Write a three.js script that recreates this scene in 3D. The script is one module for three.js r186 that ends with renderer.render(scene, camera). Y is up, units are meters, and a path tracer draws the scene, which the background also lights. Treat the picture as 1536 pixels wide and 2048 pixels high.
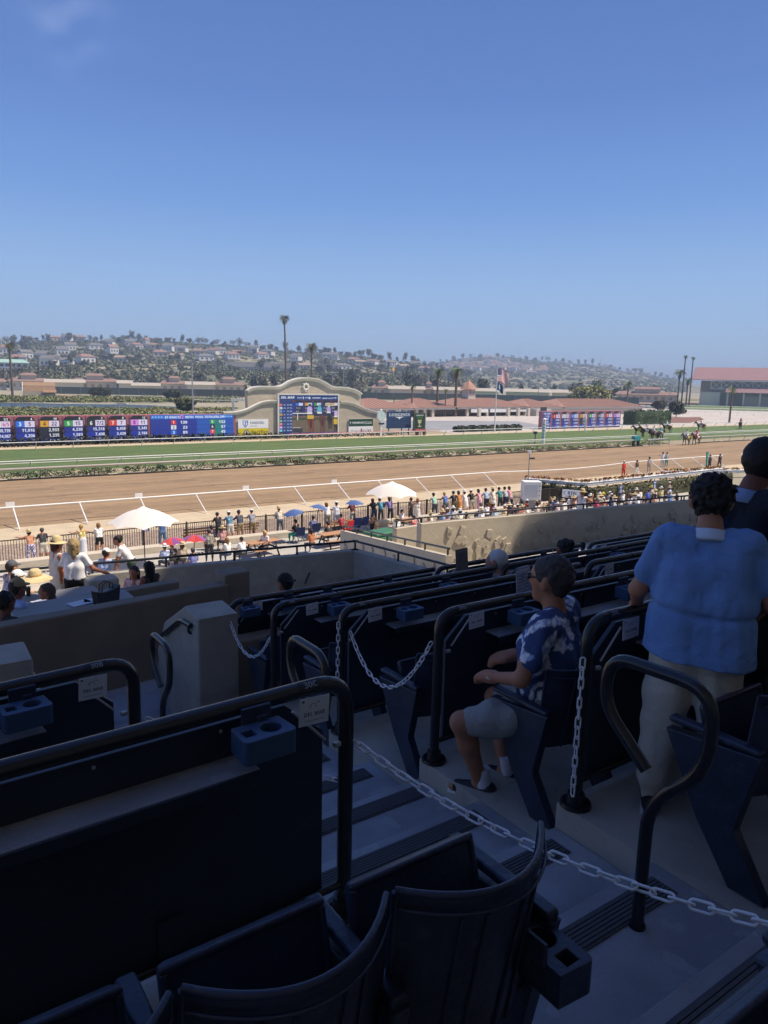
import * as THREE from 'three';
import { mergeGeometries } from 'three/addons/utils/BufferGeometryUtils.js';
import { RoundedBoxGeometry } from 'three/addons/geometries/RoundedBoxGeometry.js';

// ---------------------------------------------------------------- camera, sky, sun, exposure
// x runs along the track, -z points over the track, y is up; the eye is 9.3 m above the track
const scene = new THREE.Scene();
const FPX = 1479, EYE = 9.3;
const camera = new THREE.PerspectiveCamera(2 * Math.atan(1024 / FPX) * 180 / Math.PI, 0.75, 0.05, 9000);
camera.position.set(0, EYE, 0);
camera.rotation.order = 'YXZ';
camera.rotation.set(-Math.atan(266 / FPX), -35 * Math.PI / 180, 1.2 * Math.PI / 180);
camera.updateMatrixWorld(true);
const renderer = new THREE.WebGLRenderer({ antialias: true });
renderer.toneMapping = THREE.LinearToneMapping;
renderer.toneMappingExposure = 1.38;
renderer.shadowMap.enabled = true;
renderer.setSize(768, 1024);

const SUN = new THREE.Vector3(0.5, 1, 0.30).normalize();
const sun = new THREE.DirectionalLight(0xfff0dc, 4.6);
sun.position.copy(SUN).multiplyScalar(300); sun.castShadow = true;
Object.assign(sun.shadow.camera, { left: -220, right: 220, top: 220, bottom: -220, near: 1, far: 900 });
sun.shadow.mapSize.set(2048, 2048);
scene.add(sun, sun.target);

let seed = 7;
const rnd = () => { seed = (seed * 1664525 + 1013904223) >>> 0; return seed / 4294967296; };
const rr = (a, b) => a + (b - a) * rnd();
const hash = (x, y, z = 0) => { let h = Math.imul(x | 0, 374761393) + Math.imul(y | 0, 668265263) + Math.imul(z | 0, 2147483647 ^ 1274126177); h = Math.imul(h ^ (h >>> 13), 1274126177); return ((h ^ (h >>> 16)) >>> 0) / 4294967296; };
const sm = t => t * t * (3 - 2 * t);
function noise2(x, y, per = 0) {
  const xi = Math.floor(x), yi = Math.floor(y), fx = sm(x - xi), fy = sm(y - yi);
  const w = v => per ? ((v % per) + per) % per : v;
  const a = hash(w(xi), w(yi)), b = hash(w(xi + 1), w(yi)), c = hash(w(xi), w(yi + 1)), d = hash(w(xi + 1), w(yi + 1));
  return a + (b - a) * fx + (c - a) * fy + (a - b - c + d) * fx * fy;
}
function fbm(x, y, o = 4, per = 0) { let s = 0, a = 0.5, t = 0; for (let i = 0; i < o; i++) { s += a * noise2(x, y, per); t += a; x *= 2; y *= 2; per *= 2; a *= 0.5; } return s / t; }
function noise3(x, y, z) {
  const xi = Math.floor(x), yi = Math.floor(y), zi = Math.floor(z), fx = sm(x - xi), fy = sm(y - yi), fz = sm(z - zi);
  const L = (a, b, t) => a + (b - a) * t;
  const pl = k => L(L(hash(xi, yi, zi + k), hash(xi + 1, yi, zi + k), fx), L(hash(xi, yi + 1, zi + k), hash(xi + 1, yi + 1, zi + k), fx), fy);
  return L(pl(0), pl(1), fz);
}

// clear summer sky: deep blue above, paler to the horizon, one faint wisp of cloud
{
  const W = 1024, Hh = 512, data = new Float32Array(W * Hh * 4);
  const stops = [[-90, 0.26, 0.25, 0.23], [-2, 0.34, 0.36, 0.37], [0, 0.284, 0.4, 0.562], [1.5, 0.28, 0.4, 0.568], [7, 0.221, 0.36, 0.602], [12.3, 0.129, 0.258, 0.546], [18.8, 0.087, 0.178, 0.447], [24.5, 0.074, 0.151, 0.391], [45, 0.051, 0.104, 0.311], [90, 0.039, 0.081, 0.255]];
  const cd = px => new THREE.Vector3((px[0] - 768) / FPX, -(px[1] - 1024) / FPX, -1).applyQuaternion(camera.quaternion).normalize();
  const wisps = [[128, 30, .04, .42], [140, 72, .03, .3], [225, 60, .04, .06]].map(w => [cd(w), w[2], w[3]]);
  for (let j = 0; j < Hh; j++) for (let i = 0; i < W; i++) {
    const el = ((j + .5) / Hh - .5) * 180, az = ((i + .5) / W - .5) * 2 * Math.PI;
    let k = 0; while (k < stops.length - 2 && el > stops[k + 1][0]) k++;
    const a = stops[k], b = stops[k + 1], t = Math.min(1, Math.max(0, (el - a[0]) / (b[0] - a[0])));
    const c = [1, 2, 3].map(n => a[n] + (b[n] - a[n]) * t);
    if (el > 5) {
      const ce = Math.cos(el * Math.PI / 180), d = new THREE.Vector3(Math.cos(az) * ce, Math.sin(el * Math.PI / 180), Math.sin(az) * ce);
      let m = 0; for (const [wd, rad, s] of wisps) { const g = d.distanceTo(wd) / rad; m += s * Math.exp(-g * g * 1.5); }
      if (m > .01) m *= Math.max(0, fbm(i * .22, j * .3, 4) * 2.2 - .65);
      c[0] += m * .16; c[1] += m * .16; c[2] += m * .14;
    }
    data.set([c[0], c[1], c[2], 1], (j * W + i) * 4);
  }
  const t = new THREE.DataTexture(data, W, Hh, THREE.RGBAFormat, THREE.FloatType);
  t.mapping = THREE.EquirectangularReflectionMapping; t.magFilter = t.minFilter = THREE.LinearFilter; t.wrapS = THREE.RepeatWrapping; t.needsUpdate = true;
  scene.background = t; scene.environment = t;
}
scene.fog = new THREE.FogExp2(0xb4c8e0, 0.00045);

// ---------------------------------------------------------------- helpers
const V3 = (x, y, z) => new THREE.Vector3(x, y, z);
const P = (u, v, y) => V3(u, y, -v);                                   // u along the track, v towards it
function ray(px, py) { return V3((px - 768) / FPX, -(py - 1024) / FPX, -1).applyQuaternion(camera.quaternion); }
function at(px, py, y = 0) { const d = ray(px, py), t = (y - EYE) / d.y; return V3(d.x * t, y, d.z * t); }      // where a sight line meets level y
function onV(px, py, v) { const d = ray(px, py), t = v / -d.z; return V3(d.x * t, EYE + d.y * t, -v); }          // ... or the upright plane v metres ahead
const used = new Map();
function numbered(n) { const k = used.get(n) || 0; used.set(n, k + 1); return k ? `${n}_${String(k).padStart(3, '0')}` : n; }
function ud(o, label, category, group, kind) { if (label) o.userData.label = label; if (category) o.userData.category = category; if (group) o.userData.group = group; if (kind) o.userData.kind = kind; return o; }
function mesh(name, geo, mat, parent) {
  const m = new THREE.Mesh(Array.isArray(geo) ? merge(geo) : geo, mat); m.name = parent && parent !== scene ? name : numbered(name);
  m.castShadow = m.receiveShadow = true; (parent || scene).add(m); return m;
}
function thing(name, label, category, pos, turn = 0, group) {
  const g = new THREE.Group(); g.name = numbered(name); scene.add(g); if (pos) g.position.copy(pos); g.rotation.y = turn;
  return ud(g, label, category, group);
}
function struct(name, geo, mat) { return ud(mesh(name, geo, mat), null, null, null, 'structure'); }
function dup(src, pos, turn = 0, label, group, s) {
  const c = src.clone(); c.name = numbered(src.name.replace(/_\d{3}$/, '')); c.userData = { ...src.userData }; scene.add(c);
  c.position.copy(pos); c.rotation.y = turn; if (label) c.userData.label = label; if (group) c.userData.group = group; if (s) c.scale.setScalar(s); return c;
}
function merge(gs) {
  gs = gs.map(g => { let q = g.index ? g.toNonIndexed() : g; return q; });
  const keep = ['position', 'normal', 'uv', 'color'].filter(a => gs.every(g => g.attributes[a]));
  for (const g of gs) for (const a of Object.keys(g.attributes)) if (!keep.includes(a)) g.deleteAttribute(a);
  return mergeGeometries(gs);
}
// uv in metres by the dominant axis of each face
function uvm(g, s = 1) {
  g = g.index ? g.toNonIndexed() : g; const p = g.attributes.position, n = p.count, uv = new Float32Array(n * 2);
  const a = V3(), b = V3(), c = V3(), ab = V3(), ac = V3();
  for (let i = 0; i < n; i += 3) {
    a.fromBufferAttribute(p, i); b.fromBufferAttribute(p, i + 1); c.fromBufferAttribute(p, i + 2);
    const nn = ab.subVectors(b, a).cross(ac.subVectors(c, a)); const x = Math.abs(nn.x), y = Math.abs(nn.y), z = Math.abs(nn.z);
    [a, b, c].forEach((q, k) => { const w = y >= x && y >= z ? [q.x, -q.z] : x >= z ? [q.z, q.y] : [q.x, q.y]; uv[(i + k) * 2] = w[0] * s; uv[(i + k) * 2 + 1] = w[1] * s; });
  }
  g.setAttribute('uv', new THREE.BufferAttribute(uv, 2)); return g;
}
const box = (w, h, d, x = 0, y = 0, z = 0) => { const g = new THREE.BoxGeometry(w, h, d); g.translate(x, y, z); return uvm(g); };
const rbox = (w, h, d, x = 0, y = 0, z = 0, r = 0.01, n = 2) => { const g = new RoundedBoxGeometry(w, h, d, n, Math.min(r, w * .49, h * .49, d * .49)); g.translate(x, y, z); return uvm(g); };
const span = (x0, x1, y0, y1, z0, z1, r = 0) => r ? rbox(Math.abs(x1 - x0), Math.abs(y1 - y0), Math.abs(z1 - z0), (x0 + x1) / 2, (y0 + y1) / 2, (z0 + z1) / 2, r) : box(Math.abs(x1 - x0), Math.abs(y1 - y0), Math.abs(z1 - z0), (x0 + x1) / 2, (y0 + y1) / 2, (z0 + z1) / 2);
const UP = V3(0, 1, 0);
function rod(a, b, r0, r1 = r0, n = 8, open = false) {
  const d = V3().subVectors(b, a), g = new THREE.CylinderGeometry(r1, r0, d.length(), n, 1, open);
  g.translate(0, d.length() / 2, 0); g.applyQuaternion(new THREE.Quaternion().setFromUnitVectors(UP, d.normalize())); g.translate(a.x, a.y, a.z); return g;
}
function bar(a, b, w, h) {                                              // square bar from a to b
  const d = V3().subVectors(b, a), g = new THREE.BoxGeometry(w, d.length(), h); g.translate(0, d.length() / 2, 0);
  g.applyQuaternion(new THREE.Quaternion().setFromUnitVectors(UP, d.normalize())); g.translate(a.x, a.y, a.z); return uvm(g);
}
// tube along a polyline with rounded corners
function pipe(pts, r, bend = 0.1, n = 10, closed = false) {
  const path = new THREE.CurvePath(); let prev = pts[0].clone();
  for (let i = 1; i < pts.length - 1; i++) {
    const p = pts[i], d0 = V3().subVectors(p, pts[i - 1]), d1 = V3().subVectors(pts[i + 1], p), b = Math.min(bend, d0.length() * .49, d1.length() * .49);
    const s = p.clone().addScaledVector(d0.normalize(), -b), e = p.clone().addScaledVector(d1.normalize(), b);
    path.add(new THREE.LineCurve3(prev, s)); path.add(new THREE.QuadraticBezierCurve3(s, p.clone(), e)); prev = e;
  }
  path.add(new THREE.LineCurve3(prev, pts[pts.length - 1].clone()));
  const out = [];
  path.curves.forEach((c, i) => { const q = c.getPoints(c.type === 'LineCurve3' ? 1 : 6); out.push(...(i ? q.slice(1) : q)); });
  return polytube(out, r, n);
}
function polytube(pts, r, n = 8, cap = true) {                          // rings across a point list, radius number or per-point function
  const pos = [], nor = [], uv = [], idx = []; let nrm = null, run = 0; const T = V3();
  const N = pts.length;
  for (let i = 0; i < N; i++) {
    T.subVectors(pts[Math.min(N - 1, i + 1)], pts[Math.max(0, i - 1)]).normalize();
    if (!nrm) { nrm = Math.abs(T.y) < .9 ? V3(0, 1, 0) : V3(1, 0, 0); }
    nrm.addScaledVector(T, -nrm.dot(T)).normalize(); const B = V3().crossVectors(T, nrm);
    const R = typeof r === 'function' ? r(i / (N - 1)) : r; if (i) run += pts[i].distanceTo(pts[i - 1]);
    for (let k = 0; k <= n; k++) {
      const a = k / n * 2 * Math.PI, d = V3().addScaledVector(nrm, Math.cos(a)).addScaledVector(B, Math.sin(a));
      pos.push(pts[i].x + d.x * R, pts[i].y + d.y * R, pts[i].z + d.z * R); nor.push(d.x, d.y, d.z); uv.push(k / n * R * 6.28, run);
    }
    if (i) for (let k = 0; k < n; k++) { const a = (i - 1) * (n + 1) + k, b = a + n + 1; idx.push(a, a + 1, b, b, a + 1, b + 1); }
  }
  if (cap) for (const i of [0, N - 1]) {
    const c = pos.length / 3; T.subVectors(pts[i], pts[i ? i - 1 : 1]).normalize(); pos.push(pts[i].x, pts[i].y, pts[i].z); nor.push(T.x, T.y, T.z); uv.push(0, 0);
    for (let k = 0; k <= n; k++) { const q = (i * (n + 1) + k) * 3; pos.push(pos[q], pos[q + 1], pos[q + 2]); nor.push(T.x, T.y, T.z); uv.push(0, 0); }
    for (let k = 0; k < n; k++) i ? idx.push(c, c + 1 + k, c + 2 + k) : idx.push(c, c + 2 + k, c + 1 + k);
  }
  const g = new THREE.BufferGeometry(); g.setAttribute('position', new THREE.Float32BufferAttribute(pos, 3)); g.setAttribute('normal', new THREE.Float32BufferAttribute(nor, 3)); g.setAttribute('uv', new THREE.Float32BufferAttribute(uv, 2)); g.setIndex(idx); return g;
}
function extrude(pts, depth, bevel = 0) {                               // pts [x,y]; extruded along +z
  const s = new THREE.Shape(pts.map(p => new THREE.Vector2(p[0], p[1])));
  return uvm(new THREE.ExtrudeGeometry(s, { depth, bevelEnabled: bevel > 0, bevelSize: bevel, bevelThickness: bevel, bevelSegments: 2, curveSegments: 8 }));
}
function sheet(pts, y) {                                                // flat polygon of [u,v] at height y
  const g = new THREE.ShapeGeometry(new THREE.Shape(pts.map(p => new THREE.Vector2(p[0], p[1])))); g.rotateX(-Math.PI / 2); g.translate(0, y, 0); return uvm(g);
}
const lathe = (pr, n = 16) => new THREE.LatheGeometry(pr.map(p => new THREE.Vector2(p[0], p[1])), n);
const tr = (g, x, y, z) => { g.translate(x, y, z); return g; };
const rot = (g, x, y, z) => { if (x) g.rotateX(x); if (y) g.rotateY(y); if (z) g.rotateZ(z); return g; };

// ---------------------------------------------------------------- materials
const srgb = h => new THREE.Color(h);
function mat(color, rough = 0.8, o = {}) { const m = new THREE.MeshStandardMaterial({ roughness: rough, side: THREE.DoubleSide, ...o }); m.color = Array.isArray(color) ? new THREE.Color().setRGB(...color) : srgb(color); return m; }
function tex(n, f, rep = 1, srgbOut = false) {                          // f(x,y in 0..1) -> [r,g,b] linear 0..1
  const d = new Uint8Array(n * n * 4);
  for (let j = 0; j < n; j++) for (let i = 0; i < n; i++) { const c = f(i / n, j / n), k = (j * n + i) * 4; for (let q = 0; q < 3; q++) { let x = Math.min(1, Math.max(0, c[q])); if (srgbOut) x = x <= .0031308 ? x * 12.92 : 1.055 * Math.pow(x, 1 / 2.4) - .055; d[k + q] = x * 255; } d[k + 3] = 255; }
  const t = new THREE.DataTexture(d, n, n); t.wrapS = t.wrapT = THREE.RepeatWrapping; t.magFilter = THREE.LinearFilter; t.minFilter = THREE.LinearMipmapLinearFilter; t.generateMipmaps = true;
  if (srgbOut) t.colorSpace = THREE.SRGBColorSpace; t.repeat.set(rep, rep); t.needsUpdate = true; return t;
}
// colour map from a base colour varied by noise layers; repeat is in 1/metres
function varied(base, amt, n, rep, o = {}) {
  const { fx = 8, fy = 8, fine = .5, spots = 0, spotCol = null, hue = 0 } = o;
  return tex(n, (x, y) => {
    const a = fbm(x * fx, y * fy, 5, Math.max(fx, fy)) - .5, b = hash(x * n, y * n, 3) - .5, h = (fbm(x * 5 + 9, y * 5, 3, 5) - .5) * hue;
    let k = 1 + amt * (a * 2 + b * fine), c = [base[0] * k * (1 + h), base[1] * k, base[2] * k * (1 - h)];
    if (spots && fbm(x * 23 + 4, y * 23, 3, 23) > 1 - spots) c = c.map((q, i) => q * .5 + spotCol[i] * .5); return c;
  }, rep, true);
}
function surf(base, amt, n, rep, rough, o = {}) { const m = mat([1, 1, 1], rough); m.map = varied(base, amt, n, rep, o); if (o.bump) { m.bumpMap = tex(256, (x, y) => { const q = fbm(x * (o.bf || 24), y * (o.bg || o.bf || 24), 4, o.bf || 24); return [q, q, q]; }, o.brep || rep); m.bumpScale = o.bump; } return m; }
function canvas(w, h, draw) { const c = document.createElement('canvas'); c.width = w; c.height = h; draw(c.getContext('2d'), w, h); const t = new THREE.CanvasTexture(c); t.colorSpace = THREE.SRGBColorSpace; t.anisotropy = 4; return t; }
function print(w, h, draw, rough = .6) { const m = mat([1, 1, 1], rough); m.map = canvas(w, h, draw); return m; }
function screenMat(w, h, draw, k = .75) { const m = mat([.02, .02, .025], .5); m.emissive = new THREE.Color(1, 1, 1); m.emissiveMap = canvas(w, h, draw); m.emissiveIntensity = k; return m; }
const panelGeo = (w, h) => new THREE.PlaneGeometry(w, h);

const M = {
  navy: surf([.022, .031, .056], .3, 256, .8, .5, { fx: 5, fy: 9, spots: .2, spotCol: [.04, .05, .07] }), black: mat([.012, .013, .016], .32), pipe: mat([.02, .022, .026], .26),
  seat: surf([.024, .033, .060], .4, 512, 1.3, .38, { fx: 9, fy: 9, spots: .3, spotCol: [.05, .06, .085], bump: .0015, bf: 60 }), cup: mat([.045, .09, .18], .42), white: mat([.8, .8, .79], .55), rail: mat([.78, .78, .76], .45), chain: mat([.76, .77, .8], .5),
  steel: mat([.42, .42, .42], .45, { metalness: .6 }), bronze: mat([.06, .042, .032], .5), dark: mat([.02, .02, .022], .6), grey: mat([.25, .25, .25], .7),
  stucco: surf([.50, .44, .34], .14, 512, .5, .9, { fx: 6, fy: 6, bump: .006, bf: 40, brep: .6 }),
  pier: surf([.36, .335, .285], .16, 512, .8, .92, { fx: 8, fy: 8, bump: .006, bf: 48, brep: 1 }),
  brown: surf([.20, .165, .13], .15, 256, .6, .9, { bump: .003 }),
  slab: surf([.39, .365, .315], .28, 512, .45, .85, { fx: 7, fy: 7, spots: .28, spotCol: [.30, .28, .24] }),
  paint: surf([.29, .305, .335], .34, 512, .55, .62, { fx: 7, fy: 7, spots: .3, spotCol: [.36, .37, .395] }),
  grip: mat([.075, .08, .09], .85), conc: surf([.42, .40, .36], .13, 512, .3, .9, { fx: 7, fy: 7, spots: .3, spotCol: [.33, .31, .28] }),
  kerb: surf([.52, .47, .38], .12, 256, .5, .9, {}), wood: surf([.42, .23, .12], .25, 256, .9, .65, { fx: 3, fy: 22 }),
  tile: surf([.33, .185, .14], .3, 256, .5, .85, { fx: 4, fy: 40 }), cream: mat([.66, .60, .48], .85), tan: surf([.58, .50, .40], .1, 256, .2, .9, {}),
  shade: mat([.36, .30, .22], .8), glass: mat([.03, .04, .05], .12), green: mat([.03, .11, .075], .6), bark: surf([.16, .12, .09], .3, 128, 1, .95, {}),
};
function leafMat(c, t = .25) { const m = new THREE.MeshPhysicalMaterial({ side: THREE.DoubleSide, roughness: .75, vertexColors: true }); m.color = new THREE.Color().setRGB(...c); return m; }

const weave = tex(512, (x, y) => { const a = fbm(x * 10, y * 16, 4, 16), r = 1 - Math.abs(fbm(x * 7 + 3, y * 5, 3, 7) - .5) * 3, w = (Math.sin(x * 512 * 1.57) + Math.sin(y * 512 * 1.57)) * .04; const q = a * .45 + r * .45 + w; return [q, q, q]; }, 2.2);
function cloth(color) { const m = mat(color, .92); m.bumpMap = weave; m.bumpScale = .012; return m; }
// ---------------------------------------------------------------- ground, tracks, water, hills
const gm = {
  land: surf([.30, .265, .18], .3, 512, .012, .95, { fx: 10, fy: 10, hue: .25 }),
  dirt: (() => { const m = mat([1, 1, 1], .95);
    m.map = tex(1024, (x, y) => { const s = fbm(x * 3, y * 96, 3, 96) - .5, b = fbm(x * 20, y * 20, 4, 20) - .5, c = fbm(x * 2, y * 14, 2, 14) - .5, e = hash(x * 1024, y * 1024, 5) - .5; const k = 1 + s * .5 + b * .25 + c * .5 + e * .12; return [.27 * k, .183 * k, .103 * k]; }, 1 / 12, true);
    m.bumpMap = tex(512, (x, y) => { const q = fbm(x * 4, y * 110, 3, 110) * .6 + fbm(x * 60, y * 60, 3, 60) * .4; return [q, q, q]; }, 1 / 8); m.bumpScale = .05; return m; })(),
  sand: surf([.50, .41, .28], .16, 512, .12, .95, { fx: 14, fy: 14, bump: .03, bf: 40, brep: .3 }),
  rubble: surf([.34, .26, .20], .45, 512, .25, .95, { fx: 30, fy: 30, bump: .08, bf: 40, brep: .4, spots: .35, spotCol: [.5, .4, .32] }),
  turf: (() => { const m = mat([1, 1, 1], .95); m.map = tex(1024, (x, y) => { const a = fbm(x * 6, y * 24, 4, 24) - .5, b = fbm(x * 120, y * 120, 2, 120) - .5, e = hash(x * 1024, y * 1024, 8) - .5, d = fbm(x * 9 + 3, y * 9, 3, 9); const k = 1 + a * .5 + b * .4 + e * .3; return [(.085 + .035 * d) * k, .155 * k, .045 * k]; }, 1 / 14, true); m.bumpMap = tex(256, (x, y) => { const q = hash(x * 256, y * 256, 4); return [q, q, q]; }, .6); m.bumpScale = .03; return m; })(),
  verge: surf([.30, .25, .17], .3, 512, .2, .95, { fx: 20, fy: 20, spots: .35, spotCol: [.12, .17, .06] }),
  paving: surf([.47, .43, .385], .12, 512, .03, .9, { fx: 8, fy: 8, spots: .3, spotCol: [.41, .37, .33] }), asphalt: surf([.25, .26, .27], .12, 256, .05, .9, {}),
};
struct('ground', sheet([[-5000, 38], [5000, 38], [5000, 6000], [-5000, 6000]], -0.03), gm.land);
const strip = (n, v0, v1, y, m, u0 = -60, u1 = 330) => struct(n, sheet([[u0, v0], [u1, v0], [u1, v1], [u0, v1]], y), m);
struct('apron_pavement', [sheet([[-60, 31.2], [64, 31.2], [64, 39.5], [-60, 39.5]], 0)], M.conc);
strip('gravel_bed', 39.5, 43.8, .004, gm.rubble, -60, 46);
strip('sand_verge', 43.8, 48.6, .008, gm.sand);
strip('dirt_track', 48.6, 70.1, .012, gm.dirt);
strip('planted_verge', 70.1, 75.2, .016, gm.verge);
strip('turf_track', 75.2, 98.6, .02, gm.turf);
strip('gravel_path', 98.6, 101.6, .01, gm.sand);
struct('infield_paving', sheet([[86, 101.6], [330, 101.6], [420, 190], [300, 215], [120, 172], [86, 160]], .004), gm.paving);
struct('service_road', sheet([[84, 108], [118, 106], [128, 128], [100, 138], [84, 139]], .012), gm.asphalt);
struct('backstretch_turf', sheet([[-150, 288], [700, 262], [760, 282], [-150, 305]], .01), gm.turf);
struct('backstretch_dirt', sheet([[-150, 307], [760, 284], [780, 308], [-150, 330]], .014), gm.dirt);
const pxs = (n, pts, y, m) => struct(n, sheet(pts.map(p => { const q = at(p[0], p[1], 0); return [q.x, -q.z]; }), y), m);
pxs('far_turn_turf', [[1236, 808], [1536, 812], [1720, 815], [1720, 829], [1536, 823], [1380, 819], [1236, 815]], .022, gm.turf);
pxs('far_turn_dirt', [[1236, 803], [1536, 806], [1720, 808], [1720, 814.6], [1536, 811.6], [1236, 807.6]], .02, gm.dirt);
{ // lagoon
  const a = [[-40, 806], [60, 806], [130, 808], [240, 809], [310, 811], [372, 815], [372, 818], [300, 819], [200, 821], [90, 823], [-40, 824]].map(p => at(p[0], p[1], 0));
  const w = mat([.035, .07, .11], .12); w.bumpMap = tex(256, (x, y) => { const q = fbm(x * 8, y * 40, 4, 40); return [q, q, q]; }, .12); w.bumpScale = .25;
  struct('water', sheet(a.map(p => [p.x, -p.z]), .03), w);
}
// kerb ledge on the apron in front of the fence
ud(mesh('kerb_ledge', [span(-40, 20, 0, .34, -38.7, -38.05, .03), span(26, 43, 0, .34, -38.7, -38.05, .03)], M.kerb), 'low pale concrete ledge running along the foot of the picket fence', 'ledge');
{ const g = [box(80, .012, .03, 0, .01, -36.76), box(80, .012, .03, 0, .01, -37.04)]; for (let i = 0; i < 400; i++) g.push(box(.11, .012, .24, -39.9 + i * .2, .01, -36.9)); struct('drain_grate', g, M.bronze); }

// ---- hills: slopes climbing away from the flat land, a ridge line and the backs beyond
const HILLS = [
  { r0: 470, r1: 1000, top: [[-420, 705], [-200, 694], [0, 694], [120, 684], [300, 684], [450, 692], [600, 706], [700, 712], [800, 726], [880, 742], [960, 760]] },
  { r0: 1000, r1: 1900, top: [[560, 760], [720, 748], [800, 738], [860, 727], [930, 716], [1000, 716], [1050, 722], [1150, 730], [1250, 746], [1310, 757], [1360, 769], [1420, 775]] },
];
function ridge(h, px) { const t = h.top; if (px <= t[0][0]) return t[0][1]; for (let i = 1; i < t.length; i++) if (px <= t[i][0]) { const k = (px - t[i - 1][0]) / (t[i][0] - t[i - 1][0]); return t[i - 1][1] + (t[i][1] - t[i - 1][1]) * sm(k); } return t[t.length - 1][1]; }
function hillAt(h, px, t) {                                             // px names a bearing, t runs from the foot (0) to the ridge (1) and over it
  const d = ray(px, 1024); d.y = 0; d.normalize(); const rp = ray(px, ridge(h, px)), el = rp.y / Math.hypot(rp.x, rp.z);
  const top = Math.max(0, EYE + el * h.r1), r = h.r0 + (h.r1 - h.r0) * t, s = Math.min(1, t);
  let y = top * (t <= 1 ? Math.pow(s, .8) * (1 - .22 * Math.sin(s * Math.PI)) : 1 - .5 * (t - 1));
  const x = d.x * r, z = d.z * r; if (t <= 1) y += (fbm(x * .012 + 50, z * .012, 4) - .5) * 16 * Math.sin(Math.min(1, t) * Math.PI) * Math.min(1, top / 25);
  return V3(x, Math.max(-1, y) - .4 * (t <= 0), z);
}
const hillTex = base => { const m = mat([1, 1, 1], .97); m.map = tex(1024, (x, y) => { const a = fbm(x * 14, y * 14, 5, 14), b = fbm(x * 60 + 7, y * 60, 3, 60), e = hash(x * 1024, y * 1024, 2); const g = Math.min(1, Math.max(0, (a * .6 + b * .4 - .36) * 6)), k = .8 + .4 * e; return [(base[0] * (1 - g) + .11 * g) * k, (base[1] * (1 - g) + .12 * g) * k, (base[2] * (1 - g) + .06 * g) * k]; }, 1 / 190, true); return m; };
HILLS.forEach((h, hi) => {
  const x0 = h.top[0][0], x1 = h.top[h.top.length - 1][0], nx = 140, nt = 40, pos = [], idx = [];
  for (let i = 0; i <= nx; i++) for (let j = 0; j <= nt; j++) { const p = hillAt(h, x0 + (x1 - x0) * i / nx, j / nt * 1.5); pos.push(p.x, p.y, p.z); }
  for (let i = 0; i < nx; i++) for (let j = 0; j < nt; j++) { const a = i * (nt + 1) + j, b = a + nt + 1; idx.push(a, b, a + 1, b, b + 1, a + 1); }
  const g = new THREE.BufferGeometry(); g.setAttribute('position', new THREE.Float32BufferAttribute(pos, 3)); g.setIndex(idx);
  const uv = []; for (let i = 0; i < pos.length; i += 3) uv.push(pos[i], -pos[i + 2] + pos[i + 1] * 2); g.setAttribute('uv', new THREE.Float32BufferAttribute(uv, 2)); g.computeVertexNormals();
  struct(hi ? 'far_hills' : 'hills', g, hillTex([.32, .27, .18]));
});

// ---- foliage: loose faces spread through lobes
function crownGeo(lobes, n, size, col, o = {}) {                        // lobes [x,y,z,rx,ry,rz]
  const pos = [], nor = [], colr = []; const vol = lobes.map(l => l[3] * l[4] * l[5]), tot = vol.reduce((a, b) => a + b, 0);
  for (let i = 0; i < n; i++) {
    let q = rnd() * tot, k = 0; while (k < lobes.length - 1 && q > vol[k]) { q -= vol[k]; k++; } const l = lobes[k];
    const th = rnd() * 6.283, cz = rr(-1, 1), s = Math.sqrt(1 - cz * cz), rad = Math.pow(rnd(), .42), d = V3(s * Math.cos(th), cz, s * Math.sin(th));
    const c = V3(l[0] + d.x * l[3] * rad, l[1] + d.y * l[4] * rad, l[2] + d.z * l[5] * rad);
    const a = V3(rr(-1, 1), rr(-1, 1), rr(-1, 1)).normalize(), b = V3(rr(-1, 1), rr(-1, 1), rr(-1, 1)); b.addScaledVector(a, -a.dot(b)).normalize();
    const sz = size * rr(.55, 1.25), up = d.clone().multiplyScalar(.7).add(V3(0, .5, 0)).normalize();
    const v = [c.clone().addScaledVector(a, -sz), c.clone().addScaledVector(b, sz * .5), c.clone().addScaledVector(a, sz), c.clone().addScaledVector(b, -sz * .5)];
    const fn = V3().crossVectors(a, b).multiplyScalar(.5).add(up).normalize(); const kk = rr(.6, 1.35), wv = rr(-.1, .1);
    for (const m of [0, 1, 2, 0, 2, 3]) { pos.push(v[m].x, v[m].y, v[m].z); nor.push(fn.x, fn.y, fn.z); colr.push(col[0] * kk * (1 + wv), col[1] * kk, col[2] * kk * (1 - wv)); }
  }
  const g = new THREE.BufferGeometry(); g.setAttribute('position', new THREE.Float32BufferAttribute(pos, 3)); g.setAttribute('normal', new THREE.Float32BufferAttribute(nor, 3)); g.setAttribute('color', new THREE.Float32BufferAttribute(colr, 3)); return g;
}
const LM = leafMat([1, 1, 1]);
function lobesFor(w, h, n) { const L = [[0, h * .1, 0, w * .34, h * .3, w * .34]]; for (let i = 0; i < n; i++) { const a = rnd() * 6.283, r = rr(.2, .5) * w * .7; L.push([Math.cos(a) * r, rr(-.22, .3) * h, Math.sin(a) * r, w * rr(.14, .25), h * rr(.13, .24), w * rr(.14, .25)]); } return L; }
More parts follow.
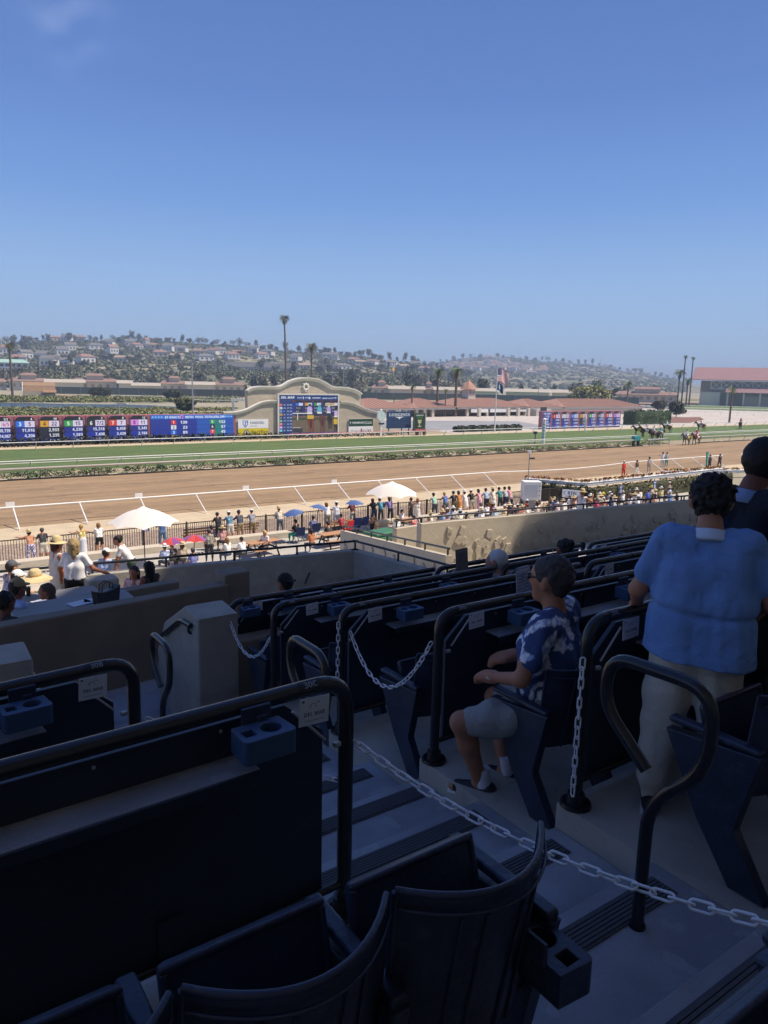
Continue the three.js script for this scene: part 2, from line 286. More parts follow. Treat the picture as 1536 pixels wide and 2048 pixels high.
function makeTree(name, label, H, W, col, n, size, trunkFrac = .3, lob = 6) {
  const t = thing(name, label, 'tree', V3(0, 0, 0));
  const pts = [V3(0, -.3, 0), V3(rr(-.1, .1), H * .25, 0), V3(rr(-.3, .3), H * .6, rr(-.2, .2))];
  mesh('trunk', polytube(pts, q => H * .028 * (1 - .6 * q), 6), M.bark, t);
  const g = crownGeo(lobesFor(W, H * (1 - trunkFrac), lob), n, size, col); g.translate(0, H * (trunkFrac + (1 - trunkFrac) / 2), 0);
  mesh('crown', g, LM, t); return t;
}
function palmGeo(R, n, col, droop = 1, dead = 0) {                      // a head of arching feathered leaves
  const pos = [], nor = [], colr = [];
  for (let f = 0; f < n; f++) {
    const az = f / n * 6.283 * 2.4 + rr(-.2, .2), el0 = rr(-.5, 1.2), L = R * rr(.8, 1.1), isDead = f < dead, e0 = isDead ? rr(-1.4, -1) : el0, k = isDead ? [.16, .12, .07] : col.map(c => c * rr(1.3, 2.2));
    let p = V3(0, 0, 0), e = e0; const S = 7, dir = V3(), side = V3(-Math.sin(az), 0, Math.cos(az)); let prev = null;
    for (let s = 0; s <= S; s++) {
      const w = R * .24 * Math.sin(Math.min(1, (s + .8) / S) * Math.PI * .9) + R * .02; dir.set(Math.cos(az) * Math.cos(e), Math.sin(e), Math.sin(az) * Math.cos(e));
      const ring = [p.clone().addScaledVector(side, w).add(V3(0, -w * .5, 0)), p.clone(), p.clone().addScaledVector(side, -w).add(V3(0, -w * .5, 0))];
      if (prev) for (const q of [0, 2]) {                               // leaflets with gaps between them
        for (let u = 0; u < 2; u++) {
          const a = prev[1].clone().lerp(ring[1], u * .5), b = prev[1].clone().lerp(ring[1], u * .5 + .3), c = prev[q].clone().lerp(ring[q], u * .5 + .55);
          for (const v of [a, b, c]) { pos.push(v.x, v.y, v.z); nor.push(dir.x * .3, .9, dir.z * .3); colr.push(...k); }
        }
      }
      prev = ring; p = p.clone().addScaledVector(dir, L / S); e -= droop * (.16 + .05 * s);
    }
  }
  const g = new THREE.BufferGeometry(); g.setAttribute('position', new THREE.Float32BufferAttribute(pos, 3)); g.setAttribute('normal', new THREE.Float32BufferAttribute(nor, 3)); g.setAttribute('color', new THREE.Float32BufferAttribute(colr, 3)); return g;
}
function palm(label, pos, H, R, r, col = [.10, .12, .045], n = 34, lean = 0, group) {
  const t = thing('palm_tree', label, 'palm tree', pos, 0, group);
  mesh('trunk', polytube([V3(0, -.2, 0), V3(lean * .2, H * .4, 0), V3(lean * .6, H * .8, 0), V3(lean, H, 0)], q => r * (1.25 - .5 * q), 8), M.bark, t);
  const g = palmGeo(R, n, col, 1, Math.round(n * .25)); g.translate(lean, H, 0); mesh('crown', g, LM, t); return t;
}
// a palm whose foot stands on the flat at px x, height read between two rows at its distance
function palmAt(label, px, pyTop, dist, Rpx, rpx, o = {}) {
  const d = ray(px, 1024); d.y = 0; d.normalize(); const e = ray(px, pyTop), H = EYE + dist * e.y / Math.hypot(e.x, e.z); const s = dist / FPX;
  return palm(label, V3(d.x * dist, 0, d.z * dist), H, Rpx * s, rpx * s, o.col, o.n || 34, (o.lean || 0) * s, o.group);
}
palmAt('tall thin fan palm rising alone high above the arched video wall', 573, 636, 330, 15, 1.9, { n: 60, lean: -4, col: [.08, .085, .04] });
palmAt('shorter fan palm behind the crest of the arched video wall', 622, 692, 300, 16, 1.7, { n: 60, col: [.13, .12, .045] });
palmAt('fan palm with a straight trunk in front of the green-roofed white building', 13, 690, 290, 13, 1.9, { n: 60, col: [.11, .12, .05] });
palmAt('fan palm with a straight trunk nearest the shingled barn', 41, 690, 285, 13, 1.9, { n: 60, col: [.11, .12, .05] });
for (const [x, y, d, r, w, l] of [[867, 742, 200, 17, 2.1, 'royal palm with a slim grey trunk left of the pavilion entrance'], [903, 742, 196, 20, 2.6, 'large royal palm with a thick grey trunk left of the flagpole'], [818, 772, 192, 11, 1.6, 'short royal palm over the left end of the pavilion roof'], [883, 780, 194, 9, 1.2, 'small palm between the two royal palms'], [1440, 776, 210, 13, 1.6, 'small royal palm beside the dark round shrubs on the paving'], [1180, 770, 300, 12, 1.2, 'slender palm behind the round yellow-green shrub tree'], [1237, 765, 300, 13, 1.4, 'palm behind the right end of the tiled pavilion roof'], [783, 792, 190, 6, 1, 'knee-high palm sprouting by the pavilion wall']]) palmAt(l, x, y, d, r, w, { col: [.10, .145, .05], n: 26 });
for (const [x, y, r, l] of [[1343, 713, 6, 'pencil-thin tall fan palm, left of the pair beside the red-roofed hall'], [1358, 716, 6, 'pencil-thin tall fan palm leaning, right of the pair beside the red-roofed hall'], [1335, 745, 15, 'bushy palm below the two pencil-thin palms'], [1352, 760, 12, 'bushy palm half hidden at the end of the red-roofed hall']]) palmAt(l, x, y, 360, r, 1.2, { n: 40, col: [.09, .11, .045] });

// individual trees: a few kinds, copied over the slope, the ridge and the flat
const TK = [makeTree('broadleaf_tree', '', 9, 9, [.09, .11, .055], 420, .75, .08, 7), makeTree('broadleaf_tree', '', 11, 8, [.12, .13, .065], 420, .75, .08, 7), makeTree('broadleaf_tree', '', 8, 11, [.10, .115, .07], 460, .75, .08, 9), makeTree('broadleaf_tree', '', 13, 6.5, [.08, .10, .055], 380, .7, .08, 6), makeTree('broadleaf_tree', '', 10, 10, [.17, .145, .10], 300, .6, .12, 8)];
for (const t of TK) { scene.remove(t); }
used.delete('broadleaf_tree');
const placeTree = (pos, k, s, label, group) => { const c = TK[k % 5].clone(); c.name = numbered('broadleaf_tree'); c.userData = { label, category: 'tree', group }; c.position.copy(pos); c.position.y -= s * .8; c.rotation.y = rnd() * 6.28; c.scale.setScalar(s); scene.add(c); return c; };
for (let px = -30; px < 930; px += rr(9, 17)) placeTree(hillAt(HILLS[0], px, rr(.95, 1.03)), rnd() * 5 | 0, rr(.75, 1.5), 'round dark tree standing on the ridge of the nearer hill', 'trees on the near ridge');
for (let px = 760; px < 1330; px += rr(10, 18)) placeTree(hillAt(HILLS[1], px, rr(.96, 1.02)), rnd() * 5 | 0, rr(1, 1.9), 'small dark tree on the ridge of the far hill', 'trees on the far ridge');
for (let i = 0; i < 120; i++) placeTree(hillAt(HILLS[0], rr(-40, 930), Math.pow(rnd(), .8) * .92 + .02), rnd() * 5 | 0, rr(.55, 1.15), 'dark tree among houses on the slope of the nearer hill', 'trees on the near slope');
for (let i = 0; i < 45; i++) placeTree(at(rr(180, 1330), rr(770, 774), 0).setLength(rr(420, 520)).setY(0), rnd() * 5 | 0, rr(.7, 1.25), 'dusty tree on the flat ground behind the stable rows', 'trees behind the stables');
{ // scrub: one uncountable mass over the slopes
  const g = crownGeo(lobesFor(6, 4, 5), 90, .9, [1, 1, 1]); const im = new THREE.InstancedMesh(g, leafMat([.12, .14, .07]), 13500); const m = new THREE.Matrix4(), q = new THREE.Quaternion(), c = new THREE.Color(); im.name = 'hillside_scrub';
  for (let i = 0; i < 13500; i++) { const crest = i > 10500, far = crest ? i > 12200 : i > 6800, h = HILLS[far ? 1 : 0]; let p; do { p = hillAt(h, far ? rr(700, 1350) : rr(-60, 960), crest ? rr(.9, 1.02) : rr(0, 1.02)); } while (fbm(p.x * .02 + 3, p.z * .02, 3) < .42 && rnd() < .75); const s = rr(.5, 1.2) * (far ? 1.35 : 1) * (crest ? 1.25 : 1); q.setFromAxisAngle(UP, rnd() * 6.28); im.setMatrixAt(i, m.compose(p, q, V3(s, s, s))); const k = rr(.7, 1.3); im.setColorAt(i, c.setRGB(k * rr(.9, 1.25), k, k * rr(.8, 1))); }
  im.castShadow = im.receiveShadow = true; scene.add(im); ud(im, 'dry scrub and brush covering the hillsides', 'scrub', null, 'stuff');
}
// houses on the hills
function house(w, d, h, wall, roofCol, hip) {
  const t = new THREE.Group(); const roof = h * .45;
  mesh('wall', box(w, h, d, 0, h / 2 - 1, 0), wall, t);
  const a = w / 2 + .5, b = d / 2 + .5, q = hip ? w * .28 : a; const v = [[-a, h - 1, b], [a, h - 1, b], [a, h - 1, -b], [-a, h - 1, -b], [-q, h - 1 + roof, 0], [q, h - 1 + roof, 0]];
  const g = new THREE.BufferGeometry(), pos = []; for (const f of [[0, 1, 5], [0, 5, 4], [2, 3, 4], [2, 4, 5], [1, 2, 5], [3, 0, 4]]) for (const k of f) pos.push(...v[k]); g.setAttribute('position', new THREE.Float32BufferAttribute(pos, 3)); g.computeVertexNormals(); mesh('roof', uvm(g), roofCol, t);
  const wg = []; for (let i = 0; i < 3; i++) wg.push([-w * .3 + i * w * .3]); for (const [x] of wg) mesh('window', box(w * .13, h * .3, .12, x, h * .5 - 1, d / 2 + .02), M.glass, t);
  return t;
}
const wallW = mat([.70, .68, .64], .8), wallC = mat([.55, .48, .38], .85), roofR = mat([.27, .16, .125], .9), roofG = mat([.16, .155, .15], .9), roofT = mat([.34, .26, .19], .9);
const HK = [house(13, 9, 5.5, wallW, roofR, true), house(11, 9, 6.5, wallW, roofG, false), house(15, 10, 5, wallC, roofR, true), house(12, 9, 4.5, wallC, roofT, false), house(10, 8, 7, wallW, roofR, false), house(16, 9, 5, wallW, roofG, true)];
const HL = ['white house with a red tiled hip roof', 'white house with a dark grey gable roof', 'tan house with a red tiled hip roof', 'tan house with a brown gable roof', 'tall white house with a red gable roof', 'long white house with a low grey roof'];
const putHouse = (h, px, t, k, where, group) => { const o = HK[k].clone(); o.name = numbered('hillside_house'); const p = hillAt(h, px, t); o.position.copy(p); o.position.y += 1; const d = ray(px, 1024); o.rotation.y = Math.atan2(-d.x, -d.z) + rr(-.6, .6); ud(o, HL[k] + where, 'house', group); scene.add(o); };
for (const [x, t, k] of [[20, .97, 1], [75, .98, 5], [125, 1.0, 2], [150, .98, 1], [180, 1, 0], [70, .6, 1], [125, .55, 5], [145, .62, 1], [60, .45, 0], [30, .72, 4], [105, .5, 1], [155, .78, 1], [210, .82, 5], [235, .9, 1], [240, .7, 4], [270, .9, 1], [285, .85, 0], [310, .9, 4], [318, .86, 2], [350, .78, 1], [372, .8, 5], [400, .75, 2], [430, .72, 4], [445, .8, 1], [330, .66, 2], [360, .6, 3], [420, .6, 5], [468, .62, 0], [480, .75, 2], [510, .85, 1], [540, .82, 5], [530, .7, 0], [590, .78, 1], [655, .9, 5], [670, .86, 1], [700, .8, 2], [715, .74, 3], [740, .8, 0], [770, .75, 1], [800, .7, 3], [780, .86, 5], [140, .35, 5], [190, .4, 0], [115, .3, 1], [260, .45, 3], [610, .55, 3], [680, .55, 5], [820, .85, 1], [840, .72, 2]]) putHouse(HILLS[0], x + rr(-4, 4), t, k, ' on the nearer hill', 'houses on the near hill');
for (let i = 0; i < 110; i++) { const px = rr(850, 1075); putHouse(HILLS[1], px, rr(.42, .98) * (1 - Math.abs(px - 960) / 420), [0, 2, 0, 4, 2, 1][i % 6], ' in the dense quarter on the far hill', 'houses on the far hill'); }
for (const [x, t, k] of [[1100, .97, 5], [1120, .9, 1], [1190, .98, 5], [1205, .93, 1], [1240, .97, 0], [1150, .8, 3], [1270, .9, 1]]) putHouse(HILLS[1], x, t, k, ' alone near the ridge of the far hill', 'lone houses on the far ridge');
// ---------------------------------------------------------------- rails along the tracks
function leanRail(name, label, u0, u1, v, h, dv, step, r, m, o = {}) {
  const t = thing(name, label, 'rail', P(u0, v, 0));
  mesh('top_rail', pipe([V3(0, h, 0), V3(u1 - u0, h, 0)], r, 0, 8), m, t);
  if (o.second) mesh('lower_rail', pipe([V3(0, h - .22, dv * .1), V3(u1 - u0, h - .22, dv * .1)], r * .7, 0, 6), m, t);
  const pg = pipe([V3(0, 0, dv), V3(0, .12, dv), V3(0, h - .05, .02), V3(0, h, 0)], o.pr || r * .75, .15, 6);
  for (let x = o.off || 0; x <= u1 - u0 + .01; x += step) { const p = mesh('post', pg, m, t); p.position.x = x; }
  return t;
}
const nr = leanRail('safety_rail', 'white safety rail with leaning posts between the sand verge and the dirt', -1, 47.8, 49.4, 1.12, 1.8, 3.86, .058, M.rail, { off: .2, pr: .045 });
{ // small number plates on the rail
  for (const [px, s] of [[20, '12'], [278, '11'], [492, '10'], [668, '9']]) { const x = onV(px, 1005, 49.4).x + 1; const p = mesh('number_plate', box(.5, .34, .04, x, 1.28, 0), print(64, 44, (c, w, h) => { c.fillStyle = '#eee'; c.fillRect(0, 0, w, h); c.fillStyle = '#333'; c.font = 'bold 34px sans-serif'; c.textAlign = 'center'; c.fillText(s, w / 2, 36); }), nr); }
}
leanRail('safety_rail', 'white rail standing alone behind the red-shirted officials at the track gap', 66, 84, 49.4, 1.12, 1.8, 3.9, .06, M.rail);
leanRail('safety_rail', 'white rail continuing beyond the gap past the two men in dark suits', 88, 128, 49.4, 1.12, 1.8, 3.9, .06, M.rail);
{ const pts = []; for (let i = 0; i <= 14; i++) { const t = i / 14; pts.push(P(47.8 + (66 - 47.8) * t, 49.4, 1.1 - Math.sin(t * Math.PI) * .22)); } const c = mesh('barrier_rope', polytube(pts, .05, 6), M.white); ud(c, 'sagging white barrier rope closing the gap in the near rail', 'rope'); }
leanRail('turf_rail', 'thin white rail with arched posts on the far side of the grass course', 8, 300, 95.8, 1.05, -.7, 4.2, .05, M.rail, { pr: .045 });
leanRail('turf_rail', 'white rail with leaning posts between the grass course and the flower verge', 4, 103, 75.8, 1.05, -1.5, 4.2, .05, M.rail, { second: true, pr: .05 });
leanRail('turf_rail', 'white rail with leaning posts beyond the horse gap', 110, 230, 76.6, 1.05, -1.5, 4.2, .05, M.rail, { second: true, pr: .05 });
function dirtRail(label, u0, u1) {
  const t = thing('inner_rail', label, 'rail', P(u0, 70.2, 0)); const L = u1 - u0;
  mesh('top_rail', rbox(L, .2, .34, L / 2, .98, 0, .08), surf([.40, .36, .31], .25, 128, .2, .5, { fx: 3, fy: 12 }), t);
  mesh('base_board', box(L, .14, .12, L / 2, .08, .15), M.dark, t);
  const pg = [rod(V3(0, 0, -.25), V3(0, .9, 0), .045, .04, 6)], bg = box(.8, .06, .2, 0, .17, .22);
  for (let x = 1; x < L; x += 4.6) { const p = mesh('post', merge(pg.map(g => g.clone())), M.grey, t); p.position.x = x; if (((x / 4.6) | 0) % 2) { const b = mesh('marker_block', bg, M.cream, t); b.position.x = x + 1.5; } }
}
dirtRail('broad weathered metal rail on the inside of the dirt track', 2, 97); dirtRail('broad metal rail on the inside of the dirt track beyond the horse gap', 111, 220);
{ const t = thing('gap_rail', 'swung-open grey gate rail end at the horse gap', 'gate', P(97.2, 70.2, 0)); mesh('rail', rbox(6.2, .22, .3, 3, .98, .7, .08), M.steel, t).rotation.y = .12; for (const x of [.6, 5.6]) mesh('leg', rod(V3(x, 0, .7), V3(x, .9, .7), .06, .06, 6), M.grey, t); }
// planting in the verge
{
  const g = crownGeo([[0, .13, 0, .5, .16, .4]], 26, .11, [1, 1, 1]); const N = 620, im = new THREE.InstancedMesh(g, leafMat([.16, .2, .10]), N), m = new THREE.Matrix4(), q = new THREE.Quaternion(), c = new THREE.Color(); im.name = 'verge_planting';
  for (let i = 0; i < N; i++) { const s = rr(.6, 1.5); q.setFromAxisAngle(UP, rnd() * 6.28); im.setMatrixAt(i, m.compose(P(rr(6, 105), rr(71, 74.4), 0), q, V3(s, s, s))); const w = rnd() < .3; w ? im.setColorAt(i, c.setRGB(2.6, 2, 2.6)) : im.setColorAt(i, c.setRGB(rr(.7, 1.2), rr(.8, 1.2), rr(.6, 1.2))); }
  scene.add(im); ud(im, 'low green and grey flowering plants in the verge', 'plants', null, 'stuff');
}
// ---------------------------------------------------------------- picket fence by the track
const pick = []; for (let i = 0; i < 19; i++) pick.push(box(.026, 1.12, .026, -1.14 + i * .126, .62, 0)); const pickG = merge(pick), ptG = rbox(.075, 1.28, .075, 1.2, .64, 0, .01), rlG = merge([box(2.4, .05, .045, 0, 1.18, 0), box(2.4, .04, .04, 0, .12, 0)]);
for (let i = 0; i < 21; i++) {
  const t = thing('picket_fence', 'brown metal picket fence panel along the apron edge', 'fence', P(-4 + i * 2.42, 39.3, 0), 0, 'picket fence panels along the track');
  ud(mesh('pickets', pickG, M.bronze, t), null, null, null, 'stuff'); mesh('post', ptG, M.bronze, t); mesh('rails', rlG, M.bronze, t);
}
function plate(label, px, py, v, w, h, draw, cat = 'sign', back = M.grey) { const p = onV(px, py, v); const t = thing('sign_plate', label, cat, V3(p.x, 0, p.z)); mesh('board', rbox(w, h, .03, 0, p.y, 0, .008), back, t); mesh('print', tr(panelGeo(w * .98, h * .98), 0, p.y, .018), print(256, Math.round(256 * h / w), draw), t); return t; }
const blueSign = (c, w, h) => { c.fillStyle = '#23468f'; c.fillRect(0, 0, w, h); c.fillStyle = '#fff'; c.fillRect(w * .15, h * .12, w * .7, h * .1); c.beginPath(); c.arc(w * .5, h * .42, w * .13, 0, 7); c.fill(); c.fillRect(w * .25, h * .6, w * .5, h * .1); c.fillRect(w * .2, h * .78, w * .6, h * .08); };
for (const [px, py, l] of [[291, 1056, 'small blue notice on the fence behind the umbrella pole'], [557, 1031, 'small blue notice on the fence beside the blue parasols'], [771, 1009, 'small blue notice on the fence near the second white umbrella']]) plate(l, px, py, 39.2, .42, .36, blueSign);

// ---------------------------------------------------------------- boards across the course
const BV = 103.4;
const colorNo = { 1: '#d8222c', 2: '#e9e9ef', 3: '#1f6fe0', 4: '#e0a21c', 5: '#2fa04a', 6: '#222', 7: '#e0402c', 8: '#e48be8' };
function odds(no, odd, ml, a) {
  return (c, w, h) => {
    c.fillStyle = '#b0566a'; c.fillRect(0, 0, w, h);
    c.fillStyle = '#0c0e18'; c.beginPath(); c.moveTo(0, h); c.lineTo(0, h * .18); c.quadraticCurveTo(w * .02, 2, w * .3, 2); c.lineTo(w * .7, 2); c.quadraticCurveTo(w * .98, 2, w, h * .18); c.lineTo(w, h); c.fill();
    c.fillStyle = '#fff'; c.font = `bold ${h * .12}px sans-serif`; c.textAlign = 'right'; c.fillText(ml, w * .86, h * .13);
    c.fillStyle = colorNo[no] || '#fff'; c.fillRect(w * .04, h * .16, w * .42, h * .22); c.fillStyle = '#e4d8f4'; c.fillRect(w * .47, h * .16, w * .5, h * .22);
    c.textAlign = 'center'; c.font = `bold ${h * .19}px sans-serif`; c.fillStyle = no == 2 || no == 8 || no == 4 ? '#222' : '#fff'; c.fillText(no, w * .25, h * .34); c.fillStyle = no < 3 ? '#c22a7a' : '#1c1430'; c.fillText(odd, w * .72, h * .34);
    for (let i = 0; i < 3; i++) { const g = no == 4 && i < 2 ? '#161a2c' : ['#12268c', '#132c9c', '#1634b0'][i]; c.fillStyle = g; c.fillRect(w * .04, h * (.4 + i * .195), w * .92, h * .18); c.fillStyle = '#f4f6ff'; c.textAlign = 'right'; c.font = `bold ${h * .155}px sans-serif`; c.fillText(a[i], w * .95, h * (.545 + i * .195)); }
  };
}
function boardFrame(name, label, px0, py0, px1, py1, v) { const a = onV(px0, py1, v), b = onV(px1, py0, v), b2 = onV(px1, py1, v), a2 = onV(px0, py0, v); const y1 = (a2.y + b.y) / 2, y0 = (a.y + b2.y) / 2; return { x0: a.x, x1: b.x, y0, y1, z: -v, t: thing(name, label, 'board', V3(a.x, 0, -v)) }; }
{
  const B = boardFrame('tote_board', 'long electronic odds board left of the arched video wall', -60, 830, 472, 884, BV), W = B.x1 - B.x0;
  mesh('cabinet', rbox(W, B.y1 - B.y0, .9, W / 2, (B.y0 + B.y1) / 2, -.5, .05), mat([.36, .14, .16], .8), B.t);
  mesh('footing', box(W - .4, B.y0, .7, W / 2, B.y0 / 2, -.55), M.grey, B.t);
  const cols = [[-14, 22, 2, '6/5', '5/2', ['30,739', '14,067', '12,957']], [30, 71, 3, '5', '4', ['11,016', '4,206', '1,928']], [79, 120, 4, '22', '10', ['2,933', '1,235', '1,020']], [127, 167, 5, '15', '8', ['4,230', '1,583', '909']], [173, 211, 6, '7/2', '3', ['15,318', '7,408', '3,352']], [217, 253, 7, '7', '8', ['8,458', '3,439', '2,300']], [260, 296, 8, '11', '12', ['5,345', '2,184', '2,006']]];
  let last = null;
  for (const [p0, p1, n, o, ml, a] of cols) {
    const xa = onV(p0, 855, BV).x - B.x0, xb = onV(p1, 855, BV).x - B.x0, h = B.y1 - B.y0 - .12; const s = mesh('screen', tr(new THREE.BoxGeometry(xb - xa, h, .08), (xa + xb) / 2, B.y0 + h / 2 + .04, 0), screenMat(192, 256, odds(n, o, ml, a), .62), B.t);
    if (last !== null) { const w = xa - last; if (w > .1) { const cg = crownGeo([[0, 0, 0, w * .5, h * .36, .12]], 160, .1, [.03, .04, .022]); const c = mesh('climber', tr(cg, (xa + last) / 2, B.y0 + h * .38, .02), LM, B.t); } } last = xb;
  }
  const xa = onV(302, 855, BV).x - B.x0, xb = onV(467, 855, BV).x - B.x0, h = B.y1 - B.y0 - .1;
  mesh('screen', tr(new THREE.BoxGeometry(xb - xa, h, .08), (xa + xb) / 2, B.y0 + h / 2 + .05, 0), screenMat(640, 200, (c, w, h) => {
    c.fillStyle = '#14309a'; c.fillRect(0, 0, w, h); c.fillStyle = '#1b57b8'; c.fillRect(w * .54, 0, w * .46, h); c.fillStyle = '#12807f'; c.fillRect(w * .74, h * .2, w * .12, h * .8); c.fillStyle = '#2a6fd8'; c.fillRect(0, 0, w, h * .17); c.fillStyle = '#9ad0ff';
    for (let i = 0; i < 4; i++) for (const x of [14, w - 84]) { c.save(); c.translate(x + i * 22, h * .085); c.rotate(.785); c.fillRect(-6, -6, 12, 12); c.restore(); }
    c.fillStyle = '#fff'; c.font = 'bold 25px sans-serif'; c.fillText('$1 EXACTA', w * .16, h * .14); c.fillStyle = '#e48be8'; c.fillRect(w * .34, 3, 24, 28); c.fillStyle = '#222'; c.fillText('8', w * .347, h * .14); c.fillStyle = '#fff'; c.fillText('WITH', w * .4, h * .14); c.fillText('POOL TOTAL', w * .52, h * .14); c.fillText('$56,391', w * .75, h * .14);
    [[1, '139', 5, '132'], [2, '23', 6, '57'], [3, '89', 7, '45'], [4, '194', 8, '-']].forEach(([n, a, m, b], i) => { const y = h * (.2 + i * .2); for (const [k, x, t] of [[n, .23, a], [m, .70, b]]) { c.fillStyle = colorNo[k]; c.fillRect(w * x, y + 3, 40, 33); c.fillStyle = k == 2 || k == 8 || k == 4 ? '#222' : '#fff'; c.font = 'bold 28px sans-serif'; c.textAlign = 'center'; c.fillText(k, w * x + 20, y + 30); c.fillStyle = '#fff'; c.textAlign = 'right'; c.font = 'bold 33px sans-serif'; c.fillText(t, w * x + 125, y + 32); c.textAlign = 'left'; } c.fillStyle = '#0d1f66'; c.fillRect(0, y - 2, w, 3); });
  }, .6), B.t);
  const hg = crownGeo([[0, 0, 0, 34, .62, .5]], 5200, .18, [.05, .06, .03]); const hd = mesh('clipped_hedge', tr(hg, 0, 0, 0), LM); hd.position.set(onV(215, 888, 101.9).x, .55, -101.9); ud(hd, 'low dark hedge along the foot of the long odds board', 'hedge');
}
{ // arched video wall
  const X = px => onV(px, 820, BV).x, Y = (px, py) => onV(px, py, BV).y;
  const t = thing('video_wall', 'pale stucco wall with an arched crest holding the big screen', 'wall', P(X(616), BV, 0)); const x0 = X(616), q = (px, py) => [X(px) - x0, Y(px, py)];
  const crest = [[499, 783], [506, 778], [520, 775], [545, 774.5], [564, 774], [573, 770], [582, 764.5], [598, 759], [616, 757], [634, 758.5], [649, 763.5], [660, 770], [668, 774.5], [690, 776], [710, 779.5], [720, 784], [727, 789]].map(p => q(...p));
  const wingL = [[446, 826], [460, 826], [478, 824], [495, 819], [511, 811], [525, 805], [540, 802.5], [553, 802]].map(p => q(...p)), wingR = [[680, 804], [695, 805], [708, 808], [722, 814], [736, 820], [752, 824], [764, 825]].map(p => q(...p));
  const st = M.stucco;
  mesh('upper_wall', tr(extrude([[crest[0][0] + .3, 0], [crest[crest.length - 1][0] - .3, 0], ...crest.slice().reverse()], .9), 0, 0, -1.7), st, t);
  mesh('wing', tr(extrude([[wingL[0][0] + .4, 0], [wingL[7][0], 0], ...wingL.slice().reverse()], .7), 0, 0, -.78), st, t); mesh('wing', tr(extrude([[wingR[0][0], 0], [wingR[6][0] - .4, 0], ...wingR.slice().reverse()], .7), 0, 0, -.78), st, t);
  const trim = mat([.74, .71, .64], .8), cor = (pts, z, k = 1) => { const c = new THREE.CatmullRomCurve3(pts.map(p => V3(p[0], p[1], z))); const P2 = c.getPoints(60), pos = []; const prof = [[-.5, .18], [.34, .18], [.34, .02], [.2, -.1], [.12, -.3], [0, -.38], [-.5, -.38]].map(p => [p[0] * k, p[1] * k]); const idx = [];
    P2.forEach((p, i) => { const T = V3().subVectors(P2[Math.min(60, i + 1)], P2[Math.max(0, i - 1)]).normalize(), N = V3(-T.y, T.x, 0); prof.forEach(w => pos.push(p.x + N.x * w[1], p.y + N.y * w[1], p.z + w[0])); if (i) for (let k2 = 0; k2 < 7; k2++) { const a = (i - 1) * 7 + k2, b = (i - 1) * 7 + (k2 + 1) % 7; idx.push(a, b, a + 7, b, b + 7, a + 7); } });
    const g = new THREE.BufferGeometry(); g.setAttribute('position', new THREE.Float32BufferAttribute(pos, 3)); g.setIndex(idx); const n = g.toNonIndexed(); n.computeVertexNormals(); return n; };
  mesh('cornice', cor(crest, -.8), trim, t); mesh('cornice', cor(wingL, -.06, .85), trim, t); mesh('cornice', cor(wingR, -.06, .85), trim, t);
  const md = q(616, 774); mesh('medallion', [tr(new THREE.TorusGeometry(.42, .16, 8, 20), md[0], md[1], -.72), ...[0, 1, 2, 3, 4, 5, 6, 7].map(i => tr(new THREE.SphereGeometry(.14, 6, 5), md[0] + Math.cos(i * .785) * .56, md[1] + Math.sin(i * .785) * .62, -.74)), rbox(.4, .35, .16, md[0], md[1] - .6, -.74, .05)], trim, t);
  const a = q(554, 787), b = q(677, 871), sw = b[0] - a[0], sh = a[1] - b[1], cx = (a[0] + b[0]) / 2, cy = (a[1] + b[1]) / 2;
  const fr = mesh('screen_frame', [box(sw, .22, .5, cx, cy + sh / 2 - .1, .02), box(sw, .22, .5, cx, cy - sh / 2 + .1, .02), box(.26, sh - .44, .5, cx - sw / 2 + .13, cy, .02), box(.26, sh - .44, .5, cx + sw / 2 - .13, cy, .02), box(sw - .3, sh - .3, .6, cx, cy, -.2)], trim, t);
  mesh('screen', tr(new THREE.BoxGeometry(sw - .54, sh - .46, .06), cx, cy, .14), screenMat(1024, 700, (c, w, h) => {
    c.fillStyle = '#6e5f49'; c.fillRect(0, 0, w, h); c.fillStyle = '#1d2f86'; c.fillRect(0, 0, w, h * .5); c.fillStyle = '#5a3340'; c.fillRect(0, h * .12, w, h * .07);
    for (let i = 0; i < 5; i++) { const x = w * (.27 + i * .155); c.fillStyle = '#141a3c'; c.fillRect(x, h * .13, w * .13, h * .4); c.fillStyle = ['#1f6fe0', '#e0a21c', '#2fa04a', '#333', '#e0402c'][i]; c.fillRect(x + 4, h * .19, w * .05, h * .07); c.fillStyle = '#d8d2ee'; c.fillRect(x + w * .055, h * .19, w * .07, h * .07); c.fillStyle = '#e8ecff'; c.font = 'bold 40px sans-serif'; c.fillText(['5', '22', '15', '7/2', '7'][i], x + w * .06, h * .25); c.font = '38px sans-serif'; c.fillText(['11,0', '2,9', '4,23', '15,3', '8,4'][i], x + 8, h * .34); c.fillText(['4,2', '1,2', '1,58', '7,4', '3,4'][i], x + 8, h * .42); }
    c.fillStyle = '#7a5a4c'; c.fillRect(0, h * .52, w, h * .04); c.fillStyle = '#3c4a2a'; c.fillRect(0, h * .56, w, h * .06); c.fillStyle = '#efeee8'; c.fillRect(w * .22, h * .44, w * .3, 14); c.fillRect(w * .3, h * .44, 12, h * .18);
    c.fillStyle = '#84765e'; for (let i = 0; i < 160; i++) c.fillRect(rnd() * w, h * (.64 + rnd() * .3), 30 * rnd(), 3); c.fillStyle = '#30343c'; c.fillRect(w * .22, h * .82, w * .17, h * .1); c.fillStyle = '#c9c9c6'; c.fillRect(w * .22, h * .8, w * .14, 10);
    const horse = (x, y, s, col) => { c.fillStyle = col; c.beginPath(); c.ellipse(x, y, 62 * s, 88 * s, 0, 0, 7); c.fill(); for (const d of [-38, -12, 16, 40]) { c.fillRect(x + d * s, y + 60 * s, 16 * s, 165 * s); } c.fillStyle = '#1c120c'; c.fillRect(x - 12 * s, y - 20 * s, 26 * s, 150 * s); };
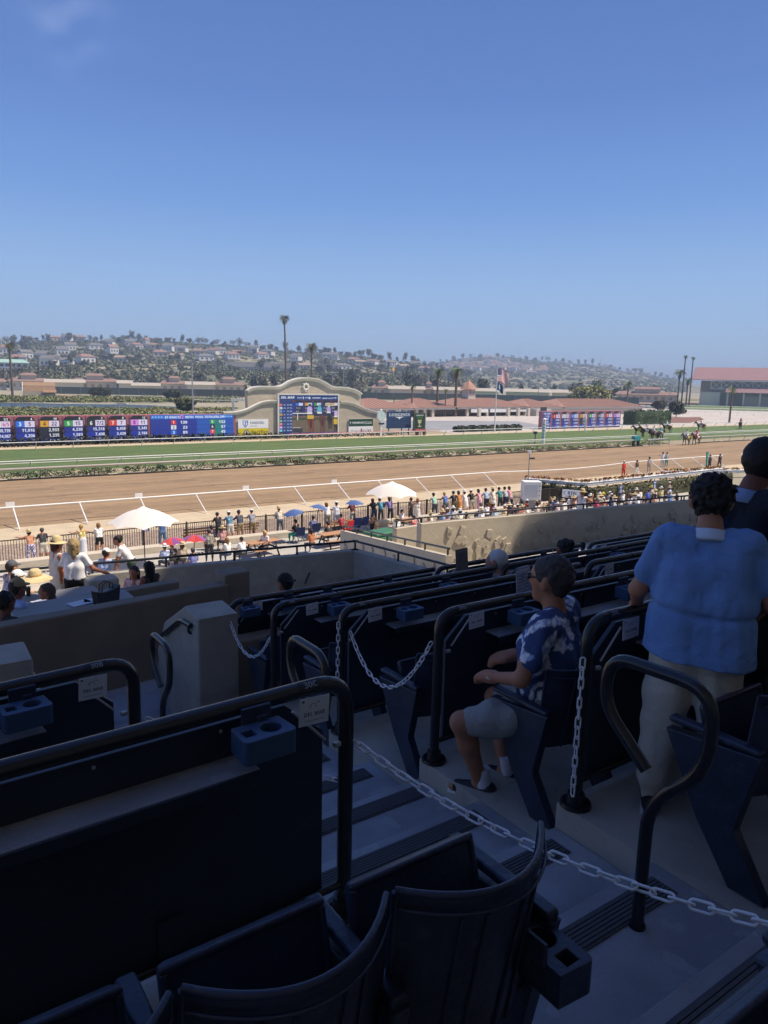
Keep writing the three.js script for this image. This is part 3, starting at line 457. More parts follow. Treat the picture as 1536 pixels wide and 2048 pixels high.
    const rider = (x, y, s, col, cap) => { c.fillStyle = col; c.beginPath(); c.ellipse(x, y, 46 * s, 64 * s, 0, 0, 7); c.fill(); c.fillStyle = cap; c.beginPath(); c.arc(x + 4, y - 78 * s, 26 * s, 0, 7); c.fill(); c.fillStyle = '#e9e4da'; c.fillRect(x - 46 * s, y + 46 * s, 92 * s, 34 * s); };
    horse(w * .86, h * .6, .8, '#241a14'); rider(w * .84, h * .36, .8, '#b9a2d8', '#ddd'); horse(w * .73, h * .62, .95, '#5e2c18'); rider(w * .68, h * .36, .9, '#59b4cc', '#4aa'); horse(w * .53, h * .64, 1.05, '#7a3114'); c.fillStyle = '#d8b224'; c.fillRect(w * .47, h * .5, w * .11, h * .09); rider(w * .51, h * .36, 1, '#cdb2e2', '#3a3044'); horse(w * .98, h * .7, 1, '#2c1a12'); c.fillStyle = '#d8b224'; c.fillRect(w * .93, h * .6, w * .07, h * .14); rider(w * .98, h * .46, .9, '#cdb2e2', '#333');
    c.fillStyle = '#173a7a'; c.fillRect(0, 0, w, h * .115); c.fillRect(0, h * .13, w * .215, h * .8); c.fillStyle = '#1d2f86'; c.fillRect(w * .1, h * .93, w * .9, h * .07); c.fillStyle = '#fff'; c.font = 'italic bold 54px sans-serif'; c.fillText('DEL MAR', 26, h * .085); c.font = 'bold 34px sans-serif'; c.fillStyle = '#cfe0ff'; c.fillText('RACE', w * .3, h * .08); c.fillText('MTP', w * .43, h * .08); c.fillStyle = '#fff'; c.font = 'bold 62px sans-serif'; c.fillText('1', w * .385, h * .1); c.fillText('4', w * .49, h * .1); c.font = 'bold 30px sans-serif'; c.fillText('LONGINES', w * .55, h * .08); c.fillText('RACES 1 & 10', w * .73, h * .09); c.fillText('1:56', w * .92, h * .08);
    for (let i = 0; i < 9; i++) { const y = h * (.21 + i * .079); c.fillStyle = ['#d8222c', '#e9e9ef', '#1f6fe0', '#e0a21c', '#222', '#2fa04a', '#e0722c', '#e48be8', '#3ac0d0'][i]; c.fillRect(10, y, 44, 40); c.fillStyle = i == 1 || i == 3 ? '#222' : '#fff'; c.font = 'bold 34px sans-serif'; c.fillText(i + 1, 22, y + 33); c.fillStyle = '#dfe6ff'; c.font = 'bold 26px sans-serif'; c.fillText(['18', '6/5', '5', '22', '15', '7/2', '7', '11', '30'][i], 74, y + 30); c.fillText(40 + i * 7, 134, y + 30); c.fillText(100 + i * 13, 174, y + 30); }
    c.fillStyle = '#d9c89c'; c.fillRect(w * .78, h * .2, w * .17, h * .07); c.fillStyle = '#5a4a2a'; c.font = 'bold 32px sans-serif'; c.fillText('DEL MAR', w * .795, h * .25);
  }, .6), fr);
  const spon = (p0, p1, p2, p3, w, h, draw) => { const A = q(p0, p1), C = q(p2, p3); const b = mesh('banner', rbox(C[0] - A[0], A[1] - C[1], .08, (A[0] + C[0]) / 2, (A[1] + C[1]) / 2, .06, .01), M.white, t); mesh('print', tr(panelGeo(C[0] - A[0] - .04, A[1] - C[1] - .04), (A[0] + C[0]) / 2, (A[1] + C[1]) / 2, .105), print(w, h, draw), b); };
  spon(475, 839, 536, 856, 512, 144, (c, w, h) => { c.fillStyle = '#f4f6f8'; c.fillRect(0, 0, w, h); c.strokeStyle = '#1c62c0'; c.lineWidth = 12; c.beginPath(); c.moveTo(80, 22); c.lineTo(160, 22); c.lineTo(156, 80); c.lineTo(120, 124); c.lineTo(84, 80); c.closePath(); c.stroke(); c.fillStyle = '#1c62c0'; c.fillRect(112, 40, 14, 60); c.fillRect(112, 40, 34, 12); c.fillStyle = '#40546c'; c.font = 'bold 54px sans-serif'; c.fillText('FANDUEL', 200, 74); c.font = '34px sans-serif'; c.fillStyle = '#8a97a6'; c.fillText('RACING', 202, 120); });
  spon(475, 857, 536, 873, 512, 144, (c, w, h) => { c.fillStyle = '#e8d21c'; c.fillRect(0, 0, w, h); c.fillStyle = '#3c4048'; c.beginPath(); c.arc(140, 68, 46, 0, 7); c.fill(); c.fillStyle = '#f0ead0'; c.beginPath(); c.arc(140, 68, 34, 0, 7); c.fill(); c.fillStyle = '#5a6a78'; c.fillRect(124, 44, 32, 44); c.fillStyle = '#3a3410'; c.beginPath(); c.arc(190, 104, 22, 0, 7); c.fill(); c.font = 'bold 76px serif'; c.fillText('Pacifico', 214, 92); c.fillRect(220, 108, 220, 5); });
  spon(697, 838, 746, 852, 512, 150, (c, w, h) => { c.fillStyle = '#1e4a3a'; c.fillRect(0, 0, w, h); c.fillStyle = '#fff'; c.font = 'bold 52px sans-serif'; c.fillText("YAAMAVA'", 66, 94); c.fillRect(30, 56, 8, 44); c.fillRect(18, 56, 32, 9); c.font = 'bold 24px sans-serif'; c.fillText('RESORT & CASINO', 320, 74, 170); c.fillText('AT SAN MANUEL', 320, 102, 170); });
  spon(697, 853, 746, 869, 512, 168, (c, w, h) => { c.fillStyle = '#f2f4f6'; c.fillRect(0, 0, w, h); c.fillStyle = '#6a7078'; c.font = 'italic 58px serif'; c.fillText('Michelob', 30, 106); c.fillStyle = '#b8202c'; c.fillRect(252, 40, 26, 92); c.fillStyle = '#555a62'; c.font = 'bold 62px sans-serif'; c.fillText('ULTRA', 290, 108); });
}
{ // round clock, timing board, trophy board
  const p = at(761, 872, 0), pc = onV(761, 832, -p.z), t = thing('track_clock', 'round white clock on a bracket at the end of the video wall', 'clock', V3(p.x, 0, p.z));
  mesh('post', rbox(.3, pc.y - .8, .3, 0, (pc.y - .8) / 2, 0, .03), M.white, t); const c1 = mesh('case', tr(rot(new THREE.CylinderGeometry(.85, .85, .34, 28), Math.PI / 2), 0, pc.y, 0), mat([.62, .66, .66], .5), t);
  mesh('dial', tr(new THREE.CircleGeometry(.74, 28), 0, pc.y, .175), print(128, 128, (c, w, h) => { c.fillStyle = '#cfe0dc'; c.fillRect(0, 0, w, h); c.strokeStyle = '#333'; c.lineWidth = 3; for (let i = 0; i < 12; i++) { const a = i * Math.PI / 6; c.beginPath(); c.moveTo(64 + 50 * Math.cos(a), 64 + 50 * Math.sin(a)); c.lineTo(64 + 58 * Math.cos(a), 64 + 58 * Math.sin(a)); c.stroke(); } c.beginPath(); c.moveTo(64, 64); c.lineTo(64, 20); c.moveTo(64, 64); c.lineTo(92, 60); c.stroke(); }), t);
  mesh('name_plate', box(1.1, .28, .08, 0, pc.y - 1.25, .18), M.navy, t); mesh('cap', rbox(.5, .3, .3, 0, pc.y + .95, 0, .1), M.white, t);
  const a = at(778, 871, 0), v = -a.z, A = onV(774, 823, v), B = onV(821, 856, v), t2 = thing('timing_board', 'blue timing board with a white winged emblem and blank digits', 'board', V3(A.x, 0, a.z)), w = B.x - A.x, h = A.y - B.y;
  mesh('panel', rbox(w, h, .3, w / 2, (A.y + B.y) / 2, 0, .03), mat([.05, .12, .25], .6), t2); for (const x of [.4, w * .62, w - .4]) mesh('leg', rod(V3(x, 0, 0), V3(x, B.y + .2, 0), .1, .1, 8), mat([.06, .14, .26], .6), t2);
  mesh('print', tr(panelGeo(w - .1, h - .1), w / 2, (A.y + B.y) / 2, .16), print(512, 360, (c, W, H) => { c.fillStyle = '#1d3c66'; c.fillRect(0, 0, W, H); c.fillStyle = '#eef2f6'; c.font = 'bold 86px serif'; c.textAlign = 'center'; c.fillText('LONGINES', W / 2, 96, 460); c.beginPath(); c.moveTo(150, 112); c.lineTo(362, 112); c.lineTo(276, 140); c.lineTo(256, 176); c.lineTo(236, 140); c.fill(); c.fillStyle = '#132b4c'; c.fillRect(24, 190, W - 48, 146); c.strokeStyle = '#33557e'; c.lineWidth = 9; for (let i = 0; i < 6; i++) { const x = 42 + i * 74; c.strokeRect(x, 208, 48, 54); c.strokeRect(x, 262, 48, 54); } }), t2);
  const g = at(838, 870, 0), gv = -g.z, C = onV(827, 826, gv), D = onV(850, 858, gv), t3 = thing('trophy_board', 'tall dark green board showing a gold cup, on a red wheeled cart', 'board', V3(C.x, 0, g.z)), w3 = D.x - C.x, h3 = C.y - D.y;
  mesh('panel', rbox(w3, h3, .2, w3 / 2, (C.y + D.y) / 2, 0, .03), mat([.03, .07, .045], .6), t3); mesh('cart', [rbox(w3 * .9, .5, 1, w3 / 2, .75, 0, .05)], mat([.4, .05, .05], .6), t3); for (const x of [.5, w3 - .5]) mesh('wheel', tr(rot(new THREE.CylinderGeometry(.34, .34, .2, 14), Math.PI / 2), x, .34, .5), M.dark, t3);
  mesh('print', tr(panelGeo(w3 - .12, h3 - .12), w3 / 2, (C.y + D.y) / 2, .11), print(256, 360, (c, W, H) => { c.fillStyle = '#18382a'; c.fillRect(0, 0, W, H); c.strokeStyle = '#6a7a4c'; c.lineWidth = 6; c.strokeRect(8, 8, W - 16, H - 16); c.fillStyle = '#fff'; c.font = 'bold 34px sans-serif'; c.textAlign = 'center'; c.fillText('LONGINES', W / 2, 58, 180); c.fillStyle = '#3f6a3c'; c.fillRect(60, 76, W - 120, 44); c.fillStyle = '#c8bd92'; c.fillRect(78, 150, 100, 16); c.fillRect(92, 166, 72, 62); c.fillRect(118, 228, 20, 62); c.fillRect(88, 290, 80, 22); }), t3);
  const rl = thing('red_rail', 'low red pipe rail in front of the video wall', 'rail', P(at(552, 874, 0).x, 100.4, 0)); const L = at(855, 866, 0).x - at(552, 874, 0).x; mesh('top_rail', rod(V3(0, .75, 0), V3(L, .75, 0), .07, .07, 6), mat([.4, .03, .04], .5), rl); for (let x = 0; x < L; x += 5) mesh('post', rod(V3(x, 0, 0), V3(x, .75, 0), .05, .05, 6), mat([.4, .03, .04], .5), rl);
  const bd = crownGeo([[0, .3, 0, 17, .4, .5]], 1500, .16, [.09, .09, .06]); const fb = mesh('flower_bed', bd, LM); fb.position.set(onV(655, 872, 101.4).x, .1, -101.4); ud(fb, 'bed of low grey-green plants at the foot of the video wall', 'plants');
}
{ // smaller odds board on the right
  const v = 104, B = boardFrame('tote_board', 'shorter electronic odds board against the tiled pavilion', 1083, 822, 1243, 856, v), W = B.x1 - B.x0;
  mesh('cabinet', rbox(W, B.y1 - B.y0, .9, W / 2, (B.y0 + B.y1) / 2, -.5, .05), mat([.36, .14, .16], .8), B.t);
  mesh('footing', box(W - .4, B.y0, .7, W / 2, B.y0 / 2, -.55), M.grey, B.t); const h = B.y1 - B.y0 - .14; const cols = [[0, '', '', []], [1, '18', '12', ['4,045', '1,819', '1,266']], [2, '6/5', '5/2', ['30,739', '4,067', '2,957']], [3, '5', '4', ['11,016', '4,206', '1,928']], [4, '22', '10', ['2,933', '1,235', '1,020']], [5, '15', '8', ['4,230', '1,583', '909']], [6, '7/2', '3', ['15,318', '7,408', '3,352']], [7, '7', '8', ['8,458', '3,439', '2,300']], [8, '11', '12', ['5,345', '2,184', '2,006']]];
  cols.forEach(([n, o, ml, a], i) => { const x = W * (i + .5) / 9; mesh('screen', tr(new THREE.BoxGeometry(W / 9 * .8, h, .08), x, B.y0 + h / 2 + .05, 0), screenMat(128, 176, n ? odds(n, o, ml, a) : (c, w, h) => { c.fillStyle = '#142a94'; c.fillRect(0, 0, w, h); c.fillStyle = '#fff'; c.font = 'bold 26px sans-serif'; c.textAlign = 'center'; ['DEL MAR', '1  2:00', 'TIME', '1:56', 'TO POST', '37,438'].forEach((s, k) => c.fillText(s, w / 2, 28 + k * 28, w * .9)); }, .55), B.t); });
}
// ---------------------------------------------------------------- hedges and shrubs on the infield
function hedge(label, px0, px1, pyb, pyt, dep, col) { const a = at(px0, pyb, 0), b = at(px1, pyb, 0), v = -(a.z + b.z) / 2, H = onV((px0 + px1) / 2, pyt, v).y, w = b.x - a.x; const g = []; const n = Math.max(3, Math.round(w / 3)); const L = []; for (let i = 0; i < n; i++) L.push([-w / 2 + (i + .5) * w / n, H / 2, 0, w / n * .62, H * .52, dep / 2]); const m = mesh('clipped_hedge', [crownGeo(L, 5200, .22, col), tinted(box(w * .97, H * .86, dep * .7, 0, H * .44, 0), col)], LM); m.position.set((a.x + b.x) / 2, 0, -v); return ud(m, label, 'hedge'); }
function tinted(g, c) { g = g.index ? g.toNonIndexed() : g; const n = g.attributes.position.count, a = new Float32Array(n * 3); for (let i = 0; i < n; i++) a.set(c, i * 3); g.setAttribute('color', new THREE.BufferAttribute(a, 3)); g.deleteAttribute('uv'); return g; }
hedge('long low clipped hedge in front of the flagpole', 890, 1061, 862, 850, 2, [.045, .06, .028]);
hedge('tall square green hedge at the end of the right odds board', 1243, 1344, 849, 819, 5, [.04, .075, .02]);
function shrub(label, px, pyb, wpx, hpx, col, n = 2600, s = .3) { const p = at(px, pyb, 0), k = p.length() / FPX, w = wpx * k, h = hpx * k; const t = thing('shrub', label, 'shrub', p); mesh('stem', rod(V3(0, 0, 0), V3(0, h * .5, 0), .12, .06, 6), M.bark, t); mesh('foliage', tr(crownGeo([[0, 0, 0, w * .42, h * .4, w * .4], ...lobesFor(w * 1.05, h * .9, 7)], n, s, col), 0, h * .5, 0), LM, t); return t; }
shrub('broad round yellow-green tree behind the tiled roof', 1183, 810, 92, 40, [.36, .36, .08], 5200, .6);
shrub('dull rounded shrub behind the square hedge', 1318, 822, 34, 22, [.085, .08, .045]); shrub('dark rounded shrub tree on a red mulch bed', 1352, 834, 34, 33, [.06, .065, .035]);
shrub('dark wind-blown shrub in front of the lagoon fence', 202, 797, 52, 24, [.05, .065, .03]); shrub('dark round shrub beside the far white rail', 346, 800, 46, 22, [.05, .065, .03]); shrub('green bush at the end of the lagoon', 371, 826, 42, 30, [.085, .11, .035]);
shrub('small round bush against the pavilion wall', 760, 826, 14, 12, [.07, .085, .04], 500); shrub('small clipped tree by the pavilion, left of the palms', 842, 823, 16, 24, [.12, .13, .05], 500); shrub('small clipped tree right of the first clipped tree', 828, 817, 16, 16, [.12, .13, .05], 500);
{ // reeds and brush round the lagoon
  const g = crownGeo([[0, .28, 0, 1.9, .34, 1.5]], 110, .2, [1, 1, 1]); const N = 2600, im = new THREE.InstancedMesh(g, leafMat([.27, .31, .12]), N), m = new THREE.Matrix4(), q = new THREE.Quaternion(), c = new THREE.Color(); im.name = 'lagoon_reeds';
  for (let i = 0; i < N; i++) { const a = rnd(), px = rr(-40, 470), p = at(px, a < .35 ? rr(796, 805) : a < .9 ? rr(826, 836) + Math.max(0, px - 330) * .02 : rr(817, 822), 0); const s = rr(.6, 1.4); q.setFromAxisAngle(UP, rnd() * 6.28); im.setMatrixAt(i, m.compose(p, q, V3(s, s * (a < .35 ? rr(.8, 1.8) : rr(.4, .9)), s))); const k = rr(.6, 1.3); im.setColorAt(i, c.setRGB(k, k * rr(.85, 1.1), k * .9)); }
  scene.add(im); ud(im, 'reeds and brush growing round the lagoon', 'reeds', null, 'stuff');
}
struct('mulch_bed', sheet([[1300, 836], [1400, 834], [1408, 839], [1380, 846], [1300, 846]].map(p => { const q = at(p[0], p[1], 0); return [q.x, -q.z]; }), .015), surf([.2, .1, .07], .3, 128, .3, .95, {}));
// ---------------------------------------------------------------- tiled pavilion
{
  const v = 150, X = px => onV(px, 820, v).x, Y = (px, py) => onV(px, py, v).y; const t = thing('pavilion', 'long low pavilion with red tiled hip roofs, columns and a small cupola', 'building', P(X(722), v, 0)); const ox = X(722);
  const eave = Y(1000, 813), rise = Y(1000, 797.5) - eave, D = 15, wallM = mat([.50, .45, .40], .9);
  for (const [a, b, bb] of [[722, 820, 0], [826, 906, .3], [908, 1052, .6], [1054, 1120, 0], [1122, 1282, .2]]) {
    const x0 = X(a) - ox, x1 = X(b) - ox, q = Math.min(6, (x1 - x0) * .4), y = eave - .2 + bb * .3; const vv = [[x0 - .8, y, 1.4], [x1 + .8, y, 1.4], [x1 + .8, y, -D], [x0 - .8, y, -D], [x0 + q, y + rise, -D / 2], [x1 - q, y + rise, -D / 2]]; const pos = []; for (const f of [[0, 1, 5], [0, 5, 4], [2, 3, 4], [2, 4, 5], [1, 2, 5], [3, 0, 4]]) for (const k of f) pos.push(...vv[k]); const g = new THREE.BufferGeometry(); g.setAttribute('position', new THREE.Float32BufferAttribute(pos, 3)); g.computeVertexNormals(); const r = mesh('roof', uvm(g), M.tile, t);
    const n = Math.round((x1 - x0) / 1.1), rg = []; for (let i = 1; i < n; i++) { const x = x0 + (x1 - x0) * i / n, k = Math.min(1, Math.min(x - x0, x1 - x) / q); rg.push(bar(V3(x, y + .04, 1.4), V3(x, y + rise * k + .04, 1.4 - (1.4 + D / 2) * k), .28, .12)); } if (rg.length) mesh('tile_rows', rg, M.tile, r);
    mesh('fascia', box(x1 - x0 + 1, .5, .3, (x0 + x1) / 2, y - .3, 1.0), mat([.6, .55, .5], .8), t); mesh('back_wall', box(x1 - x0, y - .4, .4, (x0 + x1) / 2, (y - .4) / 2, -5), wallM, t);
  }
  for (const px of [735, 752, 770, 790, 808, 830, 846, 862, 931, 971, 1013, 1012, 1047]) { const x = X(px) - ox; mesh('column', rbox(.75, eave - .5, .75, x, (eave - .5) / 2, .6, .05), mat([.6, .53, .42], .85), t); }
  for (const px of [942, 1000, 1020, 1040]) mesh('pier', rbox(.8, 2.2, .8, X(px) - ox, 1.1, 3.2, .06), mat([.62, .56, .46], .85), t);
  mesh('awning', [box(X(970) - X(936), .9, .12, (X(936) + X(970)) / 2 - ox, eave - 1.05, 1.2), box(X(1010) - X(974), .9, .12, (X(974) + X(1010)) / 2 - ox, eave - 1.05, 1.2), box(X(1048) - X(1015), .6, .12, (X(1015) + X(1048)) / 2 - ox, eave - 1.1, 1.2)], M.white, t);
  mesh('end_wall', box(X(1082) - X(1052), eave - .6, 6, (X(1052) + X(1082)) / 2 - ox, (eave - .6) / 2, 1), wallM, t); mesh('window', box(2.4, 1.1, .1, X(1066) - ox, 1.9, 4.05), M.glass, t); mesh('end_wall', box(X(1282) - X(1090), eave - .6, .4, (X(1090) + X(1282)) / 2 - ox, (eave - .6) / 2, .3), wallM, t);
  const ar = []; for (let i = 0; i <= 10; i++) { const a = Math.PI * i / 10; ar.push([Math.cos(a) * 2, 1.7 + Math.sin(a) * 1.3]); } mesh('arch_door', tr(extrude([[2, 0], ...ar, [-2, 0]], .3), X(986) - ox, 0, -4.8), M.dark, t);
  const cx = X(973) - ox, cy = eave + rise - .5; const cu = mesh('cupola', [box(2.6, 1.6, 2.6, cx, cy + .8, -D / 2), box(.35, 1.4, .35, cx - 1.1, cy + 2.2, -D / 2 + 1.1), box(.35, 1.4, .35, cx + 1.1, cy + 2.2, -D / 2 + 1.1), box(.35, 1.4, .35, cx, cy + 2.2, -D / 2 + 1.1), box(1.6, 1.4, 1.6, cx, cy + 2.2, -D / 2 - .3)], mat([.62, .56, .48], .85), t); const cn = new THREE.ConeGeometry(2.6, 2.5, 4); cn.rotateY(Math.PI / 4); mesh('cupola_roof', tr(cn, cx, cy + 4.1, -D / 2), M.tile, cu);
}
{ // flagpole and flags
  const p = at(989, 864, 0), v = -p.z, top = onV(992, 733, v); const t = thing('flagpole', 'tall slim white flagpole in front of the clipped hedge', 'flagpole', p); mesh('pole', rod(V3(0, 0, 0), V3(0, top.y, 0), .13, .07, 10), M.rail, t); mesh('finial', tr(new THREE.SphereGeometry(.17, 10, 8), 0, top.y + .1, 0), M.steel, t);
  const flag = (name, label, y, w, h, draw, sl) => { const g = new THREE.PlaneGeometry(w, h, 24, 10), a = g.attributes.position; for (let i = 0; i < a.count; i++) { const x = a.getX(i) + w / 2, k = x / w; a.setXYZ(i, x * .93, a.getY(i) - k * k * w * sl + Math.sin(k * 6) * .04, Math.sin(k * 8 + a.getY(i)) * .16 * k); } g.computeVertexNormals(); const m = mesh(name, g, print(380, 200, draw, .85)); m.position.set(p.x + .12, y - h / 2, p.z); ud(m, label, 'flag'); };
  flag('national_flag', 'striped red and white flag with a starred blue corner flying from the pole', top.y - .2, 2.9, 2.5, (c, w, h) => { for (let i = 0; i < 13; i++) { c.fillStyle = i % 2 ? '#f2f2f2' : '#b22234'; c.fillRect(0, i * h / 13, w, h / 13 + 1); } c.fillStyle = '#30356e'; c.fillRect(0, 0, w * .4, h * 7 / 13); c.fillStyle = '#fff'; for (let j = 0; j < 9; j++) for (let i = 0; i < (j % 2 ? 5 : 6); i++) c.fillRect(w * .4 * ((i + (j % 2 ? 1 : .5)) / 6.2), h * 7 / 13 * ((j + .6) / 9.6), 5, 5); }, .35);
  flag('blue_flag', 'smaller dark blue flag with a pale emblem below the striped flag', onV(992, 764, v).y, 1.5, 1.5, (c, w, h) => { c.fillStyle = '#24427c'; c.fillRect(0, 0, w, h); c.fillStyle = '#b8c4a0'; c.beginPath(); c.ellipse(w / 2, h / 2, w * .16, h * .3, 0, 0, 7); c.fill(); }, .5);
}
{ const p = at(1086, 887, 0), v = -p.z, y = onV(1084, 836, v).y; const t = thing('finish_post', 'white and green banded finish post on the grass course rail', 'post', p); mesh('post', rod(V3(0, 0, 0), V3(0, y - .5, 0), .26, .26, 14), M.white, t); for (let i = 0; i < 6; i++) mesh('band', tr(new THREE.CylinderGeometry(.27, .27, .16, 14), 0, .5 + i * (y - 1) / 6, 0), mat([.25, .5, .42], .5), t); mesh('mirror_head', tr(new THREE.SphereGeometry(.3, 12, 8), 0, y - .3, 0), M.white, t); mesh('camera_box', rbox(.4, .4, .5, -1.8, 1.7, 0, .05), M.dark, t); mesh('bracket', bar(V3(-1.8, 0, 0), V3(-1.8, 1.6, 0), .1, .1), M.dark, t); }
{ const p = at(1170, 864, 0), t = thing('marker_post', 'thin white pole in front of the right odds board', 'post', p); mesh('pole', rod(V3(0, 0, 0), V3(0, 2.6, 0), .12, .12, 8), M.white, t); mesh('tip', tr(new THREE.ConeGeometry(.16, .5, 8), 0, 2.8, 0), M.white, t); }
{ const p = at(1271, 893, 0), t = thing('starting_box', 'teal metal cabinet on legs beside the horse gap', 'cabinet', p); mesh('case', rbox(1.5, .7, .6, 0, 1.25, 0, .06), mat([.03, .25, .27], .6), t); for (const x of [-.55, .55]) mesh('leg', box(.12, .9, .45, x, .45, 0), M.dark, t); }
// ---------------------------------------------------------------- stables, far fence, far rails, halls
function gableRoof(x0, x1, y, rise, z0, z1, hip = 0) { const zm = (z0 + z1) / 2, v = [[x0, y, z0], [x1, y, z0], [x1, y, z1], [x0, y, z1], [x0 + hip, y + rise, zm], [x1 - hip, y + rise, zm]], pos = []; for (const f of [[0, 1, 5], [0, 5, 4], [2, 3, 4], [2, 4, 5], [1, 2, 5], [3, 0, 4]]) for (const k of f) pos.push(...v[k]); const g = new THREE.BufferGeometry(); g.setAttribute('position', new THREE.Float32BufferAttribute(pos, 3)); g.computeVertexNormals(); return uvm(g); }
const stRoof = surf([.26, .165, .14], .2, 128, .2, .9, {});
const bear = px => { const d = ray(px, 1024); d.y = 0; return d.normalize(); };
function stable(label, px0, px1, dist, h, kind) {
  const a = bear(px0).multiplyScalar(dist), b = bear(px1).multiplyScalar(dist), L = a.distanceTo(b), t = thing('stable_block', label, 'building', a, Math.atan2(-(b.z - a.z), b.x - a.x), 'stable blocks beyond the far turn');
  mesh('wall', box(L, h, 9, L / 2, h / 2, -4.5), kind ? mat([.72, .68, .52], .9) : M.cream, t); mesh('roof', gableRoof(-1, L + 1, h, 1.6, 1.4, -11, kind ? 0 : 2), kind === 1 ? mat([.42, .38, .32], .9) : stRoof, t);
  if (!kind) { const g = []; for (let x = 1; x < L - 2; x += 3.6) g.push(box(1.7, 1.6, .1, x + 1, h * .55, .05)); g.forEach(q => mesh('opening_shade_panel', q, M.shade, t)); mesh('upper_storey', [box(L * .4, 2.6, 6, L * .5, h + 1.6, -5)], M.tan, t); mesh('upper_roof', gableRoof(L * .27, L * .73, h + 2.9, 1.2, -1.2, -8.8, 1.5), stRoof, t); }  // flat brown panels stand in for the shaded stable openings
}
for (const [a, b, d, h, k, l] of [[-20, 30, 420, 4, 0, 'behind the two fan palms'], [36, 112, 415, 4.6, 0, 'behind the shingled barn'], [108, 180, 400, 4.4, 1, 'plain cream, right of the barn'], [160, 245, 412, 5, 0, 'with a raised middle, behind the wind-blown shrub'], [248, 272, 402, 4.4, 1, 'short and cream, behind the lagoon'], [272, 332, 430, 3, 1, 'low and dark topped, behind the lagoon'], [330, 382, 405, 4.6, 0, 'left of the tall lamp pole'], [380, 432, 400, 4.4, 1, 'cream, right of the tall lamp pole'], [432, 490, 405, 4.6, 0, 'left of the arched video wall'], [740, 776, 405, 4.6, 0, 'with panels as shaded openings, right of the arched video wall'], [774, 840, 400, 4.2, 1, 'cream, behind the short royal palm'], [836, 864, 405, 4.4, 0, 'between the royal palms'], [862, 910, 400, 4.2, 1, 'cream, behind the large royal palm'], [905, 942, 405, 4.4, 0, 'right of the large royal palm'], [940, 985, 400, 4, 1, 'behind the cupola'], [1000, 1085, 410, 4, 1, 'long and low behind the flags'], [1090, 1190, 415, 4, 1, 'long and low behind the yellow-green tree'], [1215, 1335, 420, 4, 0, 'behind the parked cars']]) stable('low stable block ' + l, a, b, d, h, k);
{ const a = bear(62).multiplyScalar(300), b = bear(125).multiplyScalar(300), L = a.distanceTo(b), t = thing('shingled_barn', 'small barn with a brown shingle gambrel roof and white gable', 'building', a, Math.atan2(-(b.z - a.z), b.x - a.x)); const pr = [[0, 2.2], [1.2, 4.4], [4, 5.6], [6.8, 4.4], [8, 2.2]]; mesh('wall', box(L, 2.3, 8, L / 2, 1.15, -4), mat([.55, .42, .32], .9), t); const g = extrude(pr, L); g.rotateY(Math.PI / 2); mesh('roof', g, surf([.30, .19, .11], .25, 128, .4, .95, {}), t); mesh('gable', tr(rot(extrude([[0, 0], ...pr, [8, 0]], .2), 0, Math.PI / 2, 0), -.3, 0, 0), M.white, t); mesh('porch', gableRoof(L * .6, L * 1.02, 2, .9, 2.4, -1), surf([.30, .17, .10], .25, 128, .4, .95, {}), t); }
{ const a = bear(-30).multiplyScalar(620), t = thing('office_building', 'white two-storey building with a pale green roof behind the fan palms', 'building', a, -Math.atan2(bear(15).x, -bear(15).z)); for (let s = 0; s < 2; s++) { mesh('storey', box(36, 4.2, 14, 18, 9 + s * 4.4, -7), M.white, t); for (let i = 0; i < 9; i++) mesh('window', box(2.6, 1.9, .2, 2.2 + i * 3.9, 9.2 + s * 4.4, .1), M.glass, t); } mesh('base', box(36, 7.6, 14, 18, 3.1, -7), M.grey, t); mesh('roof', gableRoof(-1, 37, 15.5, 2.6, 1.5, -15.5, 4), mat([.32, .50, .42], .7), t); }
{ const h = HILLS[0], p = hillAt(h, 455, .42), b = hillAt(h, 584, .42), L = p.distanceTo(b), t = thing('terraced_building', 'long low terraced building cut into the slope above the video wall', 'building', p.setY(14), Math.atan2(-(b.z - p.z), b.x - p.x)); for (let s = 0; s < 2; s++) { mesh('storey', box(L, 3.4, 12, L / 2, 1.7 + s * 4, -6 - s * 4), mat([.45, .42, .36], .9), t); mesh('slab', box(L + 2, .6, 13, L / 2, 3.6 + s * 4, -6 - s * 4), mat([.55, .5, .42], .9), t); } for (let i = 0; i < 24; i++) mesh('column', box(.5, 3.2, .4, L * (i + .5) / 24, 1.7, .2), mat([.40, .40, .42], .9), t); }
{ // green windscreen along the far side, with the far rails
  const a = bear(98).multiplyScalar(352), b = bear(1260).multiplyScalar(372), L = a.distanceTo(b), t = thing('screen_fence', 'long dark green screened fence along the far side of the course', 'fence', a, Math.atan2(-(b.z - a.z), b.x - a.x)); mesh('screen', box(L, 3.0, .1, L / 2, 1.7, 0), mat([.085, .115, .10], .9), t); for (let x = 0; x < L; x += 8) mesh('post', box(.15, 3.3, .15, x, 1.65, .12), M.grey, t);
  for (const [px0, d0, px1, d1, l] of [[230, 300, 1700, 330, 'thin white rail on the far side of the far course'], [380, 262, 1700, 285, 'thin white rail on the near side of the far course']]) { const A = bear(px0).multiplyScalar(d0), B = bear(px1).multiplyScalar(d1), n = A.distanceTo(B), r = thing('turf_rail', l, 'rail', A, Math.atan2(-(B.z - A.z), B.x - A.x)); mesh('top_rail', rod(V3(0, 1.05, 0), V3(n, 1.05, 0), .09, .09, 6), M.rail, r); const pg = rod(V3(0, 0, -.5), V3(0, 1.05, 0), .06, .06, 5); for (let x = 0; x < n; x += 5.2) mesh('post', pg, M.rail, r).position.x = x; }
}
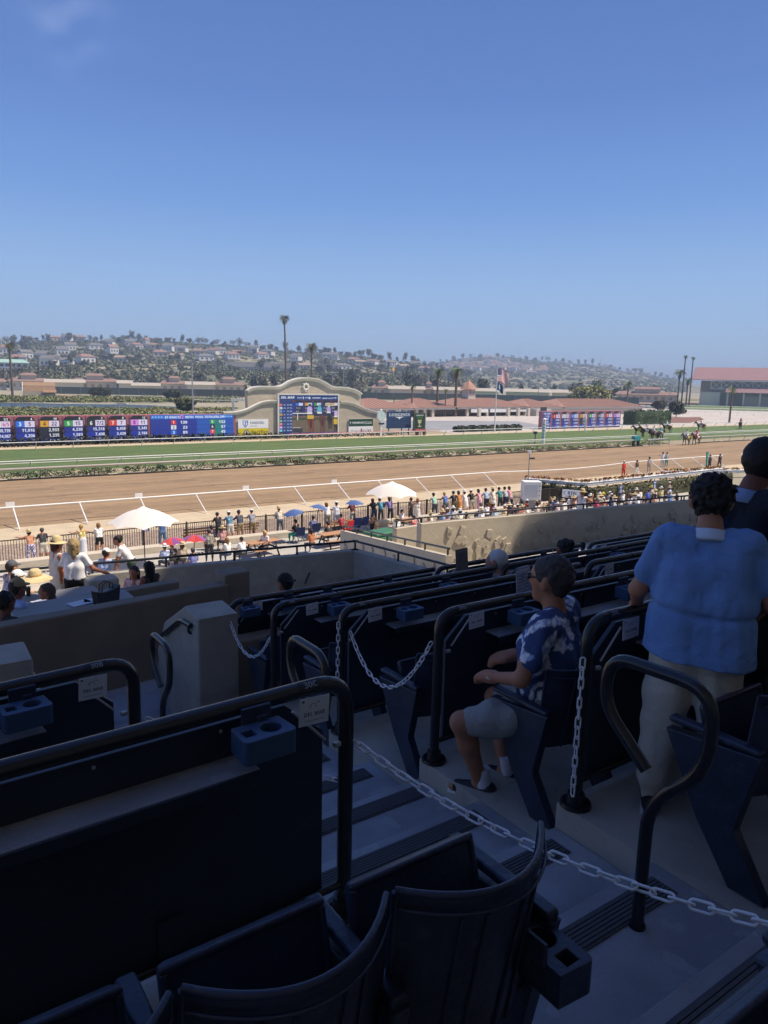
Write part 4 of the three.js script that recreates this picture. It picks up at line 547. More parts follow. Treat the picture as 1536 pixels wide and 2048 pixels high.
{ const A = at(1236, 812, 0), Bq = at(1720, 825, 0), n = A.distanceTo(Bq), r = thing('turf_rail', 'white rail along the grass of the far turn beyond the paving', 'rail', A, Math.atan2(-(Bq.z - A.z), Bq.x - A.x)); mesh('top_rail', rod(V3(0, 1.05, 0), V3(n, 1.05, 0), .09, .09, 6), M.rail, r); const pg = rod(V3(0, 0, -.5), V3(0, 1.05, 0), .06, .06, 5); for (let x = 0; x < n; x += 4.6) mesh('post', pg, M.rail, r).position.x = x; }
{ // red-roofed hall on the right
  const a = bear(1376).multiplyScalar(400), b = bear(1640).multiplyScalar(400), L = a.distanceTo(b), t = thing('exhibit_hall', 'big hall with a long faded red roof over a lattice of crossed braces', 'building', a, Math.atan2(-(b.z - a.z), b.x - a.x)); const roof = surf([.27, .155, .16], .14, 256, .08, .85, { fx: 3, fy: 30 }), tr2 = mat([.72, .69, .62], .85);
  t.scale.y = .84; mesh('roof', gableRoof(-4, L, 14.6, 7.4, 1.4, -30, 0), roof, t); mesh('wall', box(L, 14, 22, L / 2, 7, -16), mat([.42, .37, .31], .9), t); mesh('chord', [box(L - 4, .5, .5, L / 2 + 3, 13.9, .2), box(L - 4, .5, .5, L / 2 + 3, 9.4, .2)], tr2, t);
  for (let i = 0; i < 9; i++) { const x = 5 + i * 4.6; mesh('upright', box(.4, 4.2, .4, x, 11.6, .3), tr2, t); mesh('brace', bar(V3(x + .3, 9.6, .2), V3(x + 4.3, 13.7, .2), .35, .3), tr2, t); mesh('brace', bar(V3(x + .3, 13.7, .45), V3(x + 4.3, 9.6, .45), .35, .3), tr2, t); }
  mesh('lower_roof', gableRoof(12, 34, 7.6, 2.6, 6, -2), roof, t); mesh('lower_roof', gableRoof(36, 52, 6.6, 4.4, 8, -2), roof, t); mesh('porch_wall', [box(9, 7.5, 4, 5, 3.75, 1)], M.cream, t); mesh('porch_wall', box(13, 5.6, 1, 27, 2.8, 0), M.tan, t); for (const x of [13, 20, 27, 33]) mesh('column', box(.7, 7.4, .7, x, 3.7, 5), tr2, t); mesh('vent_dome', tr(new THREE.SphereGeometry(2.2, 14, 8, 0, 6.3, 0, 1.6), 53, 21.5, -14), M.white, t);
}
// parked cars, poles and the shell-shaped sign
{
  const carG = rbox(4.4, .75, 1.8, 0, .62, 0, .2), cabG = rbox(2.4, .6, 1.6, -.2, 1.2, 0, .22); const paints = [M.white, M.steel, mat([.05, .08, .16], .3), mat([.3, .3, .32], .3)]; const names = ['white', 'silver', 'dark blue', 'grey'];
  const whl = merge([[-1.4, .85], [1.4, .85], [-1.4, -.85], [1.4, -.85]].map(([x, z]) => tr(rot(new THREE.CylinderGeometry(.32, .32, .2, 10), Math.PI / 2), x, .32, z)));
  const put = (px, dist, k, l) => { const t = thing('parked_car', l, 'car', bear(px).multiplyScalar(dist), rr(-.3, .3) + .5, 'cars parked by the far fence'); mesh('body', carG, paints[k], t); mesh('windows', cabG, M.glass, t); mesh('wheels', whl, M.dark, t); };
  for (let i = 0; i < 20; i++) { const k = [0, 0, 1, 0, 2, 0, 3][i % 7]; put(1215 + i * 6.6, rr(318, 334), k, names[k] + ' car in the row parked before the red-roofed hall'); }
  for (const [px, k] of [[933, 0], [1024, 0], [1035, 2], [1052, 0], [1135, 0]]) put(px, 340, k, names[k] + ' car parked alone against the green screened fence');
}
function lampPole(label, px, pyT, dist, arm) { const d = bear(px).multiplyScalar(dist), e = ray(px, pyT), H = EYE + dist * e.y / Math.hypot(e.x, e.z), t = thing('lamp_pole', label, 'pole', d, rnd() * 3); mesh('pole', rod(V3(0, 0, 0), V3(0, H, 0), .16, .1, 8), M.steel, t); if (arm) mesh('lamp_head', [rbox(2.4, .22, .3, -.8, H, 0, .05), rbox(.8, .25, .5, -1.9, H - .1, 0, .08)], M.steel, t); else mesh('lamp_head', [rbox(1.6, .4, .4, 0, H, 0, .05)], M.steel, t); }
for (const [x, y, d, a, l] of [[391, 724, 150, 1, 'tall lamp pole with a single arm behind the long odds board'], [684, 728, 420, 0, 'lamp pole above the right shoulder of the video wall'], [663, 752, 380, 0, 'short lamp pole behind the crest of the video wall'], [1063, 762, 360, 0, 'lamp pole left of the yellow-green tree'], [1149, 763, 360, 0, 'double lamp pole over the yellow-green tree'], [1319, 768, 360, 0, 'lamp pole among the parked cars'], [247, 807, 140, 1, 'short lamp pole standing by the lagoon']]) lampPole(l, x, y, d, a);
{ const d = bear(780).multiplyScalar(430), H = 9.3 + 430 * .0125, t = thing('pole_sign', 'yellow and orange sign on a tall pole above the stables', 'sign', d); mesh('pole', rod(V3(0, 0, 0), V3(0, H - 1, 0), .25, .2, 8), M.grey, t); mesh('sign', rot(rbox(3.4, 2.0, .5, 0, 0, 0, .3), 0, .6, 0).translate(0, H, 0), mat([.72, .40, .08], .6), t); }
for (const [px, y, t] of [[914, 697, .98], [1021, 698, .98], [1180, 704, .97]]) { const p = hillAt(HILLS[1], px, t), e = ray(px, y), D = Math.hypot(p.x, p.z), H = EYE + D * e.y / Math.hypot(e.x, e.z) - p.y, o = thing('radio_mast', 'thin lattice mast on the far ridge', 'mast', p, 0, 'masts on the far ridge'); mesh('mast', rod(V3(0, -2, 0), V3(0, H, 0), .6, .25, 5), M.grey, o); }
{ const t = thing('pergola', 'white timber pergola left of the arched video wall', 'pergola', bear(470).multiplyScalar(175)); for (const x of [0, 3.4]) for (const z of [0, -3]) mesh('post', rbox(.5, 3.6, .5, x, 1.8, z, .05), M.white, t); for (let i = 0; i < 7; i++) mesh('rafter', box(.15, .3, 4.4, -.4 + i * .7, 4.0, -1.5), M.white, t); mesh('beam', [box(4.6, .3, .2, 1.7, 3.72, 0), box(4.6, .3, .2, 1.7, 3.72, -3)], M.white, t); t.rotation.y = -.4; }
// ---------------------------------------------------------------- grandstand: tiers, aisle, roof
const ROWV = 1.13, ROWD = .28, rowFront = k => 2.30 + k * ROWV, rowY = k => 7.2 - k * ROWD;   // row 0 carries boxes 29E and 30C
const AU0 = 1.45, AU1 = 2.72;                                            // the stair aisle
{
  const left = [], right = [];
  for (let k = -4; k <= 4; k++) { const v1 = rowFront(k), v0 = v1 - ROWV, y = rowY(k); left.push(span(-16, AU0, y - .9, y, -v0, -v1)); right.push(span(AU1, 24, y - .9, y, -v0, -v1)); }
  struct('box_floor', left, M.slab); struct('box_floor', right, M.slab);
  const st = new THREE.Group(); st.name = 'aisle_steps'; ud(st, null, null, null, 'structure'); scene.add(st);
  const ridgeG = []; for (let i = 0; i < 6; i++) ridgeG.push(box(AU1 - AU0 - .22, .006, .013, 0, .009, -.045 + i * .018)); ridgeG.push(box(AU1 - AU0 - .2, .006, .125, 0, .003, 0)); const gripG = merge(ridgeG);
  for (let k = -4; k <= 4; k++) for (let s = 0; s < 2; s++) {
    const v1 = rowFront(k) - (1 - s) * ROWV / 2, v0 = v1 - ROWV / 2, y = rowY(k) - s * ROWD / 2; const t = mesh('step', span(AU0 + .002, AU1 - .002, y - .7, y, -v0, -v1, .008), M.paint, st); t.position.y = .004;
    const g = mesh('grip_strip', gripG, M.grip, st); g.position.set((AU0 + AU1) / 2, y + .006, -v1 + .13);
  }
  // walkway in front of the lowest boxes, then the terrace stepping down to the apron
  struct('walkway', span(-16, 24, 4.6, 5.80, -6.83, -8.3), M.paint);
  const ter = []; for (let k = 0; k < 20; k++) { const v = 8.3 + k * 1.15, y = Math.max(.02, 5.52 - k * .285); ter.push(span(-30, 30, y - .8, y, -v, -(v + 1.15))); } struct('terrace_steps', ter, M.conc);
}
// stucco wall with a moulded relief of raised kite shapes
function wallRun(name, label, pts, yTop, yBot, th, m, o = {}) {
  const t = thing(name, label, 'wall', V3(0, 0, 0));
  for (let i = 0; i < pts.length - 1; i++) {
    const a = pts[i], b = pts[i + 1], L = Math.hypot(b[0] - a[0], b[1] - a[1]), ya = a[2] ?? yTop, yb = b[2] ?? yTop;
    const g = extrude([[0, yBot], [L, yBot], [L, yb], [0, ya]], th, .02); g.rotateY(Math.atan2(b[1] - a[1], b[0] - a[0])); g.translate(a[0], 0, -a[1]); const w = mesh('wall_panel', g, m, t);
    const ang = Math.atan2(b[1] - a[1], b[0] - a[0]), face = o.face ?? 1;
    if (o.relief) for (let k = 0; k < o.relief * L; k++) {
      const s = rr(.3, L - .4), yy = ya + (yb - ya) * s / L, y = rr(Math.max(yBot, yy - 1.9) + .25, yy - .32), sc = rr(.14, .26), q = [];
      const n = 4 + (rnd() * 2 | 0), a0 = rnd() * 6.28; for (let z = 0; z < n; z++) { const A = a0 + z / n * 6.28, r = sc * rr(.55, 1.1); q.push([Math.cos(A) * r * .7, Math.sin(A) * r]); }
      const rg = extrude(q, .05, .018); rg.translate(s, y, face > 0 ? th + .01 : -.045); rg.rotateY(ang); rg.translate(a[0], 0, -a[1]); mesh('relief_shape', rg, m, t);
    }
    if (o.rail) { const h = o.rail, off = face * th * .5; const A = V3(0, ya + h, th / 2), B = V3(L, yb + h, th / 2); const tf = p => p.applyAxisAngle(UP, ang).add(V3(a[0], 0, -a[1])); mesh('hand_rail', rod(tf(A.clone()), tf(B.clone()), .034, .034, 8), M.pipe, t); const n = Math.max(1, Math.round(L / 1.7)); for (let k = 0; k <= n; k++) { const s = .08 + (L - .16) * k / n, yy = ya + (yb - ya) * s / L; mesh('rail_post', rod(tf(V3(s, yy - .02, th / 2)), tf(V3(s, yy + h, th / 2)), .03, .03, 8), M.pipe, t); } }
  }
  return t;
}
const w1y = 4.5, w1a = at(177, 1147, w1y), w1b = at(712, 1098, w1y), w1c = at(905, 1150, w1y);
const W1 = wallRun('parapet_wall', 'plain grey stucco parapet with a black rail at the foot of the stand', [[w1a.x - 3.2, -w1a.z + .5], [w1a.x, -w1a.z], [w1b.x, -w1b.z], [w1c.x, -w1c.z]], w1y, 1.6, .22, M.pier, { rail: .26 });
const w2y = 4.66, w2a = at(835, 1046, w2y), w2b = at(1360, 1001, w2y);
wallRun('parapet_wall', 'tall tan stucco wall moulded with raised kite shapes, people sitting behind it', [[w2a.x, -w2a.z], [w2b.x, -w2b.z], [w2b.x + (w2b.x - w2a.x) * .5, -w2b.z + (-w2b.z + w2a.z) * .5]], w2y, 1.6, .24, M.stucco, { relief: 6.5, rail: .2 });
const w3a = at(692, 1062, 3.25), w3b = at(905, 1112, 4.4);
wallRun('ramp_wall', 'sloping tan stucco ramp wall moulded with raised shapes, dark rail on top', [[w3a.x, -w3a.z, 3.25], [w3b.x, -w3b.z, 4.4]], 4, 1.4, .22, M.stucco, { relief: 5, rail: .22, face: 1 });
const w4a = at(786, 1056, 3.7), w4b = at(836, 1049, 3.7);
wallRun('ramp_wall', 'short set-back tan wall joining the tall moulded wall', [[w4a.x, -w4a.z], [w4b.x + .1, -w4b.z]], 3.7, 1.4, .22, M.stucco, { rail: .28 });
// brackets with short sloping hand rails on the grey parapet
for (const [px, py, l] of [[352, 1136, 'short sloping hand rail on the grey parapet behind the two seated women'], [479, 1134, 'short sloping hand rail on the grey parapet above the dark wall end'], [632, 1124, 'short sloping hand rail on the grey parapet above the man in the black cap']]) {
  const p = at(px, py, 4.2), t = thing('wall_hand_rail', l, 'hand rail', p); mesh('rail', pipe([V3(-.62, -.42, .5), V3(-.16, -.02, .12), V3(.1, 0, 0)], .026, .08, 8), M.pipe, t); mesh('bracket', pipe([V3(.02, 0, 0), V3(.02, -.1, 0), V3(.02, -.1, -.12)], .016, .03, 6), M.pipe, t); mesh('cap', tr(new THREE.SphereGeometry(.034, 8, 6), .1, 0, 0), M.pipe, t);
}
// cheek walls at the head of the stairs
function cheek(label, u, v, w, yb, len) { const g = extrude([[0, yb], [0, 7.02], [.34, 7.05], [.95, 6.72], [len, 6.35], [len, yb]], w, .025); g.rotateY(Math.PI / 2); g.translate(u, 0, -v); const t = thing('cheek_wall', label, 'wall', V3(0, 0, 0)); mesh('pier', g, M.pier, t); mesh('hand_rail', pipe([P(u - .05, v + .95, 6.6), P(u - .05, v + .38, 6.93), P(u - .05, v + .1, 6.95)], .024, .08, 8), M.pipe, t); mesh('bracket', pipe([P(u - .05, v + .16, 6.95), P(u - .05, v + .16, 6.86), P(u + .05, v + .16, 6.84)], .014, .03, 6), M.pipe, t); return t; }
cheek('pale concrete cheek wall with a sloping top beside the 29A box', 2.42, 6.45, .36, 5.4, 1.2);
cheek('pale concrete cheek wall end beside the left stair, chain hooked to it', .55, 6.2, .36, 5.4, 1.2);
ud(mesh('low_wall', [span(2.79, 5.4, 5.2, 6.72, -6.5, -6.72, .03)], M.brown), 'low dark concrete wall below the 29A rail', 'wall'); ud(mesh('low_wall', [span(5.5, 14, 5.2, 6.6, -6.5, -6.72, .03)], M.brown), 'low dark concrete wall below the rails beyond the 29A box', 'wall');
const wcA = at(-60, 1258, 6.75), wcB = at(440, 1166, 6.75), wcC = at(482, 1158, 6.75);
wallRun('parapet_wall', 'dark brown plastered wall with a worn pale top across the walkway', [[wcA.x, -wcA.z], [wcB.x, -wcB.z]], 6.75, 4.8, .16, M.brown);
{ const t = thing('wall_pier', 'raised square pier ending the dark brown wall', 'wall', P(wcB.x + .02, -wcB.z, 0), .07); mesh('pier', rbox(wcC.x - wcB.x + .05, 2.1, .3, (wcC.x - wcB.x) / 2, 5.84, 0, .03), M.brown, t); mesh('knob', tr(new THREE.SphereGeometry(.03, 8, 6), wcC.x - wcB.x + .05, 6.8, 0), M.pipe, t); }
const wdA = at(-20, 1224, 6.0), wdB = at(196, 1186, 6.0), weA = at(-20, 1206, 5.35), weB = at(176, 1172, 5.35);
wallRun('table_wall', 'plastered table wall with a pale ledge in front of the woman in profile', [[wdA.x, -wdA.z], [wdB.x + 1.2, -wdB.z + .12]], 6.0, 4.4, .18, M.brown);
wallRun('table_wall', 'second plastered table wall lower down, before the sunlit terrace', [[weA.x, -weA.z], [weB.x, -weB.z]], 5.35, 4.0, .18, M.brown);
{ const p = at(203, 1160, 5.5); ud(mesh('wall_pier', rbox(.55, 1.3, .4, p.x, 4.9, p.z, .04), M.pier), 'grey concrete pier at the end of the lower table wall', 'pier'); }
for (const [px, py, l] of [[75, 1172, 'tan sunlit terrace step block beside the wide straw hat'], [40, 1188, 'tan sunlit low terrace wall behind the green chair']]) { const p = at(px, py, 4.6); ud(mesh('terrace_block', rbox(1.5, .8, .5, p.x, 4.25, p.z - .2, .04), M.stucco), l, 'wall'); }
ud(mesh('table', [rbox(1.6, .05, .62, at(150, 1212, 6.1).x, 6.1, at(150, 1212, 6.1).z - .1, .015), box(.06, 1, .06, at(150, 1212, 6.1).x, 5.6, at(150, 1212, 6.1).z - .1)], M.grey), 'grey table top behind the dark brown wall with papers on it', 'table');
ud(mesh('table', [rbox(1.7, .05, .6, at(95, 1198, 5.5).x, 5.5, at(95, 1198, 5.5).z - .1, .015), box(.06, .9, .06, at(95, 1198, 5.5).x, 5.05, at(95, 1198, 5.5).z)], M.grey), 'grey table top in front of the woman in profile', 'table');
function sheetOn(name, label, px, py, y, w, d, turn, col) { const p = at(px, py, y); const m = mesh(name, rbox(w, .006, d, 0, 0, 0, .002), mat(col, .8)); m.position.copy(p); m.rotation.y = turn; ud(m, label, 'paper'); }
sheetOn('paper_sheet', 'white paper sheet lying on the table beside the dark handbag', 160, 1206, 6.135, .3, .22, .3, [.6, .63, .7]); sheetOn('paper_sheet', 'folded paper by the dark handbag', 186, 1200, 6.135, .24, .18, -.2, [.55, .58, .66]); sheetOn('paper_sheet', 'white sheet on the table of the woman in profile', 86, 1202, 5.535, .34, .24, .2, [.6, .64, .75]);
// the roof and the deck overhead (out of view; shaped to cast the shade on the seats)
{
  const sx = SUN.x / SUN.y, sz = SUN.z / SUN.y, Yr = 40, k = Yr - 4.6; const sh = (u, v) => [u + k * sx, v - k * sz];
  const poly = [sh(-12, -7), sh(1.6, 12.6), sh(6.6, 18.15), sh(11.75, 17.9), sh(11.9, 13.2), sh(18.9, 13.0), sh(19.15, 18.0), sh(60, 18.0), sh(60, -40), sh(-60, -40), sh(-60, -7)];  // roof outline cut to throw the shadow edges; bay and slant invented
  const g = extrude(poly, .7); g.rotateX(-Math.PI / 2); g.translate(0, Yr, 0); ud(mesh('shade_roof', g, mat([.55, .54, .52], .9)), 'unseen high roof over the grandstand, bay cut to shape its shadow', 'roof');
  const d = thing('upper_deck', 'upper seating deck forming a low ceiling over the boxes', 'deck', V3(0, 0, 0)); mesh('deck_slab', span(-40, 40, 12.75, 13.4, 14, -.6), mat([.55, .54, .52], .9), d); mesh('deck_front', span(-40, 40, 13.41, 14.3, -.4, -.6), mat([.3, .29, .27], .9), d);
  ud(mesh('back_wall', span(-40, 40, 6, 12.74, 6, 6.4), mat([.45, .44, .42], .9)), 'pale rear wall of the seating level', 'wall');
}
// ---------------------------------------------------------------- box fronts with rails, panels, shelves
const plateMat = print(256, 220, (c, w, h) => { c.fillStyle = '#c9cfda'; c.fillRect(0, 0, w, h); c.strokeStyle = '#1a2436'; c.lineWidth = 4; c.beginPath(); c.moveTo(80, 66); c.quadraticCurveTo(100, 40, 130, 50); c.lineTo(160, 34); c.lineTo(176, 50); c.moveTo(100, 58); c.lineTo(84, 84); c.moveTo(126, 58); c.lineTo(150, 80); c.stroke(); c.fillStyle = '#141c2c'; c.fillRect(14, 12, 22, 16); c.font = 'bold 44px sans-serif'; c.textAlign = 'center'; c.fillText('DEL MAR', w / 2, 146, 216); c.font = '16px sans-serif'; c.fillText('THOROUGHBRED CLUB', w / 2, 190, 190); }, .5);
const cupGeo = (() => { // block with a round well and a square well
  const s = new THREE.Shape(); const w = .24, d = .15, r = .025; s.moveTo(-w / 2 + r, -d / 2); s.lineTo(w / 2 - r, -d / 2); s.quadraticCurveTo(w / 2, -d / 2, w / 2, -d / 2 + r); s.lineTo(w / 2 - .01, d / 2); s.lineTo(-w / 2 + .01, d / 2); s.lineTo(-w / 2, -d / 2 + r); s.quadraticCurveTo(-w / 2, -d / 2, -w / 2 + r, -d / 2);
  const h = new THREE.Path(); h.absarc(.035, 0, .05, 0, Math.PI * 2, true); s.holes.push(h); const q = new THREE.Path(); q.moveTo(-.1, -.035); q.lineTo(-.1, .03); q.lineTo(-.04, .03); q.lineTo(-.04, -.035); q.closePath(); s.holes.push(q); const h2 = new THREE.Path(); h2.absarc(.1, .03, .008, 0, 6.283, true); s.holes.push(h2);
  const g = new THREE.ExtrudeGeometry(s, { depth: .1, bevelEnabled: true, bevelSize: .004, bevelThickness: .004, bevelSegments: 2, curveSegments: 20 }); g.rotateX(-Math.PI / 2); return { body: uvm(g), floor: box(.22, .01, .13, 0, .005, 0), clamp: merge([rbox(.14, .075, .02, .01, .135, -.088, .006), rbox(.05, .06, .03, .03, .1, -.08, .006)]) };
})();
function cupHolder(parent, x, y, z, turn = 0) { const b = mesh('cup_holder', cupGeo.body, M.cup, parent); b.position.set(x, y, z); b.rotation.y = turn; mesh('well_floor', cupGeo.floor, M.navy, b); mesh('clamp', cupGeo.clamp, M.seat, b); return b; }
function labelMat(s) { return print(128, 64, (c, w, h) => { c.fillStyle = '#14171c'; c.fillRect(0, 0, w, h); c.fillStyle = '#8d929c'; c.font = 'bold 46px sans-serif'; c.textAlign = 'center'; c.fillText(s, w / 2, 48); }, .5); }
// one box front: end = u of the bent end, L = length away from it, sgn = +1 runs to larger u
function boxFront(label, end, L, sgn, row, o = {}) {
  const v = rowFront(row) - .07, y0 = rowY(row), H = o.H || 1.0, t = thing('box_front', label, 'barrier', P(end, v, y0), 0, o.group); const X = s => sgn * s, z0 = 0;
  const hh = H - .03; mesh('rail', pipe([V3(X(L), hh, 0), V3(X(0), hh, 0), V3(X(0), 0, 0)], .03, .13, 14), M.pipe, t);
  if (!o.noFlange) mesh('flange', [tr(new THREE.CylinderGeometry(.075, .08, .02, 20), 0, .012, 0), tr(new THREE.CylinderGeometry(.042, .05, .05, 16), 0, .045, 0), ...[0, 1, 2, 3].map(i => tr(new THREE.CylinderGeometry(.01, .01, .012, 6), Math.cos(i * 1.57 + .8) * .058, .026, Math.sin(i * 1.57 + .8) * .058))], M.black, t);
  if (L > 1.2) mesh('rail_sleeve', [tr(rot(new THREE.CylinderGeometry(.0325, .0325, .06, 14), 0, 0, Math.PI / 2), X(L * .26), hh, 0), tr(rot(new THREE.CylinderGeometry(.0325, .0325, .05, 14), 0, 0, Math.PI / 2), X(L * .6), hh, 0)], M.black, t);
  const a = .09, xa = Math.min(X(a), X(L)), xb = Math.max(X(a), X(L));
  const pt = hh - .06; const pg = extrude(sgn > 0 ? [[xa, .1], [xb, .1], [xb, pt], [xa + .16, pt], [xa, pt - .14]] : [[xa, .1], [xb, .1], [xb, pt - .14], [xb - .16, pt], [xa, pt]], .02, .003); pg.translate(0, 0, -.05); mesh('panel', pg, M.navy, t);
  const sa = X(.42), sb = X(L), s0 = Math.min(sa, sb), s1 = Math.max(sa, sb); mesh('shelf', [span(s0, s1, hh - .20, hh - .188, .105, -.028, .003)], M.paint, t); mesh('shelf_lip', span(s0, s1, hh - .235, hh - .19, .117, .106, .003), M.navy, t);
  mesh('lower_rail', [rod(V3(X(0), .13, 0), V3(X(L), .13, 0), .016, .016, 8)], M.pipe, t); for (let s = .7; s < L; s += .9) mesh('bracket', box(.09, .2, .012, X(s), .18, -.02), M.navy, t);
  { const rv = []; for (let q = .5; q < L - .1; q += .42) rv.push(tr(new THREE.SphereGeometry(.007, 6, 4), X(q), hh - .085, -.024)); if (rv.length) ud(mesh('rivets', rv, M.steel, t), null, null, null, 'stuff'); mesh('panel_joint', [box(.012, hh - .2, .006, X(L * .52), (hh + .06) / 2, -.022)], M.black, t); }
  if (L > .6) { mesh('tie', rod(V3(X(.1), hh - .22, .01), V3(X(.24), hh - .07, .01), .006, .006, 5), M.steel, t); mesh('clip', rbox(.03, .02, .02, X(.06), hh - .24, .03, .005), M.steel, t); }
  const pl = mesh('notice_plate', rot(rbox(.125, .105, .004, 0, 0, 0, .002), 0, 0, .05 * sgn), plateMat, t); pl.position.set(X(o.plate || .27), hh - .07, .045); const pf = mesh('plate_print', panelGeo(.122, .102), plateMat, pl); pf.position.z = .0035; pf.rotation.z = .05 * sgn;
  if (o.text) { const m = mesh('number_label', (() => { const g = new THREE.CylinderGeometry(.0312, .0312, .085, 10, 1, true, -.75, 1.5); g.rotateZ(Math.PI / 2); g.rotateX(.0); const q = g.attributes.uv, p = g.attributes.position; for (let i = 0; i < q.count; i++) { const ang = Math.atan2(p.getZ(i), p.getY(i)); q.setXY(i, p.getX(i) / .085 + .5, 1 - (ang + .1) / 1.5); } return g; })(), labelMat(o.text), t); m.geometry = curvedLabel(); m.position.set(X(.17), hh, 0); }
  for (const s of o.cups || []) cupHolder(t, X(s), hh - .125, .115).scale.setScalar(.78);
  return t;
}
function curvedLabel() { const g = new THREE.PlaneGeometry(.09, .045, 1, 6), p = g.attributes.position, r = .0312; for (let i = 0; i < p.count; i++) { const a = .78 - p.getY(i) / r; p.setXYZ(i, p.getX(i), Math.cos(a) * r, Math.sin(a) * r); } g.computeVertexNormals(); return g; }
boxFront('near box front panel marked 30C with a blue cup holder on its rail', 1.405, 9, -1, 0, { text: '30C', cups: [.41], plate: .17, H: 1.02 }).rotation.y = .036;
boxFront('box front panel marked 30B beyond the nearest box', .93, 9, -1, 1, { text: '30B', cups: [.5], plate: .2, H: 1.09 }).rotation.y = .085;
const names29 = ['29E', '29D', '29C', '29B', '29A']; const cups29 = [[], [.62, 1.7], [.55, 1.9], [.6, 1.9], [.16, .62, 1.1, 1.9]];
names29.forEach((s, i) => boxFront(`box front panel marked ${s} across the stair aisle`, i === 4 ? 2.86 : 2.78, 2.62, 1, i, { text: s, cups: cups29[i], noFlange: i === 4, plate: i === 3 ? .36 : .27 }));
for (let i = 0; i < 5; i++) for (let b = 0; b < 3; b++) boxFront(`unmarked box front panel in row ${s5(i)} beyond the first box`, 5.52 + b * 2.78, 2.6, 1, i, { cups: [1.8], group: 'box fronts further along the rows' });
function s5(i) { return ['E', 'D', 'C', 'B', 'A'][i]; }
// ---------------------------------------------------------------- chains of white plastic links
const linkGeo = (() => { const p = [], L = .021, r = .0125; for (let i = 0; i <= 8; i++) { const a = Math.PI * i / 8; p.push(V3(L + Math.sin(a) * r, Math.cos(a) * r, 0)); } for (let i = 0; i <= 8; i++) { const a = Math.PI + Math.PI * i / 8; p.push(V3(-L + Math.sin(a) * r, Math.cos(a) * r, 0)); } p.push(p[0].clone()); return polytube(p, .0042, 7, false); })();
function chain(label, A, B, sag, o = {}) {
  const t = thing('barrier_chain', label, 'chain', A.clone()); const C = B.clone().sub(A), N = 240, pts = []; for (let i = 0; i <= N; i++) { const s = i / N; pts.push(C.clone().multiplyScalar(s).add(V3(0, -4 * sag * s * (1 - s), 0))); }
  let run = 0, next = 0, k = 0; const step = .0535 * (o.s || 1); for (let i = 1; i <= N; i++) { run += pts[i].distanceTo(pts[i - 1]); if (run >= next) { const d = pts[i].clone().sub(pts[i - 1]).normalize(); const m = mesh('chain_link', linkGeo, M.chain, t); m.position.copy(pts[i]); m.quaternion.setFromUnitVectors(V3(1, 0, 0), d); m.rotateX((k % 2 ? Math.PI / 2 : 0) + rr(-.35, .35) + .5); m.scale.setScalar(o.s || 1); next += step; k++; } }
  return t;
}
chain('long white plastic chain stretched from the 30C post across the stairs', P(1.435, 2.23, 7.93), at(1600, 1862, 8.02), .1, { s: 1.0 });
chain('white plastic chain sagging from the concrete cheek wall to the 29B post', P(2.72, 6.42, 6.95), P(2.76, 5.62, 7.08), .27, { s: .95 });
chain('white plastic chain sagging between the 29C and 29D posts', P(2.84, 4.45, 7.42), P(2.75, 3.38, 7.72), .36, { s: .95 });
chain('white plastic chain hanging straight down the 29E post', P(2.72, 2.2, 7.98), P(2.715, 2.2, 7.3), 0, { s: .95 });
chain('white plastic chain running down from the 30B post behind the rail', P(1.0, 3.36, 7.66), P(2.0, 3.2, 7.1), .02, { s: .95 });
chain('short white chain end dangling beside the 29C post', P(2.74, 4.47, 7.5), P(2.735, 4.47, 7.0), 0, { s: .9 });
chain('short white chain hooked to the left concrete cheek wall', P(.93, 6.2, 6.9), P(1.02, 5.9, 6.55), .02, { s: .95 });
// ---------------------------------------------------------------- teardrop hand rails in the aisle
function teardrop(label, u, v, y, turn) { const t = thing('loop_hand_rail', label, 'hand rail', P(u, v, y), turn); const H = 1.06;
  mesh('loop', pipe([V3(0, 0, 0), V3(0, .54, 0), V3(-.21, .75, 0), V3(-.21, H, 0), V3(.21, H, 0), V3(.23, .86, 0), V3(.02, .66, 0)].map(p => V3(-p.x, p.y, p.z)), .025, .13, 12), M.pipe, t); mesh('foot_plate', tr(new THREE.CylinderGeometry(.03, .034, .02, 14), 0, .01, 0), M.black, t); }
teardrop('black teardrop-shaped hand rail on the steps beside the blue polo shirt', 2.32, 1.52, 7.2, -1.5); teardrop('black teardrop-shaped hand rail standing before the 29C box', 2.0, 3.6, 6.7, -1.57); teardrop('black teardrop-shaped hand rail beside the concrete cheek wall', 1.78, 5.62, 6.15, -1.57);
